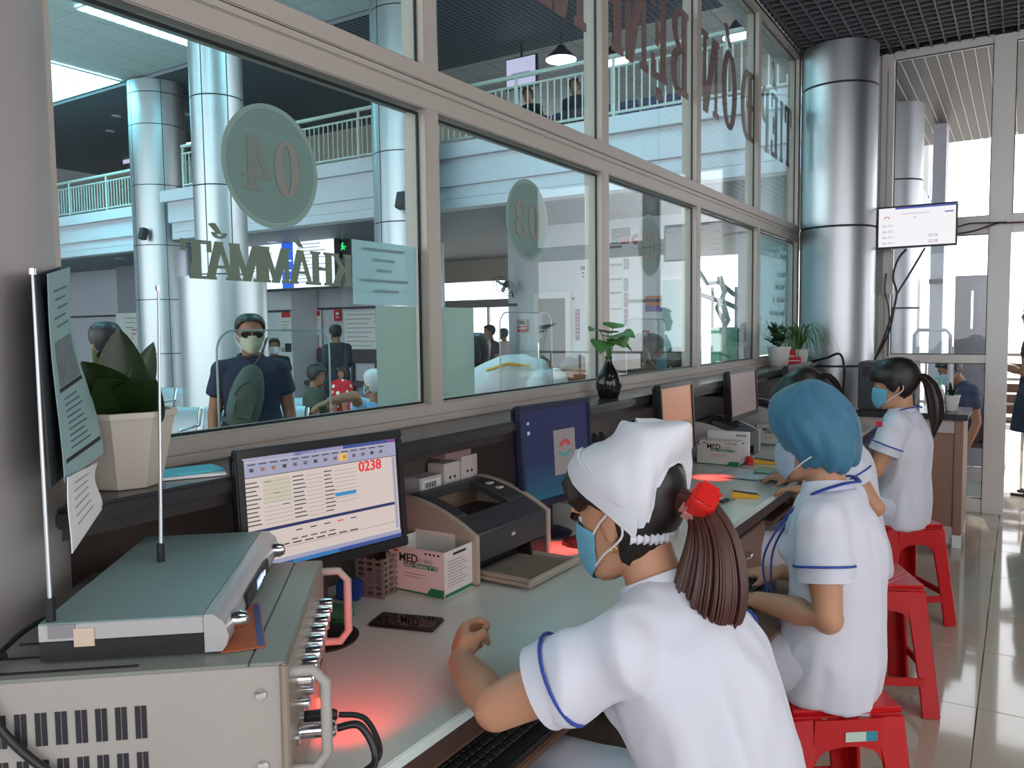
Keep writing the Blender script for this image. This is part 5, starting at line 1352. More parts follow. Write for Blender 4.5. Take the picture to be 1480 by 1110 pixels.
def jacket(t, J, m, k=1.0, wide=1.0, sleeve=.60, hem=.13, voxel=.011, ease=.014, cuffr=.070, folds=None, trim=None, name='tunic', smooth=5, bust=0.0, sleeves=(1, 1), cuff=False):
    mb = MB(); right = V(J['sR']) - V(J['sL'])
    secs = [(V(c), a + ease, b + ease) for c, a, b in torso_secs(J['P'], J['W'], J['C'], J['N'], k, wide)]
    d = (V(J['P']) - V(J['W'])).normalized()
    secs[0] = (V(J['P']) + d * hem * k, (.168 * k * wide + ease) * .98, .126 * k + ease)
    secs[1] = (V(J['P']) + d * hem * .5 * k, .172 * k * wide + ease, .128 * k + ease)
    spine_loft(mb, secs, right)
    Nk = V(J['N'])
    if bust:
        r_ = right.normalized(); f = V((0, 0, 1)).cross(r_)
        C_ = V(J['C']);
        up = (Nk - C_).normalized(); f = (up.cross(r_)).normalized()
        fw = (J['H'].to_3x3() @ V((0, 1, 0)));
        if f.dot(fw) < 0: f = -f
        for s in (-1, 1): mb.sphere(C_ + up * .01 + r_ * (.068 * s * k) + f * (.085 * k), .062 * k * bust)
    ends = []
    for i, S_ in enumerate('LR'):
        s, e, w = V(J['s' + S_]), V(J['e' + S_]), V(J['w' + S_])
        if not sleeves[i]: continue
        path = [V(J['C']) * .2 + Nk * .8, s]
        if sleeve <= 1: path += [s * .6 + e * .4, s * (1 - sleeve) + e * sleeve]; rad = [.058 * k, .063 * k, .066 * k, cuffr * k]
        else: path += [s * .5 + e * .5, e, e * (2 - sleeve) + w * (sleeve - 1)]; rad = [.06 * k, .066 * k, .060 * k, .054 * k, cuffr * k]
        mb.tube(path, rad, 16)
        for p, r_ in zip(path[:-1], rad[:-1]): mb.sphere(p, r_ * .99)
        ends.append((path[-2], path[-1], rad[-2], rad[-1]))
    o = blob(mb, name, m, t, voxel, smooth, folds)
    for (p0, p1, r0, r1) in (ends if cuff else ()):
        ax = (p1 - p0).normalized(); u = ax.orthogonal().normalized(); w = ax.cross(u)
        MB().grid(lambda a, v: p1 + ax * (.008 - .042 * v) + (u * math.cos(2 * math.pi * a) + w * math.sin(2 * math.pi * a)) * (r1 + .0015 + .0015 * math.sin(a * 25)), 30, 4, wrapu=True).build('sleeve_cuff', m, o, thick=.003, smooth=70)
    if trim:
        for (p0, p1, r0, r1) in ends:
            ax = (p1 - p0).normalized(); L = (p1 - p0).length
            q = p1 - ax * .030; rr_ = r1 + (r0 - r1) * (.03 / L)
            u = ax.orthogonal().normalized(); w = ax.cross(u)
            MB().tube([q + (u * math.cos(a) + w * math.sin(a)) * ((r1 + .0062) if cuff else (rr_ + .003)) for a in [2 * math.pi * i / 28 for i in range(28)]], .0030, 6, closed=True).build('sleeve_trim', trim, o)
    return o
def trousers(t, J, m, k=1.0, voxel=.013, name='trousers', full=1.0, ease=.014, folds=None, smooth=5):
    mb = MB()
    P = V(J['P']); d = (P - V(J['W'])).normalized(); right = V(J['sR']) - V(J['sL'])
    spine_loft(mb, [(P - d * .06 * k, .15 * k, .112 * k), (P, .166 * k + ease, .122 * k + ease), (P + d * .06, .165 * k + ease, .12 * k + ease), (P + d * .10, .12 * k, .09 * k)], right)
    for S_ in 'LR':
        h_, kn, a = V(J['h' + S_]), V(J['k' + S_]), V(J['a' + S_])
        e = kn * (1 - full) + a * full if full <= 1 else a
        limb(mb, [h_, h_ * .5 + kn * .5, kn], [.092 * k + ease * .4, .080 * k + ease * .5, .064 * k + ease])
        mb.tube([kn, kn * .5 + e * .5, e], [.064 * k + ease, .058 * k + ease, .050 * k + ease], 14)
    return blob(mb, name, m, t, voxel, smooth, folds)
def shoes(t, J, m, fwd, k=1.0):
    for S_ in 'LR':
        a = V(J['a' + S_]); f = V(fwd).normalized(); fl_ = J.get('floor', 0.0)
        o = V((a.x, a.y, fl_))
        rings = []
        for d, w, z in ((-.06, .022, .05), (-.05, .034, .065), (.02, .040, .070), (.09, .046, .055), (.15, .044, .040), (.19, .025, .03)):
            c = o + f * d * k; r_ = V((f.y, -f.x, 0))
            rings.append([tuple(c + r_ * (w * k) + V((0, 0, .001))), tuple(c + r_ * (w * k) + V((0, 0, z * .6 * k))), tuple(c + r_ * (w * .5 * k) + V((0, 0, z * k))), tuple(c - r_ * (w * .5 * k) + V((0, 0, z * k))), tuple(c - r_ * (w * k) + V((0, 0, z * .6 * k))), tuple(c - r_ * (w * k) + V((0, 0, .001)))])
        MB().loft(rings).build('shoe', m, t, smooth=60)
def local_pose(root, yaw, h=1.62, sit=None, lean=0, arms=None, head=(0, 0), floor=0.0, side_lean=0, stride=0):
    """joints for a standing or sitting figure. yaw: heading of +y in degrees about z"""
    k = h / 1.62
    M = T(root[0], root[1], floor) @ RZ(yaw)
    J = {'floor': floor}
    L = lambda x, y, z: M @ V((x * k, y * k, z * k))
    if sit is None:
        zp = .90; J['kL'] = L(-.09, .02 + stride, .47); J['kR'] = L(.09, .02 - stride * .6, .47)
        J['aL'] = L(-.09, .0 + stride * 1.6, .075); J['aR'] = L(.09, 0 - stride * 1.6, .075)
    else:
        zp = sit / k + .10
        J['kL'] = L(-.10, .40, zp - .04); J['kR'] = L(.10, .40, zp - .04); J['aL'] = L(-.10, .42, .075); J['aR'] = L(.10, .42, .075)
    J['hL'] = L(-.085, 0, zp - .03); J['hR'] = L(.085, 0, zp - .03)
    def up(d, x=0, y=0):
        a = R(lean); b = R(side_lean)
        return L(x + math.sin(b) * d, math.sin(a) * d + y * math.cos(a), zp + math.cos(a) * math.cos(b) * d - math.sin(a) * y)
    J['P'] = L(0, 0, zp); J['W'] = up(.14); J['C'] = up(.30); J['N'] = up(.445)
    J['sL'] = up(.380, -.168); J['sR'] = up(.380, .168)
    hd = up(.445 + .145, 0, .035)
    hy = yaw + head[1]; hp = head[0]
    f = V((-math.sin(R(hy)) * math.cos(R(hp)), math.cos(R(hy)) * math.cos(R(hp)), -math.sin(R(hp))))
    J['H'] = headframe(hd, f, (0, 0, 1), k * .97)
    arms = arms or {}
    for S_, s in (('L', -1), ('R', 1)):
        e, w = arms.get(S_, ((s * .235, -.02, .375 + zp - .9 + .70 - .0), (s * .25, .07, .82)) if False else (None, None))
        if e is None:
            sh = J['s' + S_]
            J['e' + S_] = sh + (M.to_3x3() @ V((s * .05, -.02, -.275))) * k; J['w' + S_] = J['e' + S_] + (M.to_3x3() @ V((s * .01, .09, -.225))) * k
        else: J['e' + S_] = L(*e); J['w' + S_] = L(*w)
    J['M'] = M; J['k'] = k
    return J
FW = (-1, 0, 0)
def seated_nurse(name, label, root, H, N, C, W, P, sL, sR, eL, eR, wL, wR, hLd, hRd, hLn, hRn, k=.95, voxel=.008, hands=(25, 25), skin=None, sleeve=.58, knees=-.40, folds=None, cuffr=.068):
    J = {'P': P, 'W': W, 'C': C, 'N': N, 'H': H, 'sL': sL, 'sR': sR, 'eL': eL, 'eR': eR, 'wL': wL, 'wR': wR, 'hLd': hLd, 'hRd': hRd, 'hLn': hLn, 'hRn': hRn, 'floor': 0.0}
    px, py, pz = P
    for S_, s in (('L', -1), ('R', 1)):
        J['h' + S_] = (px, py + .085 * s, pz - .03); J['k' + S_] = (px + knees, py + .10 * s, pz - .045); J['a' + S_] = (px + knees + .05, py + .10 * s, .085)
    t = body(name, label, J, k, voxel, skin or M_skin, 'person', 'hospital staff in white uniforms at the desk', hands=hands)
    j = jacket(t, J, M_uni, k, voxel=max(.008, voxel), sleeve=sleeve, folds=folds or fold_fn(11, .010, (1, 1, .45), P[1]), trim=M_trim, name='uniform_tunic', bust=.85, cuffr=cuffr, hem=.12, smooth=12, cuff=True)
    trousers(t, J, M_uni, k, name='uniform_trousers', folds=fold_fn(11, .004, (.4, 1, 1), P[1] + 3))
    shoes(t, J, mat('white_shoe', srgb(206, 204, 200), rough=.6), FW, k)
    # stand-up collar
    Nk = V(N); ax = (H @ V((0, -.02, -.08)) - Nk).normalized(); u = V((0, 1, 0)); u = (u - ax * u.dot(ax)).normalized(); w = ax.cross(u)
    def cf(a, v):
        a = 2 * math.pi * a; r_ = .064 + .010 * (1 - v)
        return Nk + ax * (-.012 + .036 * v) + (u * math.cos(a) + w * math.sin(a)) * (r_ * k)
    MB().grid(cf, 28, 4, wrapu=True).build('collar', M_uni, j, thick=.003, smooth=70)
    return t, J, j
def lanyard(t, J, m=None, end=.26):
    m = m or M_trim; Nk = V(J['N']); C_ = V(J['C']); up = (Nk - C_).normalized(); f = V(FW); f = (f - up * f.dot(up)).normalized(); r_ = V((0, 1, 0))
    for s in (-1, 1):
        pts = [Nk - f * .080 + up * .020, Nk - f * .045 + r_ * (.072 * s) + up * .026, Nk + f * .03 + r_ * (.094 * s) + up * .004, Nk + f * .105 + r_ * (.080 * s) - up * .06, C_ + f * .172 + r_ * (.050 * s) - up * .02, C_ + f * .180 + r_ * (.012 * s) - up * (end - .12)]
        sm = []
        P4 = [pts[0]] + pts + [pts[-1]]
        for i in range(len(pts) - 1):
            p0, p1, p2, p3 = P4[i:i + 4]
            for q in range(6):
                x = q / 6; sm.append(.5 * ((2 * p1) + (p2 - p0) * x + (2 * p0 - 5 * p1 + 4 * p2 - p3) * x * x + (3 * p1 - p0 - 3 * p2 + p3) * x ** 3))
        sm.append(pts[-1])
        MB().tube(sm, .0085, 6, flat=.35).build('lanyard', m, t, smooth=70)
    e = C_ + f * .176 - up * (end - .10)
    MB(frame(e, r_, up)).box(-.030, .030, -.10, 0, -.002, .002).build('badge', mat('badge_card', srgb(150, 180, 200), rough=.3), t, bevel=.001)
# ---------------- nurse in the white cap, nearest
H1 = headframe((-.572, 1.262, 1.082), (-.96, .10, -.26), (0, 0, 1), .95)
n1, J1, j1 = seated_nurse('person', 'nurse in a folded white cap with a brown ponytail resting a fist on the desk', None, H1,
    N=(-.505, 1.250, .957), C=(-.445, 1.245, .825), W=(-.385, 1.24, .685), P=(-.375, 1.235, .565),
    sL=(-.495, 1.085, .910), sR=(-.495, 1.405, .910), eL=(-.690, 1.030, .800), eR=(-.42, 1.50, .72),
    wL=(-.845, 1.150, .796), wR=(-.53, 1.46, .66), hLd=(-.40, .55, .14), hRd=(-.8, -.1, .0), hLn=(.70, .45, -.35), hRn=(0, 0, -1),
    voxel=.0058, hands=(84, 40), folds=fold_fn(9, .014, (1, 1.1, .40), 2.0), cuffr=.069)
hair(n1, H1, M_hair, front=.055, temple=.02, side=.018, nape=-.10, thick=.012)
mask(n1, H1); eyes(n1, H1)
# earring
MB(H1 @ frame((-.080, -.012, -.052), (0, 1, 0), (0, 0, 1))).tube([(.006 * math.cos(a), .006 * math.sin(a), 0) for a in [i * .52 for i in range(12)]], .0012, 6, closed=True).build('earring', mat('gold', srgb(212, 170, 90), rough=.25, metal=1), n1)
M_cap = mat('white_cap_cotton', srgb(216, 218, 226), rough=.8, var=.02, bump=.1, bscale=25)
def cap_low(a):
    d = abs(math.degrees(a)); pts = [(0, .108), (35, .100), (62, .078), (90, .034), (112, -.008), (126, -.030), (136, -.030), (148, .030), (165, .058), (180, .062)]
    for (x0, y0), (x1, y1) in zip(pts[:-1], pts[1:]):
        if d <= x1: t = (d - x0) / (x1 - x0); return y0 + (y1 - y0) * t
    return .062
def capf(u, v):
    az = 2 * math.pi * u - math.pi; d = abs(az) / math.pi
    z = .1185 + (cap_low(az) - .1185) * v ** 1.25
    back = max(0, (d - .55) / .45)
    off = .020 + .012 * min(1, d * 1.6) + .010 * math.sin(math.pi * v) + .030 * back * math.sin(math.pi * min(1, v * 1.05)) * (1 + .5 * math.cos(az * 4)) - .016 * max(0, (v - .8) / .2) * (1 - back)
    off += .0035 * noise.noise(V((math.sin(az) * 5, math.cos(az) * 5, z * 20)))
    p = hsurf(az, z, off)
    p.z += .012 * (1 - v) + .014 * back * (1 - v) + .020 * math.exp(-((d - .80) / .10) ** 2) * (1 - v) ** .5
    p.y -= .018 * back * (1 - v)
    return p
cap = MB(H1).grid(capf, 80, 24, wrapu=True).build('nurse_cap', M_cap, n1, thick=.003, smooth=60)
def brim(u, v):
    az = R(-128 + 256 * u); z0 = cap_low(az); z = z0 - .003 + .050 * v * (1 - .25 * abs(u - .5)) * min(1, max(0.12, abs(az) / 1.3))
    return hsurf(az, min(z, .117), .0265 + .014 * v + .008 * abs(u - .5)) + V((0, 0, .010 * v))
MB(H1).grid(brim, 60, 6).build('cap_brim', M_cap, cap, thick=.004, smooth=60)
def elas(k):
    pts = []; rad = []
    for i in range(49):
        a = R(122 + 116 * i / 48); z = -.034 - .012 * math.sin(math.pi * i / 48)
        p = hsurf(a, z, .019 + .003 * math.sin(i * 2.1)); pts.append(p); rad.append(.0105 + .0030 * math.sin(i * 1.9))
    return pts, rad
pe_, ra_ = elas(0)
MB(H1).tube(pe_, ra_, 10).build('cap_elastic', M_cap, cap, smooth=70)
MB(H1).sphere((.045, -.020, .1545), (.008, .026, .004), 12, 6, Matrix.Rotation(R(-14), 3, 'X')).build('cap_slit', M_hair, cap)
b0 = H1 @ V((0, -.118, .004))
ponytail(n1, [b0 + V((-.01, 0, .0)), b0 + V((.032, .0, -.012)), b0 + V((.052, -.004, -.055)), b0 + V((.056, -.010, -.105)), b0 + V((.052, -.014, -.150)), b0 + V((.046, -.018, -.190))], [.018, .024, .038, .050, .056, .050], M_hairb, 190)
Mcl = frame(b0 + V((.040, -.014, .004)), (.5, -.55, .55), (.1, .8, .6))
cp = MB(Mcl).box(-.030, .030, -.024, .024, -.020, .022).build('hair_clip', mat('red_clip', srgb(206, 30, 24), rough=.25), n1, bevel=.007, segs=3)
MB(Mcl).box(-.036, -.004, -.0265, .0265, -.023, .025).build('clip_beads', mat('beaded_clip', srgb(190, 130, 130), rough=.3, var=.6, scale=160), cp, bevel=.007)
# ---------------- woman in the blue hair net
H2 = headframe((-.462, 2.215, 1.106), (-.985, .06, -.20), (0, 0, 1), .95)
n2, J2, j2 = seated_nurse('person', 'staff member in a blue bouffant hair net and blue lanyard typing on a keyboard', None, H2,
    N=(-.418, 2.195, .965), C=(-.395, 2.175, .830), W=(-.385, 2.16, .695), P=(-.400, 2.150, .568),
    sL=(-.400, 2.030, .915), sR=(-.405, 2.355, .915), eL=(-.372, 1.985, .700), eR=(-.40, 2.44, .70),
    wL=(-.560, 2.060, .690), wR=(-.56, 2.34, .690), hLd=(-.9, .25, -.08), hRd=(-.9, -.2, -.08), hLn=(0, 0, -1), hRn=(0, 0, -1), voxel=.007, hands=(28, 22))
mask(n2, H2, mat('pale_mask', srgb(170, 186, 206), rough=.7)); eyes(n2, H2); lanyard(n2, J2)
M_net = mat('blue_hair_net', srgb(50, 110, 138), rough=.6, var=.30, scale=22, sheen=.2, bump=.6, bscale=24, stretch=(1, 1, .35))
def netf(u, v):
    az = 2 * math.pi * u; th = math.pi * v * .80
    pu = 1 + .035 * noise.noise(V((math.cos(az) * 2.2, math.sin(az) * 2.2, v * 4))) + .032 * math.sin(az * 13 + 3 * math.sin(v * 6)) * v ** 1.2
    x = .102 * math.sin(th) * math.cos(az) * pu; y = .114 * math.sin(th) * math.sin(az) * pu - .014; z = .052 + .106 * math.cos(th) * pu
    z -= .048 * v * min(1, abs(x) / .05)
    if y < -.02: z -= .060 * v * min(1, (-y - .02) / .08) 
    if y > .02: z += .052 * v * min(1, (y - .02) / .06); y += .012 * v * min(1, (y - .02) / .06)
    return V((x, y, z))
net = MB(H2).grid(netf, 72, 26, wrapu=True).build('hair_net', M_net, n2, thick=.002, smooth=70)
# ---------------- bowed woman behind her
H3 = headframe((-.705, 3.235, 1.098), (-.72, .10, -.70), (-.5, 0, 1), .95)
n3, J3, j3 = seated_nurse('person', 'dark-haired staff member in white bowing her head over the desk', None, H3,
    N=(-.640, 3.225, 1.000), C=(-.575, 3.22, .855), W=(-.535, 3.215, .705), P=(-.520, 3.21, .568),
    sL=(-.560, 3.070, .945), sR=(-.590, 3.38, .950), eL=(-.425, 3.075, .750), eR=(-.590, 3.46, .74),
    wL=(-.640, 3.09, .785), wR=(-.750, 3.36, .785), hLd=(-.9, .2, .0), hRd=(-.9, -.2, .0), hLn=(0, 0, -1), hRn=(0, 0, -1), voxel=.010, hands=(30, 30))
hair(n3, H3, M_hair, front=.035, temple=.0, side=-.06, nape=-.10, thick=.020, top=.022)
eyes(n3, H3)
b3 = H3 @ V((0, -.105, .03)); ponytail(n3, [b3 + V((-.01, 0, 0)), b3 + V((.03, 0, .0)), b3 + V((.055, 0, -.04)), b3 + V((.06, 0, -.09))], [.02, .028, .03, .01], M_hair, 24)
# ---------------- woman with the long dark ponytail
H4 = headframe((-.500, 4.170, 1.118), (-.985, -.04, -.18), (0, 0, 1), .95)
n4, J4, j4 = seated_nurse('person', 'staff member with a long dark ponytail and blue mask sitting upright', None, H4,
    N=(-.465, 4.175, .985), C=(-.455, 4.18, .845), W=(-.455, 4.185, .705), P=(-.465, 4.19, .568),
    sL=(-.475, 4.015, .935), sR=(-.475, 4.335, .935), eL=(-.545, 3.985, .735), eR=(-.55, 4.40, .735),
    wL=(-.735, 4.05, .790), wR=(-.73, 4.32, .790), hLd=(-.9, .2, .0), hRd=(-.9, -.2, .0), hLn=(0, 0, -1), hRn=(0, 0, -1), voxel=.009, hands=(30, 30))
hair(n4, H4, M_hair, front=.030, temple=.015, side=-.035, nape=-.075, thick=.014)
mask(n4, H4); eyes(n4, H4); lanyard(n4, J4)
b4 = H4 @ V((0, -.100, .012))
ponytail(n4, [b4 + V((-.01, 0, 0)), b4 + V((.030, 0, .004)), b4 + V((.060, .0, -.035)), b4 + V((.078, 0, -.10)), b4 + V((.085, 0, -.17)), b4 + V((.080, 0, -.235))], [.014, .018, .027, .032, .030, .012], M_hairb if False else mat('dark_brown_hair', srgb(42, 26, 24), rough=.42, var=.35, scale=60), 40)
bdg = H4.translation + V((-.10, -.115, -.155))
MB(T(*(V((-.545, 4.005, .945))))).box(-.004, .022, -.036, -.030, -.012, .014).build('red_badge', M_red, n4, bevel=.002)
# ================================================================== PEOPLE IN THE HALL
def visitor(label, J, shirt, trou, k=None, sleeve=.55, skin=None, hairm=None, hairk=None, voxel=.013, masked=None, group='visitors in the hall', sname='shirt', tname='trousers', shoem=None, hands=(25, 25), fwd=None, ease=.016, noeyes=False):
    k = k or J['k']
    t = body('person', label, J, k, voxel, skin or M_skind, 'person', group, hands=hands, wide=1.06)
    jacket(t, J, shirt, k, 1.06, sleeve=sleeve, voxel=voxel, name=sname, folds=fold_fn(9, .006, (1, 1, .4), J['P'][0]), hem=.10, ease=ease, cuffr=.066 if sleeve <= 1 else .050)
    trousers(t, J, trou, k, voxel=voxel * 1.1, name=tname, folds=fold_fn(9, .005, (1, 1, .3), J['P'][1]))
    f = fwd or (J['M'].to_3x3() @ V((0, 1, 0)))
    shoes(t, J, shoem or M_black, f, k)
    if hairk is not False: hair(t, J['H'], hairm or M_hair, **(hairk or dict(front=.07, temple=.04, side=-.01, nape=-.06, thick=.010)))
    if not noeyes: eyes(t, J['H'])
    if masked: mask(t, J['H'], masked)
    return t
def yaw_to(p, q): return math.degrees(math.atan2(-(q[0] - p[0]), q[1] - p[1]))
M_navy = mat('navy_polo', srgb(26, 32, 58), rough=.8)
M_dark = mat('dark_trousers', srgb(30, 32, 40), rough=.8)
M_beige = mat('beige_mask', srgb(196, 188, 160), rough=.8)
# man in navy with sling bag
rm = (-4.12, 3.42)
Jm = local_pose(rm, yaw_to(rm, (0, 0)) + 4, 1.70, floor=HF, head=(3, 2))
kk = Jm['k']
pm = visitor('man in a navy polo shirt, sunglasses and beige mask with a green sling bag', Jm, M_navy, M_dark, masked=M_beige, voxel=.010, hairk=dict(front=.085, temple=.06, side=.02, nape=-.05, thick=.007, top=.018))
Hm = Jm['H']
sgl = None
for s in (-1, 1):
    q = [(s * (.034 + .029 * math.cos(R(a))), .004 + .021 * math.sin(R(a))) for a in range(0, 360, 24)]
    o = MB(Hm @ frame((0, .094, 0), (1, 0, 0), (0, 0, 1), (0, -1, 0))).prism(q, .003).build('sunglass_lens', mat('dark_lens', (.006, .006, .008), rough=.08), pm)
    MB(Hm).tube([(s * .062, .090, .008), (s * .078, .05, .010), (s * .082, -.015, .006)], .002, 6).build('sunglass_arm', M_black, o)
MB(Hm).tube([(-.06, .093, .018), (0, .1, .020), (.06, .093, .018)], .0022, 6).build('sunglass_bridge', M_black, pm)
# polo collar
Mm = Jm['M']
MB().tube([V(Jm['N']) + (Mm.to_3x3() @ V((.075 * math.cos(a), .068 * math.sin(a), .018 - .012 * math.sin(a)))) for a in [i * .42 for i in range(15)]], .012, 8, closed=True).build('collar', M_navy, pm)
M_olive = mat('olive_bag', srgb(74, 88, 78), rough=.7, var=.1)
bag = thing('sling_bag', 'olive green sling bag worn across the chest of the man in navy', 'bag', Mm @ V((-.05, .2, .9)))
Mb_ = Mm @ T(.040, .165, 1.20) @ RY(-14) @ Matrix.Diagonal((.98, 1.05, 1.05, 1))
rings = []
for z, w, d in ((-.20, .05, .02), (-.185, .085, .045), (-.10, .105, .06), (.0, .105, .058), (.09, .085, .048), (.15, .055, .032), (.175, .02, .015)):
    rings.append([(w * math.cos(2 * math.pi * i / 20), d * math.sin(2 * math.pi * i / 20) * (1 if math.sin(2 * math.pi * i / 20) > 0 else .5), z) for i in range(20)])
MB(Mb_).loft(rings).build('bag_body', M_olive, bag, smooth=70)
MB(Mb_).tube([(.075 * math.cos(R(a)), .052, -.02 + .09 * math.sin(R(a))) for a in range(0, 181, 15)], .004, 6).build('zip', M_dgrey, bag)
MB(Mb_).box(-.06, .06, .045, .064, -.15, -.04).build('front_pocket', M_olive, bag, bevel=.012)
MB().tube([Mb_ @ V((0, .0, .165)), Mm @ V((-.035, .165, 1.42)), Mm @ V((-.075, .125, 1.49)), Mm @ V((-.095, .06, 1.535)), Mm @ V((-.10, -.03, 1.53)), Mm @ V((-.085, -.12, 1.45)), Mm @ V((-.02, -.165, 1.30)), Mm @ V((.09, -.165, 1.15)), Mm @ V((.205, -.06, 1.07)), Mm @ V((.195, .10, 1.05)), Mb_ @ V((.05, .0, -.17))], .018, 8, flat=.25).build('strap', mat('dark_strap', srgb(52, 60, 58), rough=.7), bag, smooth=70)
MB(T(*(Jm['wR'] + V((0, 0, .02))))).tube([(.033 * math.cos(a), .033 * math.sin(a), 0) for a in [i * .524 for i in range(12)]], .008, 8, closed=True).build('wrist_watch', M_black, pm)
# half-hidden man behind the potted plant
ra = (-4.75, 2.85); Ja = local_pose(ra, 70, 1.66, floor=HF, head=(5, 10))
visitor('man with dark hair in a pale blue shirt half hidden behind the potted plant', Ja, mat('pale_blue_shirt', srgb(150, 186, 214), rough=.8), M_dark)
# white-haired man sitting with an outstretched arm
rb = (-4.42, 4.86); Jb = local_pose(rb, 95, 1.68, sit=.43, floor=HF, head=(-3, -10), lean=-6)
Jb['eL'] = dep(512, 572, 6.15); Jb['wL'] = dep(476, 580, 5.85)
Jb['hLd'] = dep(455, 588, 5.75) - dep(476, 580, 5.85); Jb['hLn'] = (0, 0, -1)
M_sky = mat('sky_blue_shirt', srgb(126, 172, 214), rough=.8)
visitor('white-haired man in a sky blue shirt sitting with an arm over the bench', Jb, M_sky, M_dark, hairm=mat('white_hair', srgb(196, 198, 194), rough=.7), hairk=dict(front=.09, temple=.06, side=.0, nape=-.06, thick=.006, top=.008), masked=M_mask)
# woman with a child
rw = (-6.62, 6.35); Jw = local_pose(rw, -60, 1.58, sit=.42, floor=HF, head=(10, -15), arms={'L': ((-.22, .10, .66), (-.02, .30, .60)), 'R': ((.22, .10, .64), (.06, .32, .58))})
visitor('woman in an olive top with tied dark hair sitting with a child on her lap', Jw, mat('olive_top', srgb(70, 76, 62), rough=.8), M_dark, hairk=dict(front=.06, temple=.02, side=-.05, nape=-.08, thick=.020, top=.022))
M_dots = bpy.data.materials.new('red_polka_dots'); M_dots.use_nodes = True
_n = M_dots.node_tree.nodes; _l = M_dots.node_tree.links
_tc = _n.new('ShaderNodeTexCoord'); _vo = _n.new('ShaderNodeTexVoronoi'); _vo.inputs['Scale'].default_value = 14; _vo.inputs['Randomness'].default_value = .25
_l.new(_tc.outputs['Object'], _vo.inputs['Vector']); _lt = _n.new('ShaderNodeMath'); _lt.operation = 'LESS_THAN'; _lt.inputs[1].default_value = .30; _l.new(_vo.outputs['Distance'], _lt.inputs[0])
_mx = _n.new('ShaderNodeMix'); _mx.data_type = 'RGBA'; _l.new(_lt.outputs[0], _mx.inputs[0]); _mx.inputs[6].default_value = srgb(190, 16, 30) + (1,); _mx.inputs[7].default_value = srgb(226, 214, 210) + (1,)
_l.new(_mx.outputs[2], _n['Principled BSDF'].inputs['Base Color']); _n['Principled BSDF'].inputs['Roughness'].default_value = .8
Mw = Jw['M']
rc = Mw @ V((.02, .30, .62)); 
Jc = local_pose((rc.x, rc.y), -60 - 80, .85, sit=.25, floor=.33, lean=-22, head=(-5, 0))
for S_ in 'LR': Jc['a' + S_] = V(Jc['k' + S_]) + V((0, 0, -.12)); 
tc2 = body('person', 'small child in a red polka dot dress on the lap of the woman', Jc, Jc['k'], .009, M_skind, 'person', 'visitors in the hall')
jacket(tc2, Jc, M_dots, Jc['k'], 1.1, sleeve=.5, voxel=.009, name='polka_dress', hem=.30, ease=.022); hair(tc2, Jc['H'], M_hair, front=.06, temple=.03, side=-.02, nape=-.06, thick=.012); eyes(tc2, Jc['H'])
# masked person in black behind, walking man, men in the exit, woman in green
re_ = (-8.62, 7.55); Je = local_pose(re_, yaw_to(re_, (0, 0)), 1.50, floor=HF)
visitor('person in black with a white mask standing by the white pier', Je, mat('black_shirt', srgb(24, 24, 28), rough=.8), M_dark, masked=mat('white_mask', srgb(220, 222, 224), rough=.8))
rf = (-8.85, 9.15) if False else (-8.62, 8.75); Jf = local_pose(rf, 75, 1.68, floor=HF, stride=.16, head=(5, 0), arms={'L': ((-.23, -.06, 1.06), (-.25, .12, .86)), 'R': ((.23, .05, 1.06), (.25, .24, .92))})
visitor('man in a dark jacket walking past the wall of posters', Jf, mat('charcoal_jacket', srgb(54, 58, 66), rough=.8), M_dark, sleeve=1.9, sname='jacket')
rg = (-7.80, 11.65); Jg = local_pose(rg, 150, 1.66, floor=HF)
visitor('man in a dark shirt standing in the bright exit', Jg, mat('plum_shirt', srgb(62, 54, 62), rough=.8), M_dark)
rp = (-7.55, 12.05 + .0); rp = (ony(729, 490, 13.2).x, 13.2); Jp = local_pose(rp, 60, 1.60, floor=HF, arms={'L': ((-.22, .05, 1.05), (-.12, .26, 1.08))})
visitor('person in a pale pink shirt half behind the rounded corner', Jp, mat('pale_pink_shirt', srgb(214, 186, 190), rough=.8), M_dark)
rgr = (-3.17, 4.55); Jgr = local_pose(rgr, 20, 1.56, floor=HF)
tg = visitor('woman with long dark hair in a green top beside the frosted sheet', Jgr, mat('leaf_green_top', srgb(96, 138, 84), rough=.8), M_dark, hairk=dict(front=.06, temple=.01, side=-.10, nape=-.112, thick=.018, top=.018))
Hg = Jgr['H']; ponytail(tg, [Hg @ V((0, -.08, .0)), Hg @ V((0, -.12, -.06)), Hg @ V((0, -.13, -.16)), Hg @ V((0, -.12, -.26))], [.06, .07, .065, .02], M_hair, 40, name='long_hair')
# person in a white jersey leaning on the counter
Jl = local_pose((-2.25, 3.28), -14, 1.66, floor=HF)
rt = V((.93, -.36, 0))
up = {'P': (-2.36, 3.06, .93), 'W': (-2.27, 3.17, 1.05), 'C': (-2.12, 3.34, 1.14), 'N': (-1.99, 3.47, 1.17), 'sL': (-2.17, 3.41, 1.15), 'sR': (-1.90, 3.26, 1.13), 'hL': (-2.44, 3.12, .90), 'hR': (-2.29, 3.02, .90), 'kL': (-2.42, 3.20, .33), 'kR': (-2.26, 3.10, .33), 'aL': (-2.44, 3.05, -.10), 'aR': (-2.28, 2.96, -.10), 'eR': (-1.80, 3.42, 1.165), 'wR': (-1.72, 3.56, 1.165), 'eL': (-2.12, 3.62, 1.08), 'wL': (-1.90, 3.68, 1.15)}
Jl.update({a: V(b) for a, b in up.items()})
Jl['H'] = headframe((-1.90, 3.62, 1.13), (.5, .6, -.62), (.3, .4, .8), .97); Jl['hRd'] = (.4, .8, 0); Jl['hRn'] = (0, 0, -1); Jl['hLd'] = (.8, .4, 0); Jl['hLn'] = (0, 0, -1)
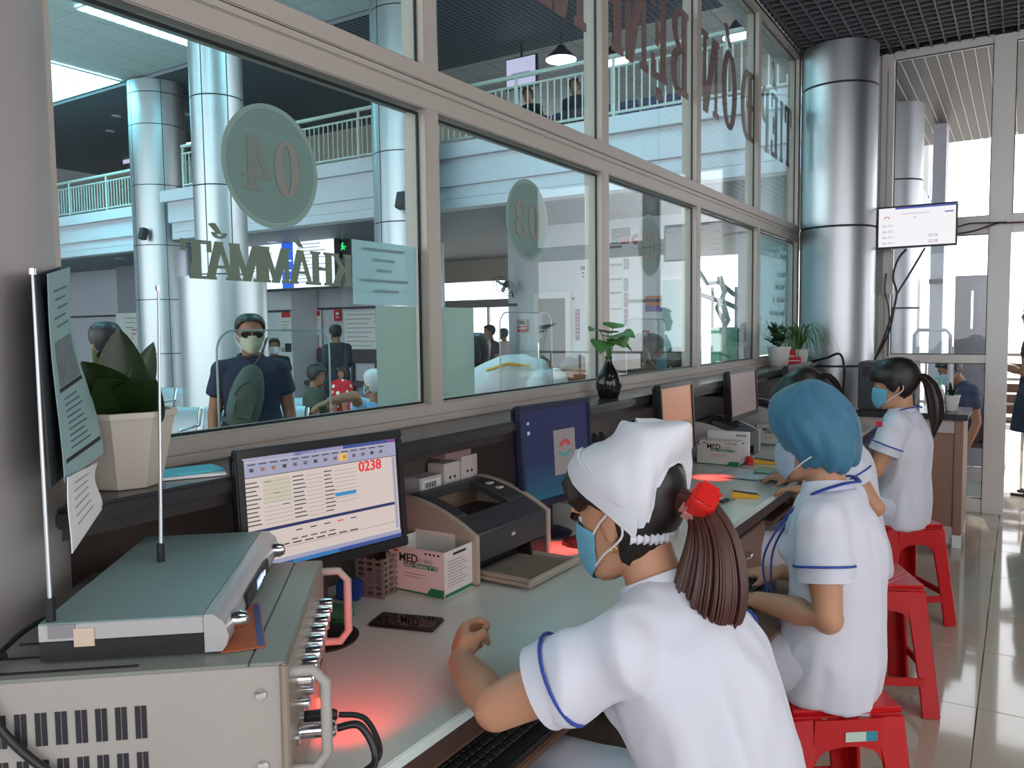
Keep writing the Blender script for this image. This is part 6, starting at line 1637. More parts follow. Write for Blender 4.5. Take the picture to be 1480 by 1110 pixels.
M_jer = mat('white_jersey', srgb(216, 218, 222), rough=.75)
tl = visitor('person in a white jersey with a yellow shoulder stripe leaning on the counter', Jl, M_jer, mat('grey_trousers', srgb(112, 116, 124), rough=.8), fwd=(.3, .9, 0), voxel=.011, noeyes=True)
st_ = [V((-2.13, 3.14, 1.205)), V((-2.05, 3.20, 1.235)), V((-1.97, 3.27, 1.225))]
MB().tube(st_, [.014, .018, .012], 8, flat=.5).build('yellow_stripe', mat('yellow_stripe', srgb(226, 176, 60), rough=.7), tl)
# people leaning in further along the counter
Jk = local_pose((-2.12, 3.98), -70, 1.60, floor=HF, lean=28, head=(30, 0))
visitor('person with untidy dark hair in a dark grey jacket bending to the counter', Jk, mat('dark_grey_jacket', srgb(60, 62, 68), rough=.8), M_dark, sleeve=1.9, sname='jacket', hairk=dict(front=.05, temple=.0, side=-.06, nape=-.10, thick=.022, top=.024))
Jn = local_pose((-2.06, 4.47), -85, 1.58, floor=HF, lean=16, head=(12, 35))
visitor('person in a black jacket and blue mask behind the vase', Jn, mat('black_jacket', srgb(32, 34, 42), rough=.8), M_dark, sleeve=1.9, sname='jacket', masked=M_mask)
Jo = local_pose((-2.32, 5.05), -85, 1.60, floor=HF, lean=40, head=(40, 0))
M_strp = gridmat('striped_shirt', srgb(218, 220, 222), srgb(150, 170, 180), (.03, .03, .03), .22, rough=.8, dirs=(2, 2))
visitor('person in a white shirt with thin stripes bending over the counter', Jo, M_strp, M_dark)
# upstairs
for (x, y, yw, st_, lb_, m_) in ((ony(765, 140, 11.36).x, 11.36, 180, .40, 'person in dark clothes sitting upstairs below the queue screen', M_dark), (ony(832, 120, 11.36).x, 11.36, 180, .40, 'person in grey clothes sitting upstairs on a blue-backed seat', mat('charcoal_jacket', srgb(54, 58, 66))), (-16.6, 11.6, 30, None, 'person in a blue gown behind the set-back railing', mat('blue_gown', srgb(70, 120, 176), rough=.8)), (-17.4, 11.9, -40, None, 'person in a dark blue gown behind the set-back railing', mat('deep_blue_gown', srgb(44, 78, 130), rough=.8))):
    Ju = local_pose((x, y), yw, 1.62, sit=st_, floor=4.05)
    visitor(lb_, Ju, m_, M_dark, sleeve=1.8, voxel=.018, group='people upstairs', noeyes=True)
# ================================================================== PEOPLE BEYOND THE END WALL
Js = local_pose((.13, 7.70), 75, 1.60, floor=0.0, arms={'L': ((-.20, .05, 1.02), (-.06, .27, 1.07)), 'R': ((.20, .05, 1.02), (.04, .27, 1.06))})
ts_ = body('person', 'woman in a dark skirt and heeled sandals standing in the sunny doorway', Js, Js['k'], .009, M_skind, 'person', 'people on the terrace', hands=(35, 35))
for S_ in 'LR':
    a = Js['a' + S_]; f = Js['M'].to_3x3() @ V((0, 1, 0)); b = V((a.x, a.y, 0))
    MB().box(-.035, .035, -.06, .15, 0.001, .02, T(*b) @ RZ(75)).build('sandal_sole', mat('brown_leather', srgb(66, 44, 38), rough=.5), ts_, bevel=.006)
    MB().box(-.025, .025, -.06, -.01, .0205, .05, T(*b) @ RZ(75)).build('sandal_heel', mat('brown_leather', srgb(66, 44, 38)), ts_)
    MB(T(*b) @ RZ(75)).tube([(-.04, .07, .03), (-.02, .075, .058), (.02, .075, .058), (.04, .07, .03)], .006, 8).build('sandal_strap', mat('brown_leather', srgb(66, 44, 38)), ts_)
    MB(T(*b) @ RZ(75)).tube([(.04 * math.cos(q), -.005 + .045 * math.sin(q), .085) for q in [i * .628 for i in range(10)]], .006, 8, closed=True).build('sandal_strap', mat('brown_leather', srgb(66, 44, 38)), ts_)
jacket(ts_, Js, mat('dark_blouse', srgb(46, 50, 70), rough=.8), Js['k'], sleeve=.5, voxel=.011, name='blouse')
q = MB(); P_s = Js['P']
rings = []
for z, a, b in ((P_s.z + .06, .150, .115), (P_s.z - .05, .178, .145), (.75, .185, .165), (.53, .195, .19), (.525, .185, .18)):
    rings.append([tuple((Js['M'] @ V((a * math.cos(2 * math.pi * i / 24), b * math.sin(2 * math.pi * i / 24), 0)) * 1.0)[:2]) + (z,) for i in range(24)])
q.loft(rings).build('skirt', mat('navy_skirt', srgb(30, 34, 54), rough=.8), ts_, smooth=60)
hair(ts_, Js['H'], M_hair); eyes(ts_, Js['H'])
Jq = local_pose((-.30, 8.30), 120, 1.62, sit=.36, floor=0.0, lean=24, head=(28, -10))
visitor('person in navy with a pale mask sitting bent forward on the terrace', Jq, mat('slate_navy_shirt', srgb(52, 60, 86), rough=.8), M_dark, masked=mat('ice_mask', srgb(170, 196, 216), rough=.8), group='people on the terrace')
sq = thing('low_stool', 'low grey stool under the bent person on the terrace', 'stool', (-.30, 8.30, 0))
MB().box(-.48, -.12, 8.12, 8.48, .30, .345).build('seat', M_dgrey, sq, bevel=.01)
for x in (-.45, -.18):
    for y in (8.15, 8.42): MB().box(x, x + .03, y, y + .03, 0.001, .2995).build('leg', M_dgrey, sq)
# ================================================================== THINGS IN THE HALL
def plate(name, label, cat, rect, Y, m, items=(), thick=.012, group=None, frame_m=None, th=None):
    """flat sign on a wall at depth Y facing the office; rect in pixels x0,y0,x1,y1; items: (u0,v0,u1,v1,material,name) with v from the top"""
    x0, x1, z0, z1 = rect_px(*rect, Y)
    t = thing(name, label, cat, ((x0 + x1) / 2, Y, z0), group)
    MB().box(x0, x1, Y - thick, Y - .0005, z0, z1).build('sign_plate', m, t)
    w = x1 - x0; h = z1 - z0
    for i in items:
        u0, v0, u1, v1, mm = i[:5]
        MB().box(x0 + u0 * w, x0 + u1 * w, Y - thick - .002, Y - thick - .0004, z1 - v1 * h, z1 - v0 * h).build(i[5] if len(i) > 5 else 'print_line', mm, t, smooth=0)
    return t, (x0, x1, z0, z1)
# big lit information board hanging under the balcony
S_bw = scr('board_white', (.88, .92, 1.0), 1.6); S_bb = scr('board_blue', (.02, .12, .75), 1.1); S_bl = scr('board_light_blue', (.15, .45, .95), 1.1); S_bt = scr('board_text', (.35, .40, .55), .8)
x0, x1, z0, z1 = rect_px(358, 326, 486, 420, 11.4)
z1 = ony(430, 327, 11.4).z; z0 = ony(430, 416, 11.4).z
lb = thing('information_board', 'big lit information board with a blue header and blue centre column', 'screen', ((x0 + x1) / 2, 11.4, z0), 'screens hung on walls')
MB().box(x0 - .05, x1 + .05, 11.37, 11.5, z0 - .05, z1 + .05).build('board_case', M_black, lb, bevel=.01)
sb = MB().box(x0, x1, 11.362, 11.369, z0, z1).build('screen', S_bw, lb, smooth=0)
w = x1 - x0; h = z1 - z0
def bi(u0, v0, u1, v1, m): MB().box(x0 + u0 * w, x0 + u1 * w, 11.355, 11.361, z1 - v1 * h, z1 - v0 * h).build('screen_graphic', m, sb, smooth=0)
bi(0, 0, 1, .14, S_bl); bi(.12, .02, .88, .12, S_bb); bi(.42, .14, .55, 1, S_bb)
for k in range(5): bi(.44, .22 + .16 * k, .53, .245 + .16 * k, S_bw)
rnd = random.Random(11)
for k in range(14):
    bi(.08, .19 + .055 * k, .18 + .2 * rnd.random(), .205 + .055 * k, S_bt); bi(.60, .19 + .055 * k, .72 + .24 * rnd.random(), .205 + .055 * k, S_bt)
MB().cyl((x0 + .3, 11.44, z1 + .05), (x0 + .3, 11.44, 3.169), .02, 8).build('hanger', M_dgrey, lb); MB().cyl((x1 - .3, 11.44, z1 + .05), (x1 - .3, 11.44, 3.169), .02, 8).build('hanger', M_dgrey, lb)
# dark panel with the green exit sign
t, r = plate('exit_panel', 'dark wall panel carrying a glowing green running-man exit sign', 'sign', (488, 320, 508, 372), 11.6, M_dgrey)
c = ony(495, 357, 11.58); S_g = scr('exit_green', (.02, .9, .18), 2.0)
M_ = frame((c.x, 11.583, c.z), (1, 0, 0), (0, 0, 1), (0, -1, 0))
for poly in ([(-.02, .05), (.02, .05), (.02, .08), (-.02, .08)], [(-.035, .04), (.035, .02), (.03, -.005), (-.03, .015)], [(-.01, .01), (.015, 0), (.06, -.05), (.04, -.06)], [(-.01, .0), (-.05, -.05), (-.03, -.06), (.005, -.01)], [(-.10, .015), (-.06, .04), (-.06, -.01)], [(.09, .0), (.06, .03), (.06, -.02)]):
    MB(M_).prism(poly, .004).build('exit_symbol', S_g, t, smooth=0)
for z in (1, -1): MB().cyl((r[0] + .1 * z + .1, 11.65, r[3]), (r[0] + .1 * z + .1, 11.65, 3.169), .012, 6).build('hanger', M_dgrey, t)
# posters and notices on the back wall
def lines(n, m, u0=.12, u1=.85, v0=.2, dv=.07): return [(u0, v0 + dv * k, u1 - .1 * (k % 3), v0 + dv * k + .02, m) for k in range(n)]
GI = mat('grey_ink', (.35, .33, .33))
plate('poster', 'white poster with a red bird emblem and sketched figures on the white pier', 'poster', (404, 449, 423, 512), 12.19, M_paper, [(.2, .02, .95, .16, M_red, 'emblem')] + lines(4, GI, v0=.25) + [(.4, .75, .95, .95, M_ink, 'drawing'), (.1, .85, .35, .95, GI, 'drawing')], group='posters in the hall')
plate('poster', 'white poster with red heading and a red-footed picture on the back wall', 'poster', (440, 449, 466, 506), 12.96, M_paper, [(.05, .02, .95, .14, M_red, 'heading')] + lines(3, GI, v0=.22) + [(.1, .68, .5, .92, mat('brown_print', srgb(130, 84, 76)), 'picture'), (.05, .92, .95, .99, M_red, 'band'), (.6, .62, .85, .9, GI, 'picture')], group='posters in the hall')
plate('poster', 'small square red notice near the walking man', 'poster', (483, 448, 493, 464), 12.96, M_red, [(.3, .2, .7, .45, M_paper), (.25, .6, .75, .7, M_paper)], group='posters in the hall')
plate('notice_chart', 'large white chart of small print behind the walking man', 'poster', (498, 450, 544, 508), 12.96, M_paper, lines(8, GI, .05, .98, .08, .11), group='posters in the hall')
plate('notice_chart', 'white chart with red lines beside the far left column', 'poster', (168, 453, 214, 520), 12.58, M_paper, lines(3, GI, .3, .8, .1, .1) + lines(3, M_red, .5, .75, .35, .09), group='posters in the hall')
# low dark wall bench
wbn = thing('wall_bench', 'dark brown padded wall bench under the posters', 'bench', (ony(466, 520, 12.8).x, 12.8, HF))
x0, x1, _, _ = rect_px(431, 505, 545, 522, 12.8)
MB().box(x0, x1, 12.9, 12.99, .70, 1.0).build('bench_back', mat('brown_pad', srgb(76, 66, 66), rough=.6), wbn, bevel=.02)
MB().box(x0, x1, 12.5, 12.89, .22, .32).build('bench_seat', mat('brown_pad', srgb(76, 66, 66)), wbn, bevel=.02)
for k in range(4):
    x = x0 + .15 + (x1 - x0 - .3) * k / 3; MB().box(x - .03, x + .03, 12.52, 12.58, HF + .001, .219).build('leg', M_dgrey, wbn); MB().box(x - .03, x + .03, 12.92, 12.98, HF + .001, .699).build('leg', M_dgrey, wbn)
# signs on the side wall
YW = 12.199
plate('door_sign', 'tall narrow purple sign with white letters beside the glass door', 'sign', (832, 447, 838, 492), YW, mat('purple_sign', srgb(118, 40, 84), rough=.4), lines(7, M_paper, .3, .8, .08, .12))
plate('warning_sign', 'red and white warning notice on the rounded corner', 'sign', (748, 462, 763, 480), 12.09, M_red, [(.1, .05, .9, .5, M_paper, 'picture'), (.2, .1, .8, .4, M_red, 'picture'), (.1, .65, .9, .75, M_paper)])
plate('arrow_sign', 'white framed arrow sign high beside the glass door', 'sign', (839, 384, 848, 405), YW, M_paper, [(.1, .05, .9, .3, M_dgrey, 'band'), (.3, .45, .7, .55, M_ink), (.3, .7, .7, .8, M_ink)])
plate('number_plate', 'small dark number plate on the white wall next to the glass door', 'sign', (824, 430, 831, 433), YW, M_dgrey)
sg_c = {'w': M_paper, 'n': mat('navy_sign', srgb(58, 58, 96), rough=.4), 'g': mat('green_sign', srgb(60, 120, 96), rough=.4), 'r': mat('rose_sign', srgb(176, 70, 84), rough=.4), 'p': mat('purple_sign', srgb(118, 40, 84)), 'd': mat('slate_sign', srgb(84, 84, 96), rough=.4)}
dr = [('navy header plate on top of the hall directory', (884, 331, 911, 342), 'n'), ('small green plate under the directory header', (884, 344, 894, 352), 'g'), ('small red plate under the directory header', (896, 344, 909, 352), 'r'),
      ('first white plate of the hall directory', (882, 356, 899, 380), 'w'), ('second white plate of the hall directory', (882, 382, 899, 401), 'w'), ('third white plate of the hall directory', (882, 403, 899, 420), 'w'), ('fourth white plate of the hall directory', (882, 422, 899, 444), 'w'), ('lowest white plate of the hall directory', (882, 446, 899, 458), 'w'),
      ('slate square sign beside the directory', (902, 374, 909, 389), 'd'), ('green upright sign beside the directory', (902, 402, 908, 421), 'g'), ('upper purple upright sign beside the directory', (902, 423, 908, 444), 'p'), ('lower purple upright sign beside the directory', (902, 446, 908, 470), 'p')]
for lab_, rc, kk in dr:
    its = ([(0, 0, 1, .14, sg_c['d'], 'band')] + lines(4, GI, .1, .95, .25, .16)) if kk == 'w' else lines(2, M_paper, .2, .85, .3, .3)
    plate('directory_plate', lab_, 'sign', rc, YW, sg_c[kk], its, group='directory signs on the hall wall')
plate('poster', 'orange and violet poster above the soap dispenser', 'poster', (933, 428, 961, 450), YW, mat('orange_poster', srgb(214, 128, 96), rough=.5), [(0, .62, 1, 1, mat('violet_band', srgb(128, 116, 168)), 'band'), (.1, .3, .9, .36, mat('orange_ink', srgb(190, 90, 60)))], group='posters in the hall')
fb = thing('fire_bell', 'round red fire bell above the directory', 'alarm', ony(921, 346, YW))
MB(frame(ony(921, 346, YW) + V((0, -.001, 0)), (1, 0, 0), (0, 0, 1), (0, -1, 0))).lathe([(.085, 0), (.085, .03), (.05, .05), (.01, .055)], 24).build('bell_dome', mat('fire_red', srgb(176, 30, 40), rough=.3), fb)
MB(frame(ony(921, 346, YW) + V((0, -.057, 0)), (1, 0, 0), (0, 0, 1), (0, -1, 0))).lathe([(.022, 0), (.018, .012)], 12).build('bell_cap', M_paper, fb)
fc = thing('call_point', 'round dark red fire call point below the soap dispenser', 'alarm', ony(924, 487, YW))
MB(frame(ony(924, 487, YW) + V((0, -.001, 0)), (1, 0, 0), (0, 0, 1), (0, -1, 0))).lathe([(.06, 0), (.06, .03), (.03, .036)], 24).build('call_dome', mat('fire_red', srgb(176, 30, 40)), fc)
ds = thing('soap_dispenser', 'white wall-mounted soap dispenser under the orange poster', 'dispenser', ony(941, 480, YW))
x0, x1, z0, z1 = rect_px(931, 462, 952, 488, YW)
MB().box(x0, x1, YW - .14, YW - .001, z0, z1).build('dispenser_body', M_white, ds, bevel=.03, segs=3)
MB().box(x0 + .03, x1 - .1, YW - .1425, YW - .1405, z0 + .08, z0 + .12).build('print_line', M_red, ds)
# wall fan
fn_ = thing('wall_fan', 'grey wall fan sticking out from the rounded corner', 'fan', ony(731, 415, 12.0))
Mf = frame(ony(729, 414, 11.9), (.55, .2, -.55), (.1, .9, .3))
for r_ in (.22, .16, .09): MB(Mf).tube([(r_ * math.cos(a), r_ * math.sin(a), 0) for a in [i * .2094 for i in range(30)]], .006, 6, closed=True).build('guard_ring', M_dgrey, fn_)
for k in range(4): MB(Mf @ RZ(90 * k + 20)).box(.03, .19, -.03, .035, .018, .022).build('blade', M_pale, fn_)
MB(Mf).lathe([(.04, .02), (.05, .06), (.03, .12)], 16).build('motor', M_dgrey, fn_)
MB().tube([Mf @ V((0, 0, .1)), ony(740, 422, 12.12), ony(742, 430, 12.14)], .015, 8).build('bracket', M_dgrey, fn_)
# pale teal partition and green board near the right part of the hall
pt = thing('glass_partition', 'pale teal frosted partition standing near the end of the hall wall', 'partition', ony(972, 520, 11.2))
x0, x1, _, z1 = rect_px(958, 405, 986, 520, 11.2)
MB().box(x0, x1, 11.19, 11.21, HF + .05, z1).build('partition_pane', mat('teal_frosted', srgb(150, 186, 182), rough=.35), pt)
MB().box(x0 - .02, x1 + .02, 11.18, 11.22, z1 + .001, z1 + .05).build('top_rail', M_aluw, pt)
MB().box(x0 - .02, x1 + .02, 11.17, 11.23, HF + .001, HF + .049).build('bottom_rail', M_aluw, pt)
gb = thing('green_file_box', 'mint green file box standing on the outer ledge behind the glass', 'box', (-1.56, 4.75, 1.13))
a = onx(1034, 500, -1.57); b = onx(1061, 500, -1.57); zt = onx(1048, 473, -1.57).z
MB().box(-1.60, -1.545, a.y, b.y, 1.1305, zt).build('box_body', mat('mint_green', srgb(120, 205, 172), rough=.5), gb, bevel=.003)
MB().box(-1.6015, -1.543, b.y + .0005, b.y + .012, 1.1305, zt - .01).build('box_spine', M_black, gb)
# greenery and stair rail outside the right part of the hall
og = thing('stair_rail', 'wavy green iron stair rail outside in the daylight', 'railing', (-3.5, 15.4, -.25))
M_iron = mat('green_iron', srgb(96, 138, 124), rough=.5)
for k, (pts) in enumerate((((990, 372), (1010, 392), (1022, 410), (1040, 408), (1060, 425), (1090, 436)), ((990, 410), (1010, 425), (1030, 432), (1050, 438), (1075, 450), (1100, 462)))):
    MB().tube([ony(x, y, 15.4) for x, y in pts], .045, 8).build('rail_bar', M_iron, og)
for x in (995, 1012, 1030, 1046, 1064, 1082):
    p = ony(x, 430, 15.4); MB().cyl((p.x, 15.4, -.25), (p.x, 15.4, p.z + .2), .03, 8).build('baluster', M_iron, og)
for (x, y0_, y1_) in ((1045, 440, 500), (1040, 400, 440)):
    a = ony(x, y0_, 15.3); MB().tube([a, a + V((.1, 0, -.3)), a + V((-.05, 0, -.6)), a + V((.1, 0, -.9))], [.06, .05, .045, .04], 8).build('iron_scroll', M_iron, og)
struct(MB().box(ony(1066, 450, 13.4).x, ony(1087, 450, 13.4).x, 13.4, 13.9, -.25, 3.17).build('pillar_outside', M_lilac, smooth=0))
# ---------------- steel waiting benches
M_perf = gridmat('perforated_steel', srgb(168, 172, 176), srgb(96, 100, 104), .02, .35, rough=.35, dirs=(0, 2))
M_seat = mat('satin_steel_seat', srgb(150, 156, 160), rough=.35, metal=.6)
def make_bench(n=3):
    t = thing('waiting_bench', 'x', 'bench', (0, 0, 0), 'steel waiting benches in the hall')
    L = .56
    for k in range(n):
        x = (k - (n - 1) / 2) * L
        prof = [(-.02, .42), (.06, .405), (.24, .395), (.40, .405), (.45, .43), (.44, .442), (.40, .42), (.24, .41), (.06, .42), (-.01, .435)]
        MB(T(x, 0, 0)).prism([(p[0], p[1]) for p in prof], L - .06, Matrix(((0, 0, 1, -(L - .06) / 2), (1, 0, 0, 0), (0, 1, 0, 0), (0, 0, 0, 1)))).build('seat', M_seat, t)
        bp_ = [(-.02, .44), (-.06, .60), (-.10, .76), (-.13, .80), (-.15, .795), (-.115, .755), (-.075, .60), (-.035, .44)]
        MB(T(x, 0, 0)).prism(bp_, L - .06, Matrix(((0, 0, 1, -(L - .06) / 2), (1, 0, 0, 0), (0, 1, 0, 0), (0, 0, 0, 1)))).build('backrest', M_seat, t)
    for k in range(n + 1):
        x = (k - n / 2) * L
        MB().tube([(x, -.13, .78), (x, -.05, .62), (x, .42, .62), (x, .45, .60), (x, .42, .40)], .014, 8).build('armrest', M_chrome, t)
    MB().box(-n * L / 2, n * L / 2, .16, .24, .34, .385).build('beam', M_chrome, t)
    for s in (-1, 1):
        x = s * (n * L / 2 - .25)
        MB().tube([(x, -.12, .012), (x, .2, .05), (x, .2, .34)], .022, 8).build('leg', M_chrome, t); MB().tube([(x, .5, .012), (x, .2, .05)], .022, 8).build('leg', M_chrome, t)
    return t
bn0 = make_bench()
bn0.location = (-6.95, 5.40, HF); bn0.rotation_euler = (0, 0, R(212)); bn0['label'] = 'steel waiting bench beside the wide column base'
bench = lambda x, y, a, l: copy_tree(bn0, T(x, y, HF) @ RZ(a), l)
bench(-10.4, 6.9, 212, 'steel waiting bench in front of the far left column')
bench(-4.55, 4.75, -100, 'steel waiting bench where the white-haired man sits')
bench(-6.95, 6.65, 212, 'steel waiting bench where the woman holds a child')
# ---------------- upstairs: queue screens, pendant lamps, blue seats
def upscreen(label, rect, Y):
    x0, x1, z0, z1 = rect_px(*rect, Y)
    t = thing('queue_screen', label, 'screen', ((x0 + x1) / 2, Y, z0), 'screens hung on walls')
    MB().box(x0 - .02, x1 + .02, Y, Y + .06, z0 - .02, z1 + .02).build('case', M_black, t)
    s = MB().box(x0, x1, Y - .006, Y - .0005, z0, z1).build('screen', scr('lilac_screen', (.72, .66, .92), .95), t, smooth=0)
    MB().box(x0 + .1, x1 - .1, Y - .010, Y - .0065, z0 + (z1 - z0) * .45, z0 + (z1 - z0) * .5).build('screen_graphic', S_bt, s, smooth=0)
    MB().cyl(((x0 + x1) / 2, Y + .03, z1 + .02), ((x0 + x1) / 2, Y + .03, 6.24), .02, 8).build('hanger', M_dgrey, t)
upscreen('lilac queue screen hanging above the upper seats near the pendant lamps', (732, 88, 774, 121), 11.9)
upscreen('lilac queue screen hanging above the set-back balcony', (177, 211, 199, 233), 13.6)
def pendant(label, px, py, Y, r_=.24):
    c = ony(px, py, Y); t = thing('pendant_lamp', label, 'lamp', (c.x, Y, c.z), 'pendant lamps upstairs')
    MB(T(*c)).lathe([(r_, 0), (r_ * .8, .06), (.10, .16), (.06, .22)], 24).build('shade', M_dgrey, t)
    MB(T(*c)).lathe([(r_ * .96, -.012), (r_ * .96, -.002)], 24).build('diffuser', emitmat('pendant_glow', (1, .98, .94), 7.0), t)
    MB().cyl((c.x, Y, c.z + .22), (c.x, Y, 6.249), .012, 6).build('cord', M_dgrey, t)
pendant('round pendant lamp next to the upper queue screen', 811, 86, 11.9, .26); pendant('round pendant lamp over the blue upper seats', 886, 88, 12.0, .26); pendant('round pendant lamp behind the reversed lettering', 1067, 53, 11.5, .22); pendant('small pendant lamp between the two left columns', 279, 208, 12.5, .16)
us_ = thing('upper_seats', 'row of blue-backed seats behind the upper railing', 'seats', (-6, 11.6, 4.05))
a = ony(740, 140, 11.6).x; b = ony(1000, 140, 11.6).x
n_ = 8
for k in range(n_):
    x = a + (b - a) * k / n_; w_ = (b - a) / n_ - .05
    MB().box(x, x + w_, 11.55, 11.62, 4.45, 4.85).build('backrest', mat('blue_pad', srgb(44, 62, 112), rough=.6), us_, bevel=.02)
    MB().box(x, x + w_, 11.15, 11.54, 4.38, 4.448).build('seat', M_white, us_, bevel=.02); MB().box(x + w_ * .4, x + w_ * .6, 11.3, 11.4, 4.0505, 4.379).build('leg', M_dgrey, us_)
# small wall speaker on the thick column, downlights under the balcony
def wallspk(label, px, py, Y):
    c = ony(px, py, Y); t = thing('wall_speaker', label, 'speaker', c)
    MB(T(*c) @ RX(-15)).box(-.07, .07, -.06, .06, -.11, .11).build('speaker_case', M_dgrey, t, bevel=.01)
    MB().box(c.x - .02, c.x + .02, Y + .06, Y + .10, c.z - .02, c.z + .02).build('bracket', M_black, t)
wallspk('small dark speaker on the thick column behind the mullion', 581, 290, 8.40); wallspk('small dark speaker on the far left column', 207, 338, 9.35)
def downlight(x, y, z, lab_, e=60):
    t = thing('downlight', lab_, 'lamp', (x, y, z), 'recessed downlights')
    MB(T(x, y, z)).lathe([(.10, -.012), (.10, -.001), (.085, -.001)], 20).build('trim_ring', M_aluw, t); MB(T(x, y, z)).lathe([(.08, -.010), (.08, -.003)], 20).build('diffuser', emitmat('downlight_glow', (1, .98, .96), 60.0), t)
for i, (x, y) in enumerate(((-18, 11.2), (-15.5, 11.8), (-12.5, 11), (-9.6, 11.2), (-6.5, 11.0), (-4.2, 11.2), (-1.8, 11.0))):
    downlight(x, y, 3.169, 'recessed downlight under the balcony ' + ('before the grey panel', 'beside the far left column', 'before the lit information board', 'near the exit sign panel', 'before the glass door', 'before the directory signs', 'near the frosted last pane')[i])
for i, (x, y) in enumerate(((-17.2, 10.8), (-15.8, 11.6), (-18.6, 11.5), (-10.5, 10.8), (-5.6, 10.6))):
    downlight(x, y, 6.249, 'recessed downlight in the dark upper soffit ' + ('by the square troffer', 'over the left queue screen', 'at the column side', 'behind the nearer steel column', 'over the pendant lamps')[i])
# ---------------- acrylic counter screens on the hall side ledge
def acrylic(label, yc, w=.50, h=.42, x=-1.60, z=1.13):
    t = thing('acrylic_screen', label, 'screen guard', (x, yc, z), 'clear counter screens')
    r_ = .05; pl = [(-w / 2, 0), (w / 2, 0)] + [(w / 2 - r_ + r_ * math.cos(R(a)), h - r_ + r_ * math.sin(R(a))) for a in range(0, 91, 15)] + [(-w / 2 + r_ + r_ * math.cos(R(a)), h - r_ + r_ * math.sin(R(a))) for a in range(90, 181, 15)]
    Mq = frame((x, yc, z + .001), (0, 1, 0), (0, 0, 1), (1, 0, 0))
    MB(Mq).prism(pl, .004).build('acrylic_sheet', M_acr, t, smooth=0)
    MB(Mq).tube([(p[0], p[1], .002) for p in pl[1:] + pl[:1]], .0026, 6).build('polished_edge', mat('acrylic_edge', srgb(150, 168, 168), rough=.2), t)
    for s in (-1, 1): MB(Mq).box(s * w * .35 - .03, s * w * .35 + .03, 0, .02, .0045, .012).build('clip', M_chrome, t)
a = onx(312, 500, -1.60).y; b = onx(475, 500, -1.60).y
acrylic('clear rounded counter screen in front of the man in navy', (a + b) / 2, b - a, onx(360, 478, -1.60).z - 1.13)
a = onx(722, 500, -1.60).y; b = onx(797, 500, -1.60).y
acrylic('clear rounded counter screen beside the leaning person in white', (a + b) / 2, b - a, .33)
a = onx(905, 500, -1.60).y; b = onx(962, 500, -1.60).y
acrylic('clear rounded counter screen behind the black vase', (a + b) / 2, b - a, .31)
# ---------------- terrace beyond the end wall
pr_ = struct(MB().box(ony(1343, 450, 9.4).x, ony(1362, 450, 9.4).x, 9.4, 9.7, 0.0, CEIL).build('pillar_terrace', M_lilac, smooth=0))
x0, x1, z0, z1 = rect_px(1343, 404, 1363, 410, 9.4); MB().box(x0, x1, 9.37, 9.399, z0, z1).build('pillar_band', M_dgrey, pr_)
d2 = sroot('door_2', (-.3, 9.0, 0))
x0, x1, z0, z1 = rect_px(1381, 399, 1428, 520, 9.0)
MB().box(x0, x1, 8.99, 9.0, 0.002, z1).build('door_leaf', mat('grey_door_glass', srgb(150, 152, 160), rough=.15), d2)
MB().box((x0 * .52 + x1 * .48), (x0 * .52 + x1 * .48) + .02, 8.94, 8.97, z0 + .3, z1 - .15).build('door_handle', M_chrome, d2)
tr = thing('terrace_railing', 'thin metal railing at the edge of the sunny terrace', 'railing', (1, 10.4, 0))
for z in (1.05, .78, .5): MB().cyl((-1.5, 10.4, z), (4.0, 10.4, z), .018, 8).build('rail_bar', M_alu, tr)
for k in range(12): MB().cyl((-1.4 + .48 * k, 10.4, 0.001), (-1.4 + .48 * k, 10.4, 1.05), .014, 8).build('railing_post', M_alu, tr)
tb = thing('terrace_bench', 'brown slatted bench on the terrace behind the end glass', 'bench', (.2, 9.6, 0))
for k in range(3): MB().box(-.55, 2.2, 9.74, 9.77, .46 + .11 * k, .55 + .11 * k).build('slat', M_wood, tb, bevel=.004)
for k in range(3): MB().box(-.55, 2.2, 9.36 + .125 * k, 9.47 + .125 * k, .40, .43).build('slat', M_wood, tb, bevel=.004)
for x in (-.5, .7, 2.1): MB().box(x, x + .05, 9.37, 9.80, 0.001, .399).build('leg', M_dgrey, tb)
wf = thing('walking_frame', 'white tubular walking frame outside the end glass', 'walker', (-.7, 7.25, 0))
a = ony(1322, 477, 7.25); b = ony(1374, 477, 7.25)
MB().tube([(a.x, 7.25, 0.015), (a.x, 7.25, a.z - .04), (a.x + .03, 7.25, a.z), (b.x - .03, 7.25, b.z), (b.x, 7.25, b.z - .04), (b.x, 7.25, 0.015)], .014, 8).build('frame_tube', M_white, wf)
MB().tube([(a.x, 7.55, 0.015), (a.x, 7.52, a.z - .14), (a.x, 7.27, a.z - .14)], .012, 8).build('frame_tube', M_white, wf); MB().tube([(b.x, 7.55, 0.015), (b.x, 7.52, a.z - .14), (b.x, 7.27, a.z - .14)], .012, 8).build('frame_tube', M_white, wf)
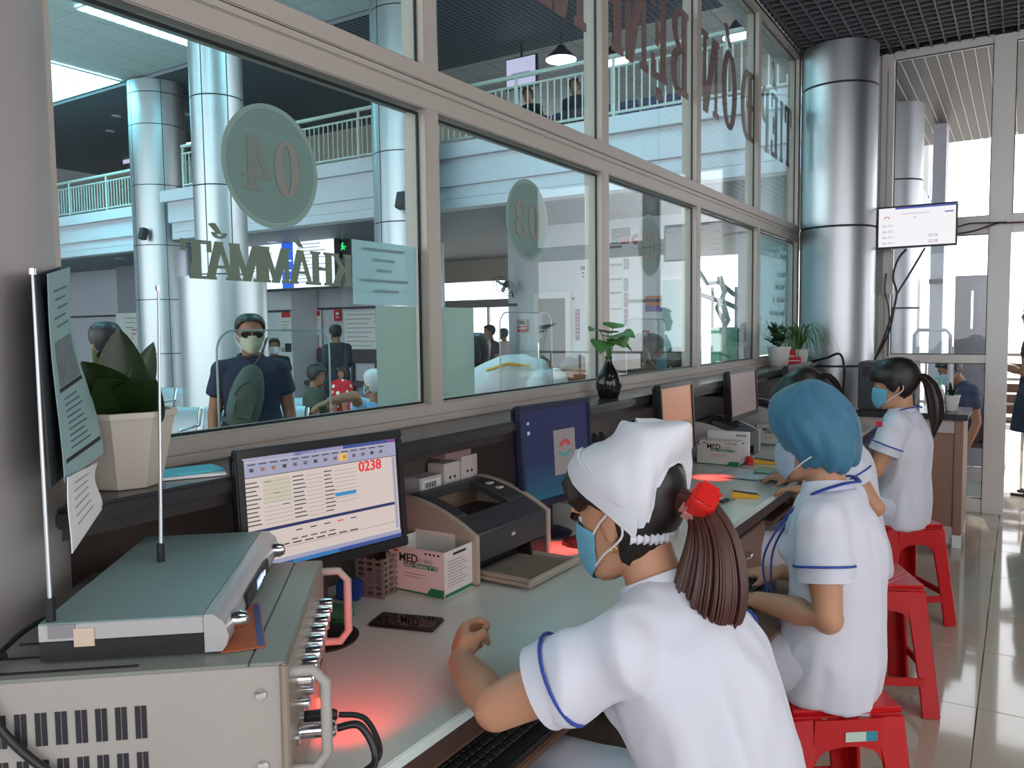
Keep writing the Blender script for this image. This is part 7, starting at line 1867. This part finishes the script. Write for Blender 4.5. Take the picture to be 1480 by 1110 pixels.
# ================================================================== FILMS AND LETTERING ON THE GLASS (stuck on the hall side)
XF = XG - .0045
def gframe(y, z, x=XF):      # seen from the office: local x runs toward the near end so that the lettering reads from the hall
    return frame((x, y, z), (0, -1, 0), (0, 0, 1), (-1, 0, 0))
M_disc = mat('grey_green_disc', srgb(140, 154, 148), rough=.6)
M_rim = mat('disc_rim', srgb(162, 172, 164), rough=.6)
M_dig = mat('faded_digit', srgb(150, 140, 134), rough=.6)
M_kham = mat('olive_letter', srgb(134, 136, 120), rough=.6)
M_brown = mat('red_brown_letter', srgb(160, 118, 114), rough=.6)
def rect(x0, y0, x1, y1): return [(x0, y0), (x1, y0), (x1, y1), (x0, y1)]
def ring(cx, cy, rx, ry, tx, ty, a0=0, a1=360, n=28):
    ps = []
    for i in range(n):
        p, q = R(a0 + (a1 - a0) * i / n), R(a0 + (a1 - a0) * (i + 1) / n)
        ps.append([(cx + rx * math.cos(p), cy + ry * math.sin(p)), (cx + rx * math.cos(q), cy + ry * math.sin(q)), (cx + (rx - tx) * math.cos(q), cy + (ry - ty) * math.sin(q)), (cx + (rx - tx) * math.cos(p), cy + (ry - ty) * math.sin(p))])
    return ps
def ser(x, y, w=.34, h=.08): return rect(x - w / 2, y, x + w / 2, y + h)
def diag(x0, y0, x1, y1, w): return [(x0 - w / 2, y0), (x0 + w / 2, y0), (x1 + w / 2, y1), (x1 - w / 2, y1)]
def glyph(c):
    s = .10
    G = {
     'H': [rect(.12, 0, .32, 1), rect(.68, 0, .88, 1), rect(.3, .44, .7, .54), ser(.22, 0), ser(.22, .92), ser(.78, 0), ser(.78, .92)],
     'K': [rect(.12, 0, .32, 1), diag(.36, .42, .84, 1, .14), diag(.80, 0, .50, .58, .22), ser(.22, 0), ser(.22, .92), ser(.80, 0, .36), ser(.82, .92, .3)],
     'M': [rect(.10, 0, .18, 1), rect(.76, 0, .96, 1), diag(.52, 0, .18, 1, .20), diag(.50, 0, .82, 1, .10), ser(.14, 0, .28), ser(.14, .92, .24), ser(.86, 0, .30), ser(.86, .92, .26)],
     'A': [diag(.14, 0, .50, 1, .09), diag(.84, 0, .52, 1, .20), rect(.28, .30, .72, .38), ser(.14, 0, .30), ser(.84, 0, .34)],
     'T': [rect(.40, 0, .60, 1), rect(.06, .90, .94, 1), rect(.06, .70, .13, .92), rect(.87, .70, .94, .92), ser(.5, 0, .40)],
     'I': [rect(.40, 0, .60, 1), ser(.5, 0, .40), ser(.5, .92, .40)],
     'E': [rect(.16, 0, .36, 1), rect(.1, 0, .86, .08), rect(.1, .92, .84, 1), rect(.3, .46, .62, .54), rect(.80, .0, .88, .26), rect(.78, .76, .85, 1), rect(.58, .36, .64, .64)],
     'P': [rect(.16, 0, .36, 1), ser(.26, 0, .40), rect(.1, .92, .5, 1), rect(.3, .44, .5, .51)] + ring(.50, .72, .38, .28, .18, .08, -90, 90, 14),
     'D': [rect(.14, 0, .34, 1), rect(.06, 0, .46, .08), rect(.06, .92, .46, 1), rect(.0, .46, .44, .54)] + ring(.42, .50, .48, .50, .20, .08, -90, 90, 18),
     'O': ring(.5, .5, .44, .53, .21, .07), '0': ring(.5, .5, .40, .52, .20, .06),
     'N': [rect(.12, 0, .21, 1), rect(.80, 0, .89, 1), diag(.80, 0, .22, 1, .20), ser(.16, 0, .28), ser(.15, .92, .26), ser(.84, .92, .28)],
     'B': [rect(.14, 0, .34, 1), rect(.06, 0, .5, .08), rect(.06, .92, .48, 1), rect(.3, .48, .5, .55)] + ring(.48, .76, .36, .24, .17, .07, -90, 90, 12) + ring(.50, .26, .42, .27, .19, .07, -90, 90, 12),
     '4': [rect(.54, 0, .74, 1), rect(.06, .24, .94, .32), [(.06, .28), (.16, .28), (.62, 1), (.54, 1)], ser(.64, 0, .44)],
     '3': ring(.48, .74, .36, .28, .17, .07, -80, 150, 16) + ring(.48, .27, .40, .29, .19, .07, -150, 85, 16) + [rect(.14, .66, .30, .80), rect(.10, .16, .28, .30)],
     '2': ring(.5, .70, .38, .32, .18, .08, -30, 165, 16) + [diag(.14, 0, .76, .56, .16), rect(.10, 0, .9, .14), rect(.83, .1, .9, .30), rect(.13, .62, .30, .78)],
    }
    acc = []
    base = c
    for k_, (b_, a_) in {'Á': ('A', "'"), 'Ắ': ('A', "u'"), 'Ế': ('E', "^'"), 'Đ': ('D', ''), 'Ó': ('O', "'"), 'Ệ': ('E', '^.'), 'Â': ('A', '^')}.items():
        if c == k_: base, acc = b_, a_
    P_ = list(G[base])
    up = 1.08
    if '^' in acc: P_ += [[(.26, up), (.36, up), (.52, up + .12), (.50, up + .18)], [(.78, up), (.68, up), (.50, up + .12), (.52, up + .18)]]; up += .14
    if 'u' in acc: P_ += ring(.5, up + .16, .22, .16, .07, .06, 180, 360, 10); up += .12
    if "'" in acc: P_ += [[(.44, up), (.54, up), (.82, up + .24), (.66, up + .28)]]
    if '.' in acc: P_ += [rect(.42, -.22, .60, -.08)]
    return P_
def lettering(label, cat, items, m, name='glass_lettering', parts='letter', group=None, bold=0.0):
    """items: (char, y centre, z base, width, height)"""
    y_ = sum(i[1] for i in items) / len(items)
    t = thing(name, label, cat, (XF, y_, items[0][2]), group)
    for c, y, z, w, h in items:
        q = MB(gframe(y + w / 2, z)); ix = 0
        for dx in ((0,) if not bold else (-bold, 0, bold)):
            for p in glyph(c): ix += 1; q.prism([(a * w + dx, b * h) for a, b in p], .0008, T(0, 0, -1.5e-5 * ix))
        q.build(parts, m, t, smooth=0)
    return t
def disc(label, y, digits):
    t = thing('number_disc', label, 'sign', (XF, y, 1.64), 'round number stickers on the glass')
    M = gframe(y, 1.784)
    MB(M).lathe([(.130, 0), (.130, .0008)], 48).build('disc_face', M_disc, t, smooth=0)
    q = MB(M)
    for p in ring(0, 0, .143, .143, .0125, .0125, n=48): q.prism(p, .0008)
    q.build('disc_rim', M_rim, t, smooth=0)
    for k, c in enumerate(digits):
        q = MB(M @ T(-.088 + .092 * k, -.062, -.0012)); ix = 0
        for dx in (-.006, 0, .006):
            for p in glyph(c): ix += 1; q.prism([(a * .085 + dx, b * .125) for a, b in p], .0010, T(0, 0, -1.5e-5 * ix))
        q.build('digit', M_dig, t, smooth=0)
disc('round sticker with the number 04 reversed on the window pane by the cream pot', 1.319, '04')
disc('round sticker with the number 03 reversed on the pane behind the dark blue monitor', 2.474, '03')
disc('round sticker with the number 02 reversed on the pane behind the vase', 3.585, '02')
kt = []
for c, y in zip('KHÁM', (1.540, 1.470, 1.400, 1.320)): kt.append((c, y, 1.515, .080 if c != 'M' else .092, .083))
for c, y in zip('MẮT', (1.236, 1.164, 1.104)): kt.append((c, y, 1.515, .080 if c != 'M' else .092, .083))
lettering('reversed olive letters KHÁM MẮT on the first pane', 'sign', kt, M_kham, bold=.0035)
big = [('T', 6.20, .20), ('I', 6.01, .16), ('Ế', 5.81, .20), ('P', 5.57, .22), ('Đ', 5.14, .28), ('Ó', 4.79, .30), ('N', 4.45, .28), ('B', 3.97, .26), ('Ệ', 3.70, .22), ('N', 3.43, .26), ('H', 3.16, .26), ('N', 2.80, .26), ('H', 2.53, .26), ('Â', 2.26, .26), ('N', 2.00, .24)]
lettering('tall reversed red-brown letters TIẾP ĐÓN BỆNH NHÂN along the upper panes', 'sign', [(c, y, 2.57, w, .43) for c, y, w in big], M_brown, bold=.016)
# frosted films
def film(label, y0, y1, z0, z1, m, name='frosted_film'):
    t = thing(name, label, 'film', (XF, (y0 + y1) / 2, z0), 'films stuck on the glass')
    MB().box(XF - .0008, XF, y0, y1, z0, z1).build('film_sheet', m, t, smooth=0)
    return t
F_up = glassmat('film_blue_white', (.9, .95, .95), haze=.72, hazecol=(.62, .72, .74))
F_lo = glassmat('film_green_grey', (.9, .95, .92), haze=.90, hazecol=(.60, .64, .58))
F_end = glassmat('film_end_pane', (.9, .96, .97), haze=.55, hazecol=(.70, .82, .85))
f1 = film('pale translucent paper with faint print on the first pane', 1.578, 1.842, 1.470, 1.640, F_up)
for k, (a, b) in enumerate(((.2, .85), (.35, .7), (.4, .65), (.15, .9), (.3, .7))):
    MB().box(XF - .0018, XF - .001, 1.578 + .264 * (1 - b), 1.578 + .264 * (1 - a), 1.615 - .028 * k, 1.623 - .028 * k).build('print_line', mat('faint_print', srgb(150, 160, 160)), f1, smooth=0)
film('green-grey frosted sheet in the lower corner of the first pane', 1.665, 1.838, 1.192, 1.467, F_lo)
film('green-grey frosted sheet in the lower corner of the second pane', 1.922, 2.130, 1.192, 1.468, F_lo)
f5 = film('frosted film with lines of reversed print on the lower last pane', 5.36, 6.33, 1.20, 2.01, F_end)
def textz(s, size, y, z):
    me = textmesh(s, size, extrude=.0004, bold=.001)
    M = gframe(y, z, XF - .0014); me.transform(M); link('lettering', me, mat('grey_film_print', srgb(112, 124, 124), rough=.7), f5)
for s, size, y, z in (('KHÁM THEO YÊU CẦU', .075, 5.84, 1.90), ('Khám nội', .055, 6.05, 1.77), ('Khám ngoại', .055, 6.02, 1.68), ('Khám sản - nhi', .055, 5.98, 1.585), ('Khám chuyên khoa', .055, 5.95, 1.49), ('Thanh toán viện phí', .055, 5.90, 1.395)):
    textz(s, size, y, z)
